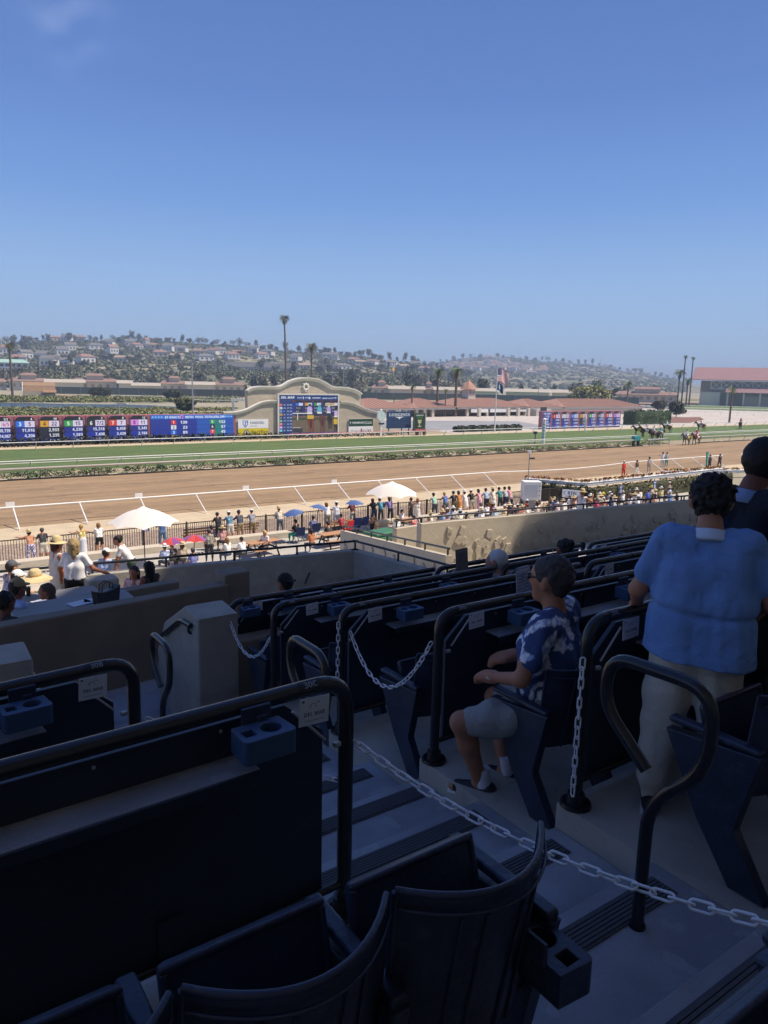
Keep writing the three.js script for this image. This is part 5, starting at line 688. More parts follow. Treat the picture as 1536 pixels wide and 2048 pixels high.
// ---------------------------------------------------------------- folding seats
const seatParts = (() => {
  const sh = [], W = .5, N = 16, Mh = 10, th = .016, pos = [], idx = [];
  const pt = (i, j, off) => { const a = (i / N - .5) * 2, x = a * W / 2, y = .40 + .46 * j / Mh, curve = -.13 * a * a * (.55 + .45 * j / Mh), z = .10 * (j / Mh) + curve + off; return [x, y, z]; };
  for (const off of [0, th]) for (let i = 0; i <= N; i++) for (let j = 0; j <= Mh; j++) pos.push(...pt(i, j, off));
  const S = (N + 1) * (Mh + 1), id = (i, j, s) => s * S + i * (Mh + 1) + j; for (let i = 0; i < N; i++) for (let j = 0; j < Mh; j++) for (const s of [0, 1]) idx.push(id(i, j, s), id(i + 1, j, s), id(i, j + 1, s), id(i + 1, j, s), id(i + 1, j + 1, s), id(i, j + 1, s));
  for (let i = 0; i < N; i++) for (const j of [0, Mh]) idx.push(id(i, j, 0), id(i + 1, j, 0), id(i, j, 1), id(i + 1, j, 0), id(i + 1, j, 1), id(i, j, 1)); for (let j = 0; j < Mh; j++) for (const i of [0, N]) idx.push(id(i, j, 0), id(i, j + 1, 0), id(i, j, 1), id(i, j + 1, 0), id(i, j + 1, 1), id(i, j, 1));
  const b = new THREE.BufferGeometry(); b.setAttribute('position', new THREE.Float32BufferAttribute(pos, 3)); b.setIndex(idx); const back = uvm(b); back.computeVertexNormals();
  const rim = []; for (let i = 0; i <= N; i++) { const p = pt(i, Mh, th / 2); rim.push(V3(p[0], p[1] + .004, p[2])); } const L0 = [], R0 = []; for (let j = Mh; j >= 5; j--) { let p = pt(0, j, th / 2); L0.push(V3(...p)); p = pt(N, j, th / 2); R0.push(V3(...p)); }
  const lip = []; for (let i = 0; i <= N; i++) { const p = pt(i, Mh - .7, th + .012); lip.push(V3(...p)); }
  const rimG = merge([polytube(rim, .009, 8), polytube(L0, .009, 8), polytube(R0, .009, 8), polytube(lip, .0045, 6)]);
  const pan = rbox(.44, .05, .40, 0, 0, 0, .022, 3), panRim = merge([rbox(.446, .03, .02, 0, .018, -.193, .009, 3), rbox(.02, .03, .38, -.213, .018, 0, .009, 3), rbox(.02, .03, .38, .213, .018, 0, .009, 3)]);
  const side = extrude([[.22, .58], [-.2, .62], [-.12, .26], [-.28, .01], [-.13, .01], [.04, .24]].map(p => [p[0], p[1]]), .045, .006), arm = rbox(.055, .03, .42, 0, 0, 0, .013, 3);
  const ribs = [4, 6, 10, 12].map(i => { const q = []; for (let j = 0; j <= 9; j++) q.push(V3(...pt(i, j, th + .003))); return polytube(q, .006, 6); });
  return { ribs, back, rimG, pan, panRim, side, arm };
})();
// local frame: faces -z (towards the track)
function seat(label, u, v, y, o = {}) {
  const t = thing('folding_seat', label, 'seat', P(u, v, y), o.turn || 0, o.group); if (o.sc) t.scale.set(...o.sc); const b = mesh('back', seatParts.back, M.seat, t); b.position.z = .05; mesh('back_rim', seatParts.rimG, M.seat, b); for (const r of seatParts.ribs) mesh('back_rib', r, M.seat, b);
  const p = mesh('seat_pan', seatParts.pan, M.seat, t); const dn = o.down; p.rotation.x = dn ? .1 : 1.25; p.position.set(0, dn ? .43 : .53, dn ? -.22 : -.17); mesh('pan_rim', seatParts.panRim, M.seat, p);
  for (const s of o.sides || [-1, 1]) { const a = mesh('arm_rest', seatParts.arm, M.seat, t); a.position.set(s * .265, .635, -.13); const g = mesh('side_panel', seatParts.side, M.seat, t); g.rotation.y = Math.PI / 2; g.position.set(s * .265 - .0225, 0, -.12); }
  if (o.cup) { const c = cupHolder(t, -.0, .45, .0); c.position.set(.205, .53, .12); c.rotation.y = Math.PI / 2; c.scale.setScalar(.8); c.material = M.seat; }
  return t;
}
seat('dark blue folding seat by the stairs with a cup holder on its side', 1.14, 1.24, 7.2, { cup: true, sc: [.95, 1.1, 1] }); seat('dark blue folding seat next to the one with the cup holder', .64, 1.24, 7.2, { sides: [-1], sc: [.95, 1.1, 1] }); seat('dark blue folding seat third along the near row', .14, 1.24, 7.2, { sides: [-1], sc: [.95, 1.1, 1] });
seat('dark blue seat back in the row behind the cup holder seat', 1.22, .32, rowY(-1), { sides: [-1, 1], sc: [.95, 1.08, 1] });
for (let i = 0; i < 5; i++) for (let b = 0; b < (i < 2 ? 5 : 4); b++) seat(b ? `dark blue folding seat further inside the box of row ${s5(i)}` : `dark blue folding seat at the aisle end of row ${s5(i)}`, 3.13 + b * .58, rowFront(i) - .84, rowY(i), { sides: b ? [1] : [-1, 1], down: (i === 1 && b === 0), group: b ? 'seats inside the boxes' : undefined });
// small things on the box rails
function cupOn(label, u, v, y, col, straw) { const t = thing('drink_cup', label, 'cup', P(u, v, y)); const m = new THREE.MeshPhysicalMaterial({ roughness: .15, transmission: .7, thickness: 0, side: THREE.DoubleSide }); m.color.setRGB(...col); mesh('cup', lathe([[.001, 0], [.03, 0], [.044, .12], [.042, .12], [.029, .004]], 18), m, t); mesh('drink', lathe([[.001, .006], [.028, .006], [.036, .075], [.001, .075]], 16), mat(col.map(c => c * .7), .3), t); if (straw) mesh('straw', rod(V3(0, .02, 0), V3(.02, .19, 0), .004, .004, 6), M.white, t); }
function leaflet(label, px, py, y, w, h, turn, dark) { const p = at(px, py, y), t = thing('racing_program', label, 'leaflet', p, turn); t.rotation.x = -.12; mesh('sheet', rbox(w, h, .006, 0, h / 2, 0, .002), mat(dark ? [.16, .15, .16] : [.35, .36, .45], .8), t); mesh('print', tr(panelGeo(w * .97, h * .97), 0, h / 2, .0045), print(192, 256, (c, W, H) => { c.fillStyle = dark ? '#5a5558' : '#8f93b4'; c.fillRect(0, 0, W, H); c.fillStyle = dark ? '#77716f' : '#b8bdd4'; c.fillRect(8, 8, W - 16, 20); for (let i = 0; i < 26; i++) { c.fillStyle = i % 3 ? (dark ? '#403c40' : '#4c5070') : (dark ? '#86807a' : '#c8cce0'); c.fillRect(12, 38 + i * 8, 40 + hash(i, 3) * 30, 3); c.fillRect(96, 38 + i * 8, 50 + hash(i, 9) * 34, 3); } c.fillStyle = dark ? '#4a4a60' : '#6a6fa0'; c.fillRect(60, 40, 30, 60); }), t); }
leaflet('dark printed program standing upright on the far box rail', 925, 1152, 7.0, .25, .33, .25, true); leaflet('pale blue printed program standing in a cup holder before the man in the floral shirt', 1048, 1205, 7.72, .21, .26, .3, false);
{ const p = at(1103, 1118, 7.05); cupOn('clear plastic cup with a blue drink and straw on the far rail', p.x, -p.z, 6.98, [.25, .5, .6], true); const q = at(977, 1135, 7.1); cupOn('clear empty plastic cup beside the dark program', q.x, -q.z, 7.05, [.6, .6, .62], false); const r = at(1166, 1088, 6.9); cupOn('dark drink cup on the rail right of the person with a hair bun', r.x, -r.z, 6.8, [.12, .12, .2], false); }
// ---------------------------------------------------------------- people: a distance field over tapered limbs, meshed as one skin
function nets(f, lo, hi, cell, col) {
  const n = [0, 1, 2].map(i => Math.ceil((hi.getComponent(i) - lo.getComponent(i)) / cell) + 1), [nx, ny, nz] = n, F = new Float32Array(nx * ny * nz), at3 = (i, j, k) => (k * ny + j) * nx + i;
  for (let k = 0; k < nz; k++) for (let j = 0; j < ny; j++) for (let i = 0; i < nx; i++) F[at3(i, j, k)] = f(lo.x + i * cell, lo.y + j * cell, lo.z + k * cell);
  const vid = new Int32Array(nx * ny * nz).fill(-1), pos = [], idx = [], E = [[0, 1], [0, 2], [0, 4], [1, 3], [1, 5], [2, 3], [2, 6], [3, 7], [4, 5], [4, 6], [5, 7], [6, 7]];
  for (let k = 0; k < nz - 1; k++) for (let j = 0; j < ny - 1; j++) for (let i = 0; i < nx - 1; i++) {
    let m = 0; const c = []; for (let q = 0; q < 8; q++) { const v = F[at3(i + (q & 1), j + ((q >> 1) & 1), k + (q >> 2))]; c.push(v); if (v < 0) m |= 1 << q; } if (m === 0 || m === 255) continue;
    let x = 0, y = 0, z = 0, s = 0; for (const [a, b] of E) { if ((c[a] < 0) === (c[b] < 0)) continue; const t = c[a] / (c[a] - c[b]); x += (a & 1) + ((b & 1) - (a & 1)) * t; y += ((a >> 1) & 1) + (((b >> 1) & 1) - ((a >> 1) & 1)) * t; z += (a >> 2) + ((b >> 2) - (a >> 2)) * t; s++; }
    vid[at3(i, j, k)] = pos.length / 3; pos.push(lo.x + (i + x / s) * cell, lo.y + (j + y / s) * cell, lo.z + (k + z / s) * cell);
  }
  const quad = (a, b, c, d, fl) => { if (a < 0 || b < 0 || c < 0 || d < 0) return; fl ? idx.push(a, c, b, a, d, c) : idx.push(a, b, c, a, c, d); };
  for (let k = 1; k < nz - 1; k++) for (let j = 1; j < ny - 1; j++) for (let i = 1; i < nx - 1; i++) {
    const v = F[at3(i, j, k)] < 0;
    if (v !== F[at3(i + 1, j, k)] < 0) quad(vid[at3(i, j - 1, k - 1)], vid[at3(i, j, k - 1)], vid[at3(i, j, k)], vid[at3(i, j - 1, k)], !v);
    if (v !== F[at3(i, j + 1, k)] < 0) quad(vid[at3(i - 1, j, k - 1)], vid[at3(i - 1, j, k)], vid[at3(i, j, k)], vid[at3(i, j, k - 1)], !v);
    if (v !== F[at3(i, j, k + 1)] < 0) quad(vid[at3(i - 1, j - 1, k)], vid[at3(i, j - 1, k)], vid[at3(i, j, k)], vid[at3(i - 1, j, k)], !v);
  }
  const g = new THREE.BufferGeometry(); g.setAttribute('position', new THREE.Float32BufferAttribute(pos, 3)); g.setIndex(idx); g.computeVertexNormals();
  if (col) { const c = []; for (let i = 0; i < pos.length; i += 3) c.push(...col(pos[i], pos[i + 1], pos[i + 2])); g.setAttribute('color', new THREE.Float32BufferAttribute(c, 3)); }
  return g;
}
const cap = (b, x, y, z) => { const a = b.a, dx = b.b.x - a.x, dy = b.b.y - a.y, dz = b.b.z - a.z, px = x - a.x, py = y - a.y, pz = z - a.z, l = dx * dx + dy * dy + dz * dz; let t = l ? (px * dx + py * dy + pz * dz) / l : 0; t = t < 0 ? 0 : t > 1 ? 1 : t; const ex = px - dx * t, ey = py - dy * t, ez = pz - dz * t; return Math.sqrt(ex * ex + ey * ey + ez * ez) - (b.ra + (b.rb - b.ra) * t); };
function field(bones, k = .035, infl = 0) { return (x, y, z) => { let d = 1e3; for (const b of bones) { const e = cap(b, x, y, z) - infl; if (e > d + k * 2) continue; const h = Math.max(k - Math.abs(d - e), 0) / k; d = Math.min(d, e) - h * h * k * .25; } return d; }; }
function bounds(bones, pad) { const lo = V3(1e3, 1e3, 1e3), hi = V3(-1e3, -1e3, -1e3); for (const b of bones) for (const [p, r] of [[b.a, b.ra], [b.b, b.rb]]) { lo.min(p.clone().subScalar(r + pad)); hi.max(p.clone().addScalar(r + pad)); } return [lo, hi]; }
const B = (a, b, ra, rb, c) => ({ a, b, ra, rb, c });
// joints for a person about 1.72 m tall facing -z
function skeleton(o) {
  const lean = o.lean || 0, hy = o.hipY ?? .93, b = o.build || 1, up = V3(o.side || 0, Math.cos(lean), -Math.sin(lean)).normalize(), pel = V3(0, hy, 0), on = (h, x = 0, z = 0) => pel.clone().addScaledVector(up, h).add(V3(x, 0, z)); const L = [];
  const sw = (o.sw || .175), neck = on(.53), hl = o.headLean ?? lean * .6, hc = neck.clone().add(V3(o.headX || 0, Math.cos(hl) * .15, -Math.sin(hl) * .15 - .02));
  for (const s of [-1, 1]) {
    const i = s < 0 ? 0 : 1, tp = (o.thigh || [0, 0])[i], sp = (o.shin || [0, 0])[i], spr = (o.spread || [.06, .06])[i];
    const hip = V3(s * .09, hy - .03, 0), knee = hip.clone().add(V3(s * spr, -Math.cos(tp) * .43, -Math.sin(tp) * .43)), ank = knee.clone().add(V3(s * (o.ankX || 0), -Math.cos(sp) * .40, Math.sin(sp) * .40));
    const mid = hip.clone().lerp(knee, .62), legc = o.legs || 'long'; L.push(B(hip, mid, .095 * b, .08 * (.5 + b / 2), 'bottom'), B(mid, hip.clone().lerp(knee, legc === 'short' ? .84 : 1), .08 * (.5 + b / 2), legc === 'short' ? .07 : .062, legc === 'mini' ? 'skin' : 'bottom')); if (legc === 'short') L.push(B(hip.clone().lerp(knee, .8), knee, .062, .06, 'skin'));
    const sc = legc === 'long' ? 'bottom' : 'skin'; L.push(B(knee, knee.clone().lerp(ank, .35), .056, .056, sc), B(knee.clone().lerp(ank, .35), ank, .056, .037, sc));
    L.push(B(ank.clone().add(V3(0, -.03, .03)), ank.clone().add(V3(s * .02, -.055, -.15)), .042, .036, 'shoe'));
    const sh = on(.46, s * sw), el = o.arms ? o.arms[i] : null, e = sh.clone().add(el ? el[0].clone().multiplyScalar(.28) : V3(s * .05, -.27, .02)), w = e.clone().add(el ? el[1].clone().multiplyScalar(.25) : V3(s * .01, -.24, -.06)), hd = w.clone().add(w.clone().sub(e).normalize().multiplyScalar(.1));
    const slv = o.sleeves || 'short', m = sh.clone().lerp(e, slv === 'none' ? .02 : .62), ac = 'skin'; L.push(B(sh, m, .056 * (.6 + .4 * b), .05 * (.6 + .4 * b), slv === 'none' ? 'skin' : 'top'), B(m, e, .046 * (.6 + .4 * b), .04, slv === 'long' ? 'top' : ac), B(e, w, .04, .028, slv === 'long' ? 'top' : ac), B(w, hd, .03, .026, 'skin'));
  }
  L.push(B(V3(-.075 * b, hy, 0), V3(.075 * b, hy, 0), .115 * (.6 + .4 * b), .115 * (.6 + .4 * b), 'bottom'));
  const t = o.topless ? 'skin' : 'top'; for (const s of [-1, 1]) { L.push(B(on(.08, s * .06 * b), on(.26, s * .06 * b), .105 * b, .10 * b, t), B(on(.26, s * .065 * b), on(.42, s * .09), .10 * (.5 + b / 2), .075, t)); } L.push(B(on(.47, -sw + .02), on(.47, sw - .02), .055, .055, t), B(on(.46), neck.clone().add(V3(0, .03, -.01)), .06, .052, 'skin'));
  if (o.skirt) { const y1 = o.skirt; L.push(B(V3(0, hy + .02, 0), V3(0, y1, .02), .14, .2, 'bottom')); }
  const nose = hc.clone().add(V3(0, -.02, -.105)); L.push(B(hc.clone().add(V3(0, .02, .012)), hc.clone().add(V3(0, .02, -.02)), .093, .088, 'head'), B(hc.clone().add(V3(0, -.03, -.035)), hc.clone().add(V3(0, -.09, -.055)), .068, .044, 'head'), B(nose, nose.clone().add(V3(0, .03, .01)), .014, .01, 'head'), B(neck, hc.clone().add(V3(0, -.05, 0)), .052, .055, 'head'));
  for (const s of [-1, 1]) L.push(B(hc.clone().add(V3(s * .088, .01, .0)), hc.clone().add(V3(s * .086, -.035, -.004)), .017, .012, 'head'));
  return { bones: L, head: hc, neck, on, up, pel };
}
const CM = new THREE.MeshStandardMaterial({ roughness: .85, vertexColors: true, side: THREE.DoubleSide });
const lin = h => { const c = srgb(h); return [c.r, c.g, c.b]; };
const straw = surf([.62, .50, .27], .2, 64, 4, .9, { fx: 8, fy: 8 }), HATM = { straw, tan: mat('#c9a06a', .9), white: mat('#e8e8e6', .85), navy: mat('#1d2740', .85), grey: mat('#55585e', .85), black: mat('#17181b', .85), red: mat('#c8321f', .85), yellow: mat('#e6d24a', .85), khaki: mat('#8b7b5c', .85) };
const hatBrim = lathe([[.001, .13], [.06, .128], [.088, .10], [.1, .02], [.104, .0], [.19, -.012], [.192, -.018], [.1, -.012]], 20), hatWide = lathe([[.001, .12], [.06, .118], [.088, .09], [.1, .02], [.104, .0], [.2, -.02], [.26, -.05], [.26, -.056], [.1, -.014]], 22), hatBand = lathe([[.102, .004], [.104, .03], [.099, .034], [.098, .004]], 20);
const capG = merge([new THREE.SphereGeometry(.108, 16, 8, 0, 6.283, 0, 1.6), tr(rot(new THREE.CylinderGeometry(.085, .085, .012, 14, 1, false, 0, Math.PI), 0, -Math.PI / 2 + Math.PI, 0), 0, .0, 0).translate(0, .005, -.09)].map(g => g.index ? g.toNonIndexed() : g));
function hairMesh(sk, o, cell) {
  const h = sk.head, L = [B(h.clone().add(V3(0, .035, .02)), h.clone().add(V3(0, .03, -.005)), .102, .098)], len = o.hairLen || 0; if (len) { L.push(B(h.clone().add(V3(0, 0, .06)), h.clone().add(V3(0, -len, .075)), .08, .06)); for (const s of [-1, 1]) L.push(B(h.clone().add(V3(s * .06, 0, .04)), h.clone().add(V3(s * .08, -len * .8, .04)), .05, .035)); } else L.push(B(h.clone().add(V3(0, .0, .045)), h.clone().add(V3(0, -.03, .045)), .08, .065));
  if (o.bun) L.push(B(h.clone().add(V3(0, .09, .08)), h.clone().add(V3(0, .1, .1)), .045, .045)); const f0 = field(L, .03), [lo, hi] = bounds(L, .03), rough = o.hairRough ?? .008;
  const g = nets((x, y, z) => Math.max(f0(x, y, z) + (noise3(x * 60, y * 60, z * 60) - .5) * rough * 2, -(z - h.z + .055 + Math.max(0, (y - h.y - .03)) * .6)), lo, hi, cell); return g;
}
const hairMats = {}; const hm = h => hairMats[h] || (hairMats[h] = mat(h, .7));
let pc = 0;
function person(label, pos, turn, o = {}) {
  const sk = skeleton(o), C = { skin: lin(o.skin || '#c68f70'), head: lin(o.skin || '#c68f70'), top: lin(o.top || '#ddd'), bottom: lin(o.bottom || '#444'), shoe: lin(o.shoe || '#ddd') }, c2 = o.pat ? lin(o.pat) : null, cell = o.cell || .032;
  const f = field(sk.bones, .04), [lo, hi] = bounds(sk.bones, .05);
  const g = nets(f, lo, hi, cell, (x, y, z) => { let d = 1e3, k = 'skin'; for (const b of sk.bones) { const e = cap(b, x, y, z); if (e < d) { d = e; k = b.c; } } if (c2 && k === (o.patOn || 'top') && noise3(x * 24 + 5, y * 24, z * 24) > .55) return c2; return C[k]; });
  const t = thing('person', label, 'person', pos, turn, o.group); if (o.s) t.scale.setScalar(o.s); mesh('body', g, CM, t);
  if (o.hair !== 0) mesh('hair', hairMesh(sk, o, Math.min(.024, cell)), hm(o.hair || '#2a1d15'), t);
  if (o.hat) { const [kind, cm] = o.hat.split(':'), hg = kind === 'cap' ? capG : kind === 'wide' ? hatWide : hatBrim, h = mesh('hat', hg, HATM[cm], t); h.position.copy(sk.head).add(V3(0, kind === 'cap' ? .045 : .055, .005)); h.rotation.x = o.hatTilt ?? -.08; if (o.capBack) h.rotation.y = Math.PI; if (kind !== 'cap' && o.band) mesh('hat_band', hatBand, HATM[o.band], h); }
  return t;
}
const aDown = null, fwd = (x, y, z) => V3(x, y, z).normalize();
const LEAN = { lean: .28, arms: [[fwd(-.25, -.75, -.6), fwd(.35, .1, -.8)], [fwd(.25, -.75, -.6), fwd(-.35, .1, -.8)]], thigh: [.05, -.05] };
const SIT = { hipY: .52, lean: .12, thigh: [1.45, 1.45], shin: [.05, .05], arms: [[fwd(-.2, -.9, -.3), fwd(.3, -.25, -.9)], [fwd(.2, -.9, -.3), fwd(-.3, -.25, -.9)]] };
const UPH = { arms: [[fwd(-.5, -.3, -.6), fwd(.6, .7, -.1)], null] };
// along the picket fence
for (const [px, l, o] of [
  [58, 'person in a straw hat and violet patterned trousers leaning on the fence', { topless: 1, bottom: '#6d6aa8', pat: '#e6e2f2', patOn: 'bottom', hat: 'brim:straw', band: 'black', hairLen: .06, sleeves: 'none', s: .97, arms: [[fwd(-.9, -.1, -.4), fwd(-.3, .0, -.9)], LEAN.arms[1]] }],
  [84, 'person in a charcoal T-shirt and pale shorts leaning on the fence', { top: '#3a3d42', bottom: '#cfc8b8', legs: 'short', hair: '#4a4038' }], [163, 'person in a floral top and long pale skirt with arms spread on the fence', { top: '#b9a23c', pat: '#e8e0d0', bottom: '#cfd2da', skirt: .25, hair: '#b08a4c', sleeves: 'none', hairLen: .05, arms: [[fwd(-.9, -.3, -.3), fwd(-.2, 0, -1)], [fwd(.9, -.3, -.3), fwd(.2, 0, -1)]] }],
  [197, 'person in a white T-shirt and black shorts at the fence', { top: '#f0f0ee', bottom: '#1c1c1e', legs: 'mini', hair: '#8a6238', hairLen: .1 }], [324, 'person in a blue T-shirt and jeans at the fence behind the white umbrella', { top: '#3f6396', bottom: '#5b7699' }],
  [437, 'person in a black T-shirt and dark trousers leaning on the fence', { top: '#26282c', bottom: '#23252a', hair: '#1c1814', build: 1.1 }], [460, 'person in a blue patterned shirt and white cap at the fence', { top: '#4f7896', pat: '#8fb4c8', bottom: '#d8d4c8', hat: 'cap:white', legs: 'short', build: 1.1 }], [480, 'person in a navy T-shirt and dark cap leaning on the fence', { top: '#4a5160', bottom: '#9a8a6a', legs: 'short', hat: 'cap:navy', build: 1.1 }], [505, 'person in a grey T-shirt and khaki shorts with a white cap at the fence', { top: '#9a9ca6', bottom: '#8b7a58', legs: 'short', hat: 'cap:white' }],
  [655, 'person with long brown hair in a white T-shirt talking by the fence', { top: '#eceef4', bottom: '#9a9488', legs: 'short', hairLen: .14, hair: '#7a4a2c', build: 1.1 }], [673, 'person in a white shirt, white cap and light jeans by the fence', { top: '#e2e6f0', bottom: '#c9d4dc', hat: 'cap:white', lean: .1 }],
  [747, 'person in a black top and jeans at the fence under the second umbrella', { top: '#2b2c30', bottom: '#3a4a66', hairLen: .18, hair: '#5a3a24' }], [761, 'person in a turquoise shirt and pale cap at the fence', { top: '#5aa0b8', pat: '#3f7f9c', bottom: '#555', hat: 'cap:white' }],
  [890, 'person in a blue vest and grey shorts at the fence', { top: '#5a77b8', bottom: '#5c5f58', legs: 'short', hair: '#b79560', sleeves: 'none', build: 1.05 }], [907, 'person in dark camouflage clothes and black cap at the fence', { top: '#2e2c2a', bottom: '#6a6048', hat: 'cap:black', build: 1.1 }], [929, 'person in a short white dress and white sun hat at the fence', { top: '#eeeae6', bottom: '#eae6e2', skirt: .62, legs: 'mini', hat: 'brim:white', hairLen: .1 }],
  [957, 'person in a long pink dress with dark hair at the fence', { top: '#e0a8b0', bottom: '#e4b0b6', skirt: .2, hairLen: .16, hair: '#241812', sleeves: 'none' }], [971, 'person in a light blue shirt and black trousers at the fence', { top: '#a9c2de', bottom: '#1f2228', hat: 'cap:black' }], [1009, 'person in a grey T-shirt and navy shorts at the fence', { top: '#b9bbc0', bottom: '#24304a', legs: 'short', build: 1.1 }], [1018, 'person in a pink top close beside the grey T-shirt at the fence', { top: '#d8a0a4', bottom: '#caa', hairLen: .12, hair: '#3a241a' }],
  [560, 'person in a cream shirt and straw hat at the fence near the blue notice', { top: '#d8d0bc', hat: 'brim:straw', bottom: '#5a5f6a' }], [705, 'person in a maroon polo shirt at the fence behind the blue parasol', { top: '#6a2c34', bottom: '#c8c0ae', legs: 'short' }], [780, 'person in a violet top standing at the fence behind the second umbrella', { top: '#8a7ab8', bottom: '#33353c', hairLen: .12 }], [868, 'person in a mint shirt and cap at the fence', { top: '#a8d0bc', hat: 'cap:navy', bottom: '#444a54' }], [917, 'person in an orange sundress at the fence', { top: '#d08a4a', bottom: '#d08a4a', skirt: .5, legs: 'mini', sleeves: 'none', hairLen: .12 }], [942, 'person in a black polo shirt and white cap at the fence', { top: '#1d1e22', hat: 'cap:white', bottom: '#b8b0a0', legs: 'short' }], [985, 'person in a cream dress and straw hat at the fence', { top: '#e4dccb', bottom: '#e4dccb', skirt: .45, legs: 'mini', hat: 'brim:straw', hairLen: .1 }], [998, 'person in a teal T-shirt at the fence', { top: '#3a8a8c', bottom: '#2c303a' }],
]) { const x = onV(px, 1045, 38.85).x; person(l, P(x, 38.82, 0), rr(-.12, .12), { ...LEAN, skin: ['#c68f70', '#b97f62', '#d3a184'][pc++ % 3], ...o }); }
person('person in a long white dress raising an arm beside the second umbrella', P(onV(835, 1010, 37.6).x, 37.6, 0), -.4, { ...UPH, top: '#efece4', bottom: '#efece4', skirt: .08, sleeves: 'none', hair: '#9a6a3c', hairLen: .14 });
person('person in a dark shirt behind the long white dress', P(onV(822, 1010, 38).x, 38, 0), .3, { top: '#34404c', bottom: '#444' });
// seated behind the moulded wall: heads and hats over its rail
const RK = v => Math.max(.02, 6.08 - .2478 * (v - 6.82));
function seatedAt(px, py, l, o) { // find the terrace step whose seated head height meets the sight line
  const d = ray(px, py); let v = 18.2; for (; v < 39; v += .05) { const q = onV(px, py, v); if (q.y <= Math.max(.02, RK(v)) + 1.22) break; } const q = onV(px, py, v), y = Math.max(.02, RK(v)) - .02; person(l, V3(q.x, y, -v), rr(-.35, .35) + (o.turn || 0), { ...SIT, skin: ['#c68f70', '#b97f62', '#d3a184', '#8a5a42'][pc++ % 4], group: o.group, ...o });
  return V3(q.x, y, -v);
}
const crowd = [[863, 1026, 'brim:straw', '#e8dcc8'], [897, 1032, 0, '#c98a60'], [934, 1027, 0, '#8a6a5a'], [965, 1020, 'brim:straw', '#f0f0f0'], [975, 1009, 0, '#e8ecf4'], [985, 1006, 'brim:straw', '#6a96c8'], [992, 1017, 'brim:white', '#b8cfe0'], [1013, 1029, 'wide:straw', '#e8e0d0'], [1025, 1000, 0, '#f2f4f8'], [1040, 1017, 0, '#8a6a60'], [1056, 1011, 'cap:red', '#f2f0ee'], [1075, 1005, 'brim:tan', '#5a4a48'], [1102, 1004, 0, '#3a3d48'], [1118, 1008, 'cap:white', '#d8c8c8'], [1132, 1000, 0, '#e0e4ea'], [1196, 998, 0, '#d04a74'], [1208, 988, 'brim:yellow', '#d8a060'], [1206, 1004, 'wide:straw', '#c8b090'], [1230, 994, 'wide:straw', '#f0eee8'], [1247, 984, 'brim:straw', '#f4f4f4'], [1262, 992, 0, '#e8e8e8'], [1275, 979, 'brim:white', '#5a2230'], [1298, 981, 'cap:grey', '#4a6ac0'], [1306, 974, 'brim:yellow', '#e8e4da'], [1324, 976, 'brim:white', '#d8c890'], [1341, 966, 'cap:white', '#2c3c6c'], [1312, 990, 0, '#d8a88a'], [1356, 984, 0, '#1c1c20'], [1150, 1010, 'cap:black', '#cfd4dc'], [1090, 1016, 'brim:straw', '#e4dcd4'], [915, 1036, 'brim:straw', '#c8ccd4'], [1050, 1030, 'wide:straw', '#ddd4c4'], [1175, 1010, 0, '#c9b6a6'], [1237, 1004, 'cap:navy', '#c4ccd8'], [1288, 1000, 0, '#7a3c44']];
const nm = { 'brim:straw': 'straw hat', 'wide:straw': 'wide straw hat', 'brim:white': 'white sun hat', 'cap:red': 'red cap', 'brim:tan': 'tan cowboy hat', 'cap:white': 'white cap', 'brim:yellow': 'yellow straw hat', 'cap:grey': 'grey cap', 'cap:black': 'black cap', 'cap:navy': 'navy cap' };
function colorWord(h) { const c = srgb(h), { h: hh, s, l } = c.getHSL({}); if (l > .6 && s < .5) return 'white'; if (l < .035) return 'black'; if (s < .18) return l > .3 ? 'pale grey' : 'dark grey'; const q = hh * 360; return (l < .1 ? 'dark ' : l > .45 ? 'light ' : '') + (q < 15 || q > 335 ? 'red' : q < 45 ? 'tan' : q < 70 ? 'yellow' : q < 170 ? 'green' : q < 265 ? 'blue' : 'pink'); }
for (let i = 0; i < 52; i++) { const x = rr(880, 1345), base = 1043 - (x - 835) * .084; crowd.push([x, base - rr(12, 26), ['brim:straw', 0, 'cap:white', 'brim:white', 0, 'wide:straw', 'cap:navy'][i % 7], ['#eceef2', '#7f9ccc', '#d8b8a4', '#f0ece0', '#5a4450', '#c8d4e4', '#b0584c', '#33405e'][i % 8]]); }
for (const [x, y, h, c] of crowd) seatedAt(x, y, `person in ${h ? 'a ' + nm[h] : 'no hat'} and ${colorWord(c)} top behind the moulded wall`, { top: c, hat: h || undefined, hair: ['#3a2a1e', '#8a6a48', '#1c1613', '#6a6a68'][pc % 4], hairLen: pc % 3 ? 0 : .12, group: 'spectators seated behind the moulded wall' });
// rows of benches under them
for (let i = 0; i < 6; i++) { const v = 19.4 + i * 2.3, y = Math.max(.02, RK(v)), t = thing('bench_row', 'long brown slatted bench row behind the moulded wall', 'bench', P(15 + i * 2, v - .1, y), 0, 'bench rows behind the moulded wall'); for (let s = 0; s < 3; s++) mesh('slat', rbox(16, .04, .1, 8, .43, -.13 + s * .12, .01), M.wood, t); for (let x = .5; x < 16; x += 2.5) mesh('leg', box(.06, .42, .3, x, .21, 0), M.dark, t); }
{ const q = at(1163, 1015, 4.3); person('person standing in a white sleeveless top and pale sun hat behind the moulded wall', V3(q.x, 3.3, q.z), -.9, { top: '#eceef2', bottom: '#d8d8d8', hat: 'brim:straw', sleeves: 'none', skin: '#b98560', cell: .026, hairLen: 0, hair: '#6a4a30', arms: [[fwd(-.7, -.6, .1), fwd(-.3, -.7, -.5)], [fwd(.7, -.5, -.4), fwd(.1, .9, -.4)]] }); }
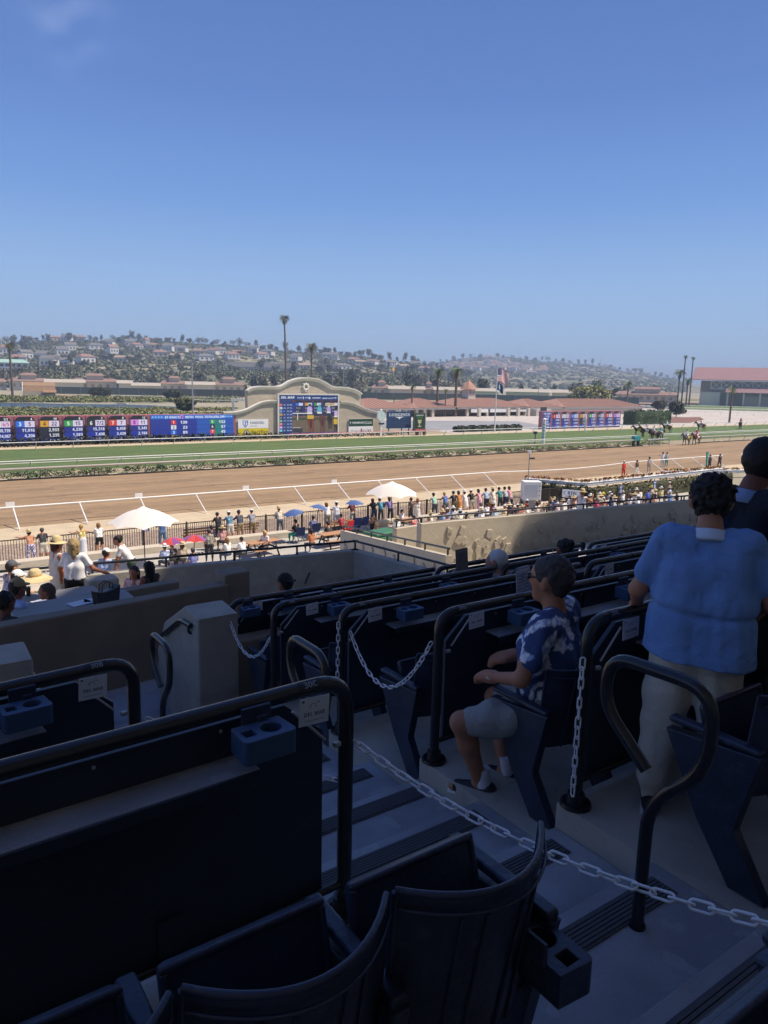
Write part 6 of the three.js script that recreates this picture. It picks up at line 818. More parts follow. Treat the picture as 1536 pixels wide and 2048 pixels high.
// apron, left: picnickers, camp chairs, umbrellas
function ground(px, py) { return at(px, py, 0); }
for (const [px, py, l, o] of [[208, 1106, 'person in a light blue shirt and white cap seated below the white umbrella', { v: 22, top: '#b9c8e6', hat: 'cap:white', skin: '#c46a52', cell: .024, turn: -.9 }]]) { const q = onV(px, py, 17.9 + 2); person(l, V3(q.x, q.y - 1.22, q.z), o.turn, { ...SIT, ...o }); }
{ const q = onV(262, 1088, 19.4); person('person with dark hair in a bun and a white T-shirt bending over the railing table', V3(q.x, q.y - 1.42, q.z), 1.1, { top: '#e6e2e2', bottom: '#3a4a3e', hair: '#17120f', bun: 1, lean: .55, cell: .022, skin: '#b27c60', arms: [[fwd(-.1, -.95, -.3), fwd(.05, -.95, -.2)], [fwd(.1, -.95, -.3), fwd(0, -.9, -.3)]] }); }
{ const q = onV(148, 1096, 14.4); person('person with long blonde hair in a loose white blouse standing on the sunlit terrace', V3(q.x, q.y - 1.55, q.z), -.55, { top: '#f4f4f2', bottom: '#1f2024', hair: '#a08a60', hairLen: .17, cell: .02, build: 1.2, hairRough: .014, skin: '#b97a5c', arms: [[fwd(-.4, -.9, -.1), fwd(-.1, -.9, -.4)], [fwd(.5, -.85, -.1), fwd(.6, -.4, -.5)]] }); }
{ const q = onV(112, 1090, 15.4); person('person in a cream sleeveless dress and wide pale hat standing beside the white blouse', V3(q.x, q.y - 1.6, q.z), -1.3, { top: '#e8dccb', bottom: '#e6dac6', skirt: .35, hat: 'brim:straw', sleeves: 'none', hair: '#4a2c1c', hairLen: .08, cell: .022, skin: '#b4765a', build: 1.15 }); }
{ const q = onV(70, 1150, 13.2), h = mesh('straw_hat', hatWide.clone(), straw); h.position.set(q.x, q.y - .02, q.z); h.scale.setScalar(1.05); ud(h, 'wide yellow straw hat set down on the terrace wall', 'hat'); mesh('hat_band', hatBand, HATM.tan, h); }
for (const [px, py, l, o] of [[14, 1130, 'person in a grey cap and patterned shirt at the end of the terrace', { top: '#b8b4c4', pat: '#6a6a88', hat: 'cap:grey', v: 15.5 }], [25, 1150, 'person in a white cap looking sideways on the sunlit terrace', { top: '#d8d8e0', hat: 'cap:white', v: 14.4 }]]) { const q = onV(px, py, o.v); person(l, V3(q.x, q.y - 1.26, q.z), -1.2, { ...SIT, cell: .022, ...o }); }
for (const [px, py, v, l, o] of [[330, 1082, 34, 'person in a white bucket hat and blue patterned shirt on the bench row', { top: '#8fa6d0', pat: '#e8ecf4', hat: 'brim:white' }], [344, 1092, 34.2, 'person in a black striped top under the red and purple parasol', { top: '#232428', pat: '#c8c4bc' }], [365, 1090, 34, 'person in a straw hat with long brown hair under the parasols', { top: '#b8a890', hat: 'brim:straw', hairLen: .14, hair: '#4a2c18' }], [387, 1101, 32.6, 'person in a grey cap and violet shirt beside the parasols', { top: '#7a80b8', hat: 'cap:grey' }], [418, 1070, 34.6, 'bearded person in a patterned grey shirt and cap standing at the tables', { stand: 1, top: '#8a8a80', pat: '#c8c4b0', hat: 'cap:grey', bottom: '#33353c', build: 1.15 }], [424, 1062, 37.2, 'person in a navy shirt and cap by the bench', { top: '#2c3656', hat: 'cap:navy' }], [445, 1064, 36.8, 'person in a straw hat and pink top by the bench', { top: '#c89a98', hat: 'brim:straw' }], [456, 1080, 34, 'person with long fair hair and a white top at the picnic table', { top: '#eceae6', hair: '#8a6038', hairLen: .17, bottom: '#4a5a70' }], [485, 1076, 33.8, 'person in a white T-shirt seated at the picnic table', { top: '#eef0f6', hair: '#2a2018', build: 1.1 }], [531, 1068, 34.8, 'person with long blonde hair facing across the picnic table', { top: '#ecebe8', hair: '#c8a868', hairLen: .18, turn: 2.4 }], [593, 1050, 36.6, 'person in black with a teal wrap in a dark blue camp chair', { top: '#1c1d20', bottom: '#1f9a7c', hair: '#15110e' }], [627, 1046, 37.2, 'person in a grey cap and lilac shirt in a blue camp chair', { top: '#8a90b8', hat: 'cap:grey' }], [624, 1074, 33.9, 'person with a bare back and dark hair at the second picnic table', { topless: 1, hair: '#2c1a12', hairLen: .1, sleeves: 'none', skin: '#c07a50' }], [661, 1056, 35.2, 'person in a dark jacket and cap leaning over the second picnic table', { top: '#3a3a38', hat: 'cap:navy', lean: .4, build: 1.2 }], [684, 1040, 37, 'person in a red shirt in a red camp chair', { top: '#a8404a', hair: '#3a2c22' }], [755, 1036, 33.5, 'person in a black vest beside the green bin', { top: '#1c1c20', hair: '#9a7a50', hairLen: .05, sleeves: 'none', bun: 1 }], [795, 1030, 34.5, 'person in a straw hat and white shirt under the second umbrella', { top: '#eef0ee', hat: 'brim:straw' }], [830, 1030, 34.4, 'person in a red and white top at the table under the second umbrella', { top: '#c8302c', pat: '#f0f0f0', hair: '#1c1613' }], [805, 1012, 36.6, 'person in a pale striped shirt and cap behind the second umbrella pole', { top: '#d8dce4', hat: 'cap:white' }], [860, 1025, 33.5, 'person in a pale top at the end of the table', { top: '#e8e2d8', hair: '#8a6a48' }]]) { const q = onV(px, py, v); person(l, V3(q.x, 0.02, q.z), (o.turn || 0) + rr(-.3, .3), { ...(o.stand ? {} : SIT), skin: ['#c68f70', '#b97f62', '#d3a184'][pc++ % 3], ...o }); }
// umbrellas
function umbrella(name, label, px, pyTop, v, R, H, col, sides, tilt = 0) {
  const q = onV(px, pyTop, v), t = thing(name, label, 'umbrella', V3(q.x, Math.max(0, q.y - H), q.z)); mesh('pole', rod(V3(0, 0, 0), V3(0, H, 0), .025, .022, 8), M.dark, t); const pos = [], idx = [], c = []; const rise = R * .42; const cs = [].concat(col).map(h => lin(h));
  const S = 6, can = []; for (let s = 0; s < sides; s++) { const a0 = s / sides * 6.283 + .3, a1 = (s + 1) / sides * 6.283 + .3, gp = [], gi = []; for (let i = 0; i <= S; i++) for (let j = 0; j <= S; j++) { const r = i / S, k = j / S, e0 = V3(Math.cos(a0), 0, Math.sin(a0)), e1 = V3(Math.cos(a1), 0, Math.sin(a1)), p = e0.lerp(e1, k).multiplyScalar(R * r); const bow = Math.sin(k * Math.PI) * r; gp.push(p.x * (1 - .05 * bow), H - rise * Math.pow(r, 1.15) + .05 * R * Math.sin(r * Math.PI) + bow * .06 * R, p.z * (1 - .05 * bow)); } for (let i = 0; i < S; i++) for (let j = 0; j < S; j++) { const a = i * (S + 1) + j; gi.push(a, a + 1, a + S + 1, a + 1, a + S + 2, a + S + 1); }
    const g = new THREE.BufferGeometry(); g.setAttribute('position', new THREE.Float32BufferAttribute(gp, 3)); g.setIndex(gi); g.computeVertexNormals(); const m = new THREE.MeshPhysicalMaterial({ roughness: .9, side: THREE.DoubleSide, transmission: .25, thickness: 0 }); m.color.setRGB(...cs[s % cs.length]); mesh('canopy_panel', g, m, t); mesh('rib', rod(V3(0, H - .02, 0), V3(Math.cos(a0) * R, H - rise - .02, Math.sin(a0) * R), .008, .008, 5), M.dark, t); }
  if (R > 1) mesh('vent_cap', tr(new THREE.ConeGeometry(R * .24, R * .12, sides), 0, H + .02, 0), mat([.75, .73, .68], .9), t); t.rotation.z = tilt; return t; }
umbrella('market_umbrella', 'large white market umbrella over the tables by the fence', 286, 1017, 35.6, 1.72, 2.65, '#efe9e0', 8); umbrella('market_umbrella', 'large white market umbrella beyond the green bin', 784, 966, 37.2, 1.72, 2.65, '#efe9e0', 8);
umbrella('parasol', 'blue clip-on parasol over the black-clad person', 597, 1028, 37, .62, 1.9, '#4a6aa8', 8, .2); umbrella('parasol', 'blue clip-on parasol over the lilac shirt', 628, 1022, 37.8, .6, 1.9, '#4a6aa8', 8, -.2); umbrella('parasol', 'blue parasol over the folded chairs by the fence', 709, 1016, 38, .6, 1.9, '#4a6aa8', 8); umbrella('parasol', 'red and purple golf umbrella held over the seated row', 350, 1074, 34.6, .62, 1.5, ['#c0303a', '#8a4a9a', '#d04a4a'], 8, .1); umbrella('parasol', 'second red and purple golf umbrella beside the first', 386, 1073, 34.8, .66, 1.5, ['#8a4a9a', '#c0303a', '#d04a4a'], 8, -.05);
// picnic tables, camp chairs, bin
function picnic(label, px, py, turn) { const p = ground(px, py), t = thing('picnic_table', label, 'table', p, turn); for (let i = 0; i < 5; i++) mesh('top_plank', rbox(1.9, .04, .14, 0, .75, -.3 + i * .15, .008), M.wood, t); for (const s of [-1, 1]) { for (let i = 0; i < 2; i++) mesh('seat_plank', rbox(1.9, .04, .13, 0, .45, s * (.62 + i * .14), .008), M.wood, t); for (const x of [-.65, .65]) mesh('leg', bar(V3(x, 0, s * .62), V3(x, .74, s * .2), .07, .05), M.dark, t); } for (const x of [-.65, .65]) mesh('cross_beam', box(.05, .08, 1.5, x, .41, 0), M.dark, t); }
picnic('brown picnic table with the white T-shirt group around it', 525, 1110, .15); picnic('brown picnic table in front of the camp chairs', 668, 1092, .1); picnic('brown picnic table under the second white umbrella', 815, 1062, .1);
for (let i = 0; i < 4; i++) { const p = ground([402, 480, 690, 720][i], [1082, 1074, 1064, 1062][i]), t = thing('slat_bench', ['brown slatted bench behind the golf umbrellas', 'brown slatted bench behind the first picnic table', 'brown slatted bench behind the camp chairs', 'brown slatted bench near the folded blue chairs'][i], 'bench', p); for (let s = 0; s < 3; s++) mesh('slat', rbox(2.2, .035, .1, 0, .44, -.14 + s * .13, .008), M.wood, t); for (let s = 0; s < 2; s++) mesh('back_slat', rbox(2.2, .1, .03, 0, .62 + s * .16, .26, .008), M.wood, t); for (const x of [-.9, .9]) mesh('leg', [box(.05, .44, .4, x, .22, 0), box(.05, .5, .04, x, .6, .24)], M.dark, t); }
function campChair(label, px, py, col, turn, v) { const q = onV(px, py, v), t = thing('camp_chair', label, 'chair', V3(q.x, 0, q.z), turn); const m = mat(col, .85); mesh('seat_cloth', rbox(.5, .03, .46, 0, .42, 0, .01), m, t); mesh('back_cloth', rot(rbox(.56, .5, .03, 0, 0, 0, .01), .2, 0, 0).translate(0, .72, .27), m, t); for (const s of [-1, 1]) { mesh('leg', rod(V3(s * .26, 0, -.24), V3(s * .26, .62, .24), .012, .012, 5), M.dark, t); mesh('leg', rod(V3(s * .26, 0, .26), V3(s * .26, .62, -.2), .012, .012, 5), M.dark, t); mesh('arm_strap', rbox(.07, .02, .44, s * .28, .63, 0, .008), m, t); } }
campChair('dark blue camp chair holding the person in black', 597, 1066, '#22305c', 0, 36.5); campChair('dark blue camp chair holding the lilac shirt', 628, 1060, '#1f2c54', 0, 37.1); campChair('bright red camp chair beside the bench', 694, 1056, '#c02028', .3, 36.8); campChair('empty dark blue camp chair folded by the fence', 712, 1050, '#22346c', -.3, 37.4); campChair('second empty dark blue camp chair by the fence', 725, 1046, '#22346c', .2, 37.5);
{ const q = onV(763, 1066, 30.5), t = thing('waste_bin', 'green rounded waste bin beside the ramp wall', 'bin', V3(q.x, .3, q.z), .2); mesh('body', rbox(1.7, 1.2, 1, 0, .6, 0, .12, 4), mat('#3f7a58', .6), t); mesh('lid', rbox(1.76, .16, 1.06, 0, 1.26, 0, .07, 4), mat('#3a7050', .6), t); mesh('door', rbox(.5, .5, .04, 0, .7, .5, .02), M.dark, t); }
{ const p = at(1060, 1012, .2), v = -p.z, y1 = onV(1060, 962, v).y, t = thing('equipment_cabinet', 'white metal equipment cabinet at the end of the hedge', 'cabinet', P(p.x, v, 0), -.5); mesh('case', rbox(1.35, y1 - .7, .8, 0, (y1 + .7) / 2, 0, .06), M.white, t); mesh('base', rbox(1.4, .7, .85, 0, .35, 0, .03), M.grey, t); mesh('panel', rbox(1.0, y1 - 1.1, .02, -.1, (y1 + .7) / 2, .4, .01), mat([.6, .62, .66], .5), t); for (const y of [.25, .5, .75]) mesh('latch', box(.05, .08, .03, .52, .7 + (y1 - .7) * y, .41), M.dark, t); }
{ const p = at(1055, 985, 1), v = -p.z, y1 = onV(1057, 908, v).y, t = thing('camera_pole', 'thin pole with a small camera and dome above the white cabinet', 'pole', P(p.x, v, 0)); mesh('pole', rod(V3(0, 0, 0), V3(0, y1, 0), .035, .03, 8), M.grey, t); mesh('dome', tr(new THREE.CylinderGeometry(.14, .1, .3, 12), 0, y1 + .1, 0), M.white, t); mesh('camera', rbox(.5, .14, .14, .3, y1 - .35, 0, .04), M.dark, t); }
// winner's circle: hedge, planters, flowers, banner, officials
{
  const a = at(1066, 958, 1.6), b = at(1185, 968, 1.6), c = at(1460, 938, 1.6), seg = (n, l, A, Bp, w, h, cnt, col, y0 = 0) => { const L = A.distanceTo(Bp), LL = []; const k = Math.round(L / 1.2); for (let i = 0; i < k; i++) LL.push([(i + .5) * L / k, h / 2, 0, L / k * .7, h * .5, w / 2]); const g = merge([crownGeo(LL, cnt, .11, col), tinted(box(L, h * .8, w * .6, L / 2, h * .42, 0), col)]); const m = mesh(n, g, LM); m.position.set(A.x, y0, A.z); m.rotation.y = Math.atan2(-(Bp.z - A.z), Bp.x - A.x); return ud(m, l, n === 'flower_row' ? 'flowers' : 'hedge'); };
  seg('clipped_hedge', 'dark hedge grown through a black fence, left side of the winners circle', a, b, 1.1, 1.45, 4200, [.06, .075, .022]); seg('clipped_hedge', 'dark hedge along the long side of the winners circle', b, c, 1.1, 1.45, 6200, [.075, .075, .025]);
  const box1 = (l, A, Bp) => { const L = A.distanceTo(Bp), t = thing('planter_box', l, 'planter', A, Math.atan2(-(Bp.z - A.z), Bp.x - A.x)); mesh('trough', rbox(L, .26, .4, L / 2, .13, 0, .03), mat([.66, .67, .68], .7), t); mesh('rim', rbox(L + .05, .05, .46, L / 2, .27, 0, .02), M.white, t); const g = []; for (let i = 0; i < L * 9; i++) { const k = rnd(), col = k < .4 ? [.6, .32, .03] : k < .75 ? [.38, .06, .05] : [.10, .13, .04]; g.push(crownGeo([[rr(0, L), .38 + rr(0, .1), rr(-.2, .2), .13, .1, .13]], 9, .08, col)); } mesh('blooms', g, LM, t); };
  const up = (p, y, dv = .9) => V3(p.x, y, p.z - dv); box1('white planter of orange and red flowers on the left hedge', up(a, 1.3), up(b, 1.3)); box1('white planter of orange and red flowers on the long hedge', up(b, 1.3), up(c, 1.3)); const d = at(1330, 938, 1), e = at(1500, 935, 1); box1('white planter of orange and red flowers inside the winners circle', V3(d.x, .5, d.z), V3(e.x, .5, e.z));
  const L = a.distanceTo(b), t = thing('iron_fence', 'black iron fence in front of the left hedge', 'fence', V3(a.x, 0, a.z + .9), Math.atan2(-(b.z - a.z), b.x - a.x)); const g = []; for (let x = 0; x < L; x += .14) g.push(box(.025, 1.15, .025, x, .6, 0)); ud(mesh('pickets', g, M.black, t), null, null, null, 'stuff'); mesh('rails', [box(L, .04, .04, L / 2, 1.15, 0), box(L, .04, .04, L / 2, .1, 0)], M.black, t);
  const q = at(1136, 985, 1.1), s = thing('banner', 'white banner with dark blue letters on the black iron fence', 'banner', V3(q.x, 0, q.z + .4), t.rotation.y); mesh('board', rbox(1.5, .62, .03, 0, 1.05, 0, .01), M.white, s); mesh('print', tr(panelGeo(1.46, .58), 0, 1.05, .018), print(384, 152, (c2, w, h) => { c2.fillStyle = '#f4f5f8'; c2.fillRect(0, 0, w, h); c2.strokeStyle = '#274a86'; c2.lineWidth = 9; c2.beginPath(); c2.ellipse(w / 2, 66, 168, 48, 0, 2.5, 3.78); c2.stroke(); c2.beginPath(); c2.ellipse(w / 2, 66, 168, 48, 0, -.64, .64); c2.stroke(); c2.fillStyle = '#1c2c5c'; c2.font = 'bold 92px sans-serif'; c2.textAlign = 'center'; c2.fillText('RTN', w / 2, 98); c2.fillRect(60, 126, w - 120, 8); }), s);
  for (const [px, py, l] of [[1219, 978, 'small blue notice on a stake by the long hedge'], [1287, 968, 'second small blue notice on a stake by the long hedge']]) { const w = at(px, py + 8, 1.1), o = thing('stake_sign', l, 'sign', V3(w.x, 0, w.z + 1)); mesh('stake', box(.05, 1.3, .03, 0, .65, 0), M.dark, o); mesh('board', rbox(.42, .6, .03, 0, 1.5, 0, .01), M.grey, o); mesh('print', tr(panelGeo(.4, .58), 0, 1.5, .018), print(64, 92, blueSign), o); }
  for (const [px, py, l, o] of [[1246, 956, 'person in a red jacket standing on the sand by the winners circle', { top: '#d83a2a', bottom: '#c83a2c', hair: '#6a4a30', hat: 'cap:white' }], [1272, 954, 'person in a dark top and white trousers by the winners circle', { top: '#4a3a34', bottom: '#eceae6', hair: '#2a1c14' }], [1297, 946, 'person in a patterned grey shirt beside the white planter', { top: '#8a8a88', pat: '#dadada', bottom: '#9a9890', hat: 'cap:black' }], [1324, 934, 'person in a pale jacket shading the eyes by the flowers', { top: '#d8dfe4', bottom: '#c0c4c8', ...UPH }], [1332, 934, 'person in a teal and grey shirt beside the pale jacket', { top: '#9ab4b8', bottom: '#3a9a9c', hair: '#5a4030' }], [1418, 940, 'person in a dark suit with hands behind the back at the track rail', { top: '#2c2e36', bottom: '#30323c', sleeves: 'long' }], [1438, 938, 'second person in a dark suit walking along the track rail', { top: '#26272c', bottom: '#3a3a3e', sleeves: 'long', thigh: [.25, -.2] }]]) person(l, ground(px, py), rr(-.3, .3), { cell: .036, ...o });
  { const w = ground(1411, 936), o = thing('teal_stand', 'tall teal folded gate panel beside the dark suits', 'panel', w, .4); mesh('panel', extrude([[-.5, 1.9], [.5, 1.8], [.3, .1], [.05, .1]], .12, .01), mat('#1f8a84', .6), o); mesh('foot', box(.5, .1, .5, .15, .05, .05), M.dark, o); }
}
// ---------------------------------------------------------------- horses and riders
function horseGeo(col, leg, walk) {
  const L = [], k = walk; const bn = (a, b, ra, rb, c = 'b') => L.push(B(V3(...a), V3(...b), ra, rb, c));
  bn([-.55, 1.22, 0], [.4, 1.18, 0], .3, .31); bn([-.6, 1.28, -.1], [-.6, 1.28, .1], .25, .25); bn([.4, 1.2, 0], [.62, 1.2, 0], .3, .24); bn([.6, 1.3, 0], [1.12, 1.78, 0], .2, .115); bn([1.12, 1.8, 0], [1.28, 1.7, 0], .12, .115); bn([1.25, 1.7, 0], [1.52, 1.42, 0], .1, .065); for (const s of [-1, 1]) bn([1.12, 1.9, s * .06], [1.13, 2.02, s * .07], .035, .012);
  for (const s of [-1, 1]) { const f = s * .16 * k, h = -s * .18 * k; bn([.5, 1.1, s * .15], [.52 + f, .62, s * .14], .13, .065); bn([.52 + f, .62, s * .14], [.5 + f * 1.6, .14, s * .14], .058, .042, 'l'); bn([.5 + f * 1.6, .12, s * .14], [.56 + f * 1.6, .05, s * .14], .05, .06, 'l'); bn([-.6, 1.15, s * .16], [-.45 + h, .88, s * .16], .2, .13); bn([-.45 + h, .88, s * .16], [-.76 + h, .56, s * .15], .11, .062); bn([-.76 + h, .56, s * .15], [-.7 + h * 1.4, .14, s * .15], .056, .042, 'l'); bn([-.7 + h * 1.4, .12, s * .15], [-.64 + h * 1.4, .05, s * .15], .05, .06, 'l'); }
  bn([-.86, 1.38, 0], [-1.02, 1.15, 0], .06, .07, 'l'); bn([-1.02, 1.15, 0], [-1.05, .62, 0], .07, .03, 'l'); bn([.7, 1.55, 0], [1.08, 1.93, 0], .05, .04, 'l');
  const f = field(L, .09), [lo, hi] = bounds(L, .06), c1 = lin(col), c2 = lin(leg); return nets(f, lo, hi, .045, (x, y, z) => { let d = 1e3, q = 'b'; for (const b of L) { const e = cap(b, x, y, z); if (e < d) { d = e; q = b.c; } } return q === 'l' ? c2 : c1; });
}
const cloths = { yellow: '#d8c020', white: '#e8e8e8' };
function horse(label, px, py, turn, col, leg, cloth, walk, rl, ro) { const p = ground(px, py), t = thing('horse', label, 'horse', p, turn); mesh('body', horseGeo(col, leg, walk), CM, t); const s = mesh('saddle_cloth', (() => { const g = new THREE.CylinderGeometry(.345, .345, .62, 16, 1, true, Math.PI * .18 + Math.PI / 2 - Math.PI * .0, Math.PI * 1.0); g.rotateZ(Math.PI / 2); g.rotateX(0); return g; })(), mat(cloth, .85), t); s.position.set(-.1, 1.22, 0); s.rotation.x = -.55; mesh('saddle', rbox(.5, .12, .34, -.08, 1.56, 0, .05), M.dark, t); mesh('bridle', [tr(rot(new THREE.TorusGeometry(.1, .012, 5, 12), 0, Math.PI / 2, .8), 1.38, 1.57, 0)], M.dark, t);
  const sk = { hipY: .0, lean: .35, headLean: .2, thigh: [1.25, 1.25], spread: [.22, .22], shin: [.5, .5], arms: [[fwd(-.1, -.7, -.6), fwd(.1, -.2, -.9)], [fwd(.1, -.7, -.6), fwd(-.1, -.2, -.9)]], cell: .034, shoe: '#15151a', bottom: '#ecebe6', hair: 0, sleeves: 'long', ...ro }; const q = V3(-.12, 1.68, 0).applyAxisAngle(UP, turn).add(p); person(rl, q, turn - Math.PI / 2, sk); return t; }
const T = Math.PI;
horse('grey pony with a yellow saddle cloth standing on the dirt at the horse gap', 1372, 890, T, '#5a5554', '#2a2626', '#d8c020', .6, 'rider in a white shirt and dark cap on the grey pony', { top: '#e8eaee', hat: 'cap:navy' }); horse('bay horse with a black tail beside the grey pony', 1392, 889, T * .97, '#6e3016', '#1c120e', '#e0e0e0', .8, 'jockey in pink silks on the bay horse beside the grey pony', { top: '#e0409a', hat: 'cap:white' });
horse('bay horse seen from behind, first of the group entering the grass', 1277, 872, T * .62, '#5e2a14', '#1c120e', '#d8c020', .5, 'jockey in dark silks on the first bay of the group', { top: '#4a3a58', hat: 'cap:white' }); horse('dark bay horse in the middle of the group entering the grass', 1292, 874, T * .7, '#4a2414', '#16100c', '#e0e0e0', .5, 'jockey in lilac silks in the middle of the group', { top: '#c8b4d8', hat: 'cap:red' }); horse('brown horse with a yellow cloth at the front of the group', 1306, 880, T * .1, '#54301c', '#1a120e', '#d8c020', .7, 'outrider in a white shirt at the front of the group', { top: '#eef0f4', hat: 'cap:grey' }); horse('dark horse lowering its head beside the swung gate rail', 1319, 882, T * .02, '#3a2218', '#120c0a', '#e0e0e0', .6, 'jockey in turquoise silks beside the swung gate rail', { top: '#3fb8c8', hat: 'cap:white' });
horse('bay horse with a yellow cloth standing further back on the grass', 1333, 866, T * .55, '#6a3418', '#1c120e', '#d8c020', .4, 'rider in pale clothes further back on the grass', { top: '#dfe4ea', hat: 'cap:yellow' }); horse('chestnut horse walking alone on the grass', 1401, 862, T * .55, '#7a3c1c', '#241410', '#e0e0e0', .6, 'jockey in red and white silks on the chestnut horse', { top: '#c83a4a', pat: '#eeeeee', hat: 'cap:black' }); horse('dark bay horse furthest along the grass course', 1480, 858, T * .12, '#4e2818', '#1a100c', '#e0e0e0', .6, 'jockey in red silks on the furthest horse', { top: '#c83248', hat: 'cap:navy' });
// ---------------------------------------------------------------- spectators close by: body with clothing over it
const skinMat = h => { const m = mat(h, .6); return m; };
const wob = (x, y, z, f) => noise3(x * f + 7, y * f * .6 + 3, z * f) - .5;
function handBones(w, dir, side) { // palm and five fingers, a little curled
  const d = dir.clone().normalize(), n = Math.abs(d.y) < .8 ? V3(0, 1, 0) : V3(0, 0, 1), s = V3().crossVectors(d, n).normalize(), u = V3().crossVectors(s, d), L = [B(w, w.clone().addScaledVector(d, .06), .028, .034)];
  for (let i = 0; i < 4; i++) { const r = w.clone().addScaledVector(d, .085).addScaledVector(s, (i - 1.5) * .019), l = [.034, .04, .037, .028][i], m = r.clone().addScaledVector(d, l).addScaledVector(u, -.008), e = m.clone().addScaledVector(d, l * .6).addScaledVector(u, -.025); L.push(B(w.clone().addScaledVector(d, .05).addScaledVector(s, (i - 1.5) * .016), r, .012, .0095), B(r, m, .0095, .0088), B(m, e, .0088, .008)); }
  const t = w.clone().addScaledVector(d, .03).addScaledVector(s, side * .03), t2 = t.clone().addScaledVector(d, .035).addScaledVector(s, side * .025); L.push(B(t, t2, .013, .011), B(t2, t2.clone().addScaledVector(d, .03), .011, .009)); return L;
}
function closeFigure(label, pos, turn, o) {
  const t = thing('person', label, 'person', pos, turn); t.scale.setScalar(o.s || 1); const sk = skeleton(o), cell = o.cell || .013;
  const bare = sk.bones.slice(); sk.bones.filter(b => b.c === 'skin' && b.ra === .03 && b.rb === .026).forEach((b, i) => bare.push(...handBones(b.a, b.b.clone().sub(b.a), i ? -1 : 1)));
  const fb = field(bare, .028), [lo, hi] = bounds(bare, .03); mesh('body', nets((x, y, z) => fb(x, y, z), lo, hi, cell), skinMat(o.skin), t);
  const tops = sk.bones.filter(b => b.c === 'top').concat(o.extraTop ? o.extraTop(sk) : []), ft = field(tops, .05, .016), [a, b] = bounds(tops, .06), hem = o.hem;
  const tg = nets((x, y, z) => { let d = ft(x, y, z) + wob(x, y, z, 9) * .02 + (1 - Math.abs(wob(x, y * .45 + x * .4, z, 13)) * 4) * .006 + wob(x, y * .6, z, 30) * .008; if (o.fold) d += .016 * Math.exp(-Math.pow((y - o.fold + x * .06 * (o.foldTilt || 0) + wob(x, 0, z, 5) * .05) / .016, 2)); return Math.max(d, hem + (o.hemTilt || 0) * x + wob(x, 0, z, 7) * .008 - y); }, a, b, cell * .85, o.topPat); const tm = o.topPat ? cloth([1, 1, 1]) : cloth(o.top); if (o.topPat) tm.vertexColors = true; mesh('shirt', uvm(tg), tm, t);
  const bots = sk.bones.filter(b => b.c === 'bottom').concat(o.extraBottom ? o.extraBottom(sk) : []), f2 = field(bots, .04, o.pantInfl ?? .014), [c, d] = bounds(bots, .06); mesh('trousers', uvm(nets((x, y, z) => f2(x, y, z) + wob(x, y * .5, z, 14) * .02 + wob(x, y, z, 30) * .005, c, d, cell)), cloth(o.bottom), t);
  const sh = sk.bones.filter(b => b.c === 'shoe'); sh.forEach(q => { const bs = [B(q.a.clone().add(V3(0, .004, .02)), q.b.clone().add(V3(0, .004, .02)), q.ra * 1.08, q.rb * 1.08)], f3 = field(bs), [e, g] = bounds(bs, .02); const y0 = Math.min(q.a.y, q.b.y) - .03; mesh('shoe', nets((x, y, z) => Math.max(f3(x, y, z), y0 + .012 - y), e, g, .009), mat(o.shoe || '#15161a', .7), t); const so = mesh('sole', rbox(.088, .028, .27, (q.a.x + q.b.x) / 2, y0 + .004, (q.a.z + q.b.z) / 2 + .012, .013, 2), mat(o.sole || '#d8d8d4', .7), t); });
  if (o.hair) mesh('hair', hairMesh(sk, o, .0085), hm(o.hair), t);
  return { t, sk };
}
{ // blue polo shirt
  const q = at(1368, 1628, 7.2); const { t, sk } = closeFigure('person seen from behind in a bright blue polo shirt and pale trousers', V3(q.x - .02, 7.2, q.z + .0), -.98, { s: .985, build: 1.12, sw: .18, skin: '#a8755a', top: '#7399d2', bottom: '#cfc8ba', hair: '#17120f', hairRough: .02, headLean: .55, lean: .12, headX: -.0, hem: .85, hemTilt: -.05, fold: 1.09, foldTilt: 1, pantInfl: .012, shoe: '#17181c', spread: [.06, .05], thigh: [.04, -.04], cell: .0105,
    arms: [[fwd(-.42, -.9, .06), fwd(-.02, -.55, -.8)], [fwd(.4, -.9, 0), fwd(-.1, -.4, -.9)]],
    extraTop: s => [B(V3(-.085, .78, .01), V3(-.085, 1.1, .0), .155, .138), B(V3(.085, .78, .01), V3(.085, 1.1, .0), .155, .138), B(V3(-.08, .8, .03), V3(.08, .8, .03), .15, .15), B(s.on(.3, -.1, .02), s.on(.36, .1, .02), .1, .1)], extraBottom: s => [B(V3(-.08, .84, .02), V3(-.155, .19, .0), .092, .056), B(V3(.08, .84, .02), V3(.145, .19, .0), .092, .056), B(V3(-.06, .88, .02), V3(.06, .88, .02), .1, .1)] });
  const n = sk.neck; const cg = lathe([[.07, -.03], [.084, -.05], [.088, -.03], [.073, .012], [.066, .01]], 24); cg.rotateX(-.3); cg.translate(n.x, n.y - .012, n.z + .004); mesh('collar', cg, mat('#c4d4ea', .9), t);
}
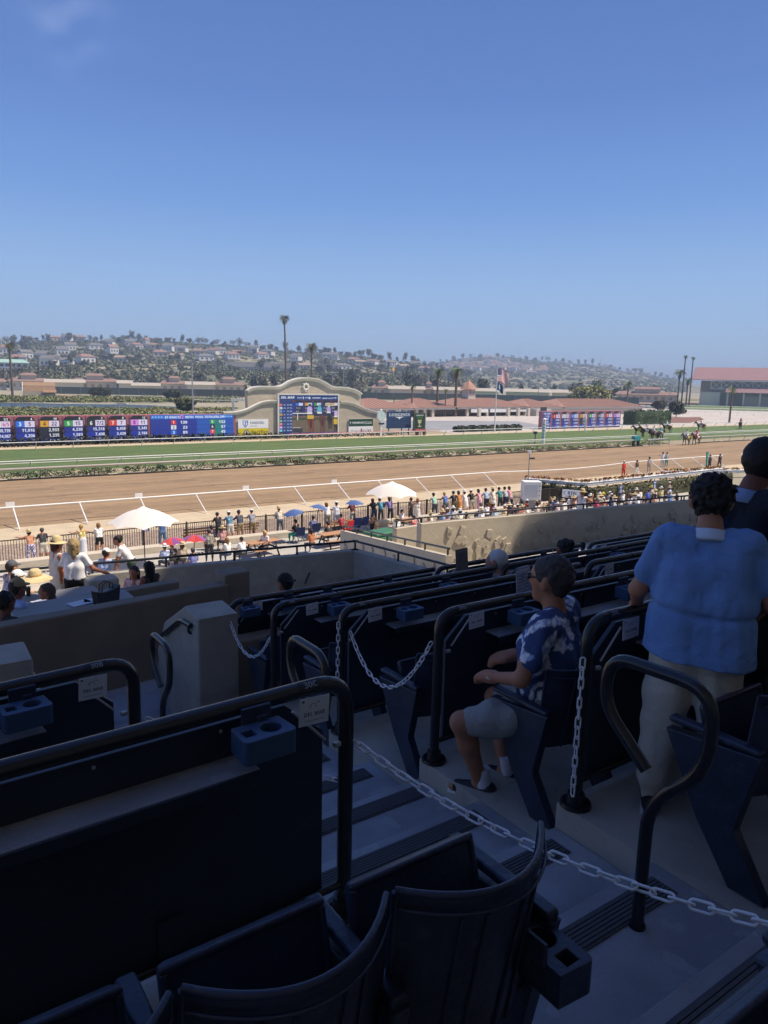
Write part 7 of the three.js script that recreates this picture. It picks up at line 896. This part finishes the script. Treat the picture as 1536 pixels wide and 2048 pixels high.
{ // tall person in navy
  const q = at(1506, 880, 9.02); const { t, sk } = closeFigure('tall person with cropped dark hair in a navy shirt with a pale collar', V3(q.x - .04, 7.2, q.z), -1.75, { s: 1.065, build: 1.15, sw: .19, skin: '#6e4636', top: '#131a2c', bottom: '#1c1e26', hair: '#0e0c0b', hairRough: .004, headLean: .5, lean: .1, hem: .85, cell: .0135, shoe: '#111', arms: [[fwd(-.35, -.9, -.2), fwd(.1, -.2, -.95)], [fwd(.35, -.9, -.2), fwd(-.1, -.2, -.95)]] });
  const n = sk.neck; const cg = lathe([[.07, -.03], [.09, -.045], [.09, -.01], [.074, .025]], 22); cg.rotateX(-.25); cg.translate(n.x, n.y - .03, n.z + .01); mesh('collar', cg, mat('#7d93bc', .9), t); const w = mesh('paper', rbox(.2, .003, .28, 0, 0, 0, .001), mat([.6, .6, .6], .8), t); w.position.set(.02, 1.02, -.42); w.rotation.set(.7, .1, 0);
}
{ // floral shirt, seated
  const A = lin('#3c5080'), C2 = lin('#a6b8dc'), C3 = lin('#eef2f8'), C4 = lin('#6580b4'); const pat = (x, y, z) => { const w = noise3(x * 9 + 2, y * 9, z * 9) * 5, v = Math.sin((x * 28 + y * 34 + w * 3.2) + Math.sin(z * 26 + w) * 1.6), m = noise3(x * 17, y * 17 + 4, z * 17), n = noise3(x * 70, y * 45, z * 70); return m > .43 && v + n * .9 > .35 ? (n > .5 ? C3 : C2) : m > .42 && v > .1 ? C4 : A; };
  const { t, sk } = closeFigure('person in sunglasses seated in a navy and white floral shirt', P(3.14, 2.72, rowY(1) - .02), .42, { s: 1.06, build: 1.16, sw: .19, skin: '#a87458', bottom: '#9a9c9a', hair: '#3a3634', hairRough: .008, hipY: .55, lean: .06, headLean: .08, thigh: [1.36, 1.3], shin: [.2, .35], spread: [.2, .08], ankX: -.12, legs: 'short', hem: .5, topPat: pat, cell: .0105, shoe: '#22252a', arms: [[fwd(-.42, -.85, -.2), fwd(.45, -.28, -.75)], [fwd(.3, -.9, -.25), fwd(-.5, -.2, -.8)]], extraTop: s => [B(s.on(.02, -.06, -.05), s.on(.3, -.05, -.04), .13, .13), B(s.on(.02, .06, -.05), s.on(.3, .05, -.04), .13, .13)] });
  const h = sk.head; mesh('sunglasses', [rbox(.05, .036, .012, h.x - .033, h.y + .012, h.z - .108, .008), rbox(.05, .036, .012, h.x + .033, h.y + .012, h.z - .108, .008), bar(V3(h.x - .062, h.y + .018, h.z - .105), V3(h.x - .094, h.y + .02, h.z + .0), .012, .006), bar(V3(h.x + .062, h.y + .018, h.z - .105), V3(h.x + .094, h.y + .02, h.z + .0), .012, .006)], M.black, t); for (const b of sk.bones.filter(b => b.c === 'shoe')) mesh('sock', rod(b.a.clone().add(V3(0, .02, -.01)), b.a.clone().add(V3(0, .12, -.025)), .047, .046, 14), mat('#c9ccd8', .9), t);
  const w = sk.bones.filter(b => b.c === 'skin' && b.rb === .028)[0]; if (w) mesh('watch', tr(rot(new THREE.TorusGeometry(.034, .008, 6, 16), Math.PI / 2), w.b.x, w.b.y, w.b.z), M.steel, t);
}
// heads over the lower rails
const midPerson = (l, px, py, v, turn, o) => { const q = onV(px, py, v); const dy = o.stand ? 1.6 : 1.22; person(l, V3(q.x, q.y - dy * (o.s || 1), q.z), turn, { ...(o.stand ? {} : SIT), cell: .018, ...o }); };
midPerson('white-haired person with glasses reading, seated in the far box', 1022, 1118, 5.6, .6, { top: '#6a7db4', hair: '#b9b9b8', headLean: .5, skin: '#a87a66', cell: .014, hairRough: .006 });
midPerson('person with dark hair held in a bun clip, seated in the far box', 1140, 1098, 5.95, -.1, { top: '#2a2a33', hair: '#120e0c', bun: 1, hairRough: .02, skin: '#8a5c48', cell: .014 });
midPerson('person in a black baseball cap with headphones below the grey parapet', 580, 1166, 8.6, .3, { top: '#1f2024', hat: 'cap:black', capBack: 1, skin: '#9a6a54', cell: .015, hair: '#1a1512' });
midPerson('person with sunglasses in a pink striped blouse facing along the table', 272, 1140, 15.4, 2.4, { top: '#d9c4cc', pat: '#a8788e', hair: '#2a1a14', hairLen: .2, skin: '#a8765e', cell: .015 });
midPerson('person with very long dark hair seen from behind beside the pink blouse', 303, 1134, 14.8, .35, { top: '#3a2c2a', hair: '#0f0b0a', hairLen: .36, hairRough: .02, sleeves: 'none', skin: '#8a5c48', cell: .015, topless: 0 });
midPerson('person in profile with tied brown hair eating at the table', 128, 1172, 12.2, 1.35, { top: '#aab4d0', hair: '#4a3a2e', hairLen: .1, sleeves: 'none', skin: '#8a5d4a', lean: .35, headLean: .4, cell: .014, hairRough: .014 });
midPerson('person in a khaki cap and light blue shirt at the table wall', 22, 1176, 10.9, -1.2, { top: '#8fa4d4', hat: 'cap:khaki', skin: '#7a4c3a', cell: .014, hair: '#1a1412' });
midPerson('dark-haired person in a dark T-shirt at the dark brown wall', -2, 1204, 9.4, -1.0, { top: '#24262c', hair: '#0d0b0a', hairRough: .02, skin: '#6a4434', cell: .014 });
{ const q = at(208, 1204, 6.14), t = thing('handbag', 'black leather tote bag standing on the table wall', 'bag', q, .5); mesh('body', rot(extrude([[-.17, 0], [.17, 0], [.2, .2], [.1, .17], [-.1, .17], [-.2, .2]], .1, .012), 0, 0, 0), mat([.012, .013, .02], .4), t); for (const z of [.02, .08]) mesh('handle', polytube([V3(-.1, .17, z), V3(-.09, .27, z), V3(0, .31, z), V3(.09, .27, z), V3(.1, .17, z)], .009, 6), M.black, t); }
{ const q = at(57, 1190, 5.54), t = thing('drink_can', 'dark insulated cup standing on the table in front of the khaki cap', 'cup', V3(q.x, 5.53, q.z)); mesh('body', lathe([[.001, 0], [.034, 0], [.042, .15], [.001, .15]], 16), M.dark, t); mesh('rim', tr(new THREE.TorusGeometry(.04, .005, 6, 16).rotateX(Math.PI / 2), 0, .15, 0), M.steel, t); }
{ const q = at(32, 1190, 5.9), t = thing('water_bottle', 'clear plastic water bottle beside the khaki cap', 'bottle', V3(q.x, 5.75, q.z)); const m = new THREE.MeshPhysicalMaterial({ roughness: .1, transmission: .8, thickness: 0, side: THREE.DoubleSide }); mesh('bottle', lathe([[.001, 0], [.032, .003], [.034, .14], [.014, .19], [.013, .21]], 16), m, t); mesh('cap', tr(new THREE.CylinderGeometry(.015, .015, .018, 12), 0, .22, 0), M.white, t); }
function patioChair(label, px, py, y, turn, col) { const q = at(px, py, y), t = thing('plastic_chair', label, 'chair', V3(q.x, y - .8, q.z), turn); const m = mat(col, .5); mesh('seat', rbox(.44, .03, .42, 0, .43, 0, .012), m, t); const arc = []; for (let i = 0; i <= 16; i++) { const a = Math.PI * i / 16; arc.push(V3(Math.cos(a) * .22, .55 + Math.sin(a) * .25, .2 + Math.sin(a) * .06)); } mesh('back_frame', polytube(arc, .018, 8), m, t); for (let i = -2; i <= 2; i++) mesh('back_slat', bar(V3(i * .07, .43, .2), V3(i * .07, .78 - Math.abs(i) * .03, .25), .035, .01), m, t); for (const sx of [-1, 1]) for (const sz of [-1, 1]) mesh('leg', rod(V3(sx * .2, 0, sz * .2), V3(sx * .19, .43, sz * .18), .018, .018, 6), m, t); }
patioChair('green plastic chair with a slatted round back on the sunlit side', 62, 1178, 5.3, .4, '#3f6a5a'); patioChair('pale plastic chair behind the dark-haired person in the dark T-shirt', 32, 1222, 6.1, .9, '#7f8a8a'); patioChair('black slatted chair behind the dark brown wall', 98, 1218, 6.05, .2, '#15161a'); patioChair('green plastic chair behind the person in profile', 162, 1178, 5.4, -.6, '#33584c');
renderer.render(scene, camera);
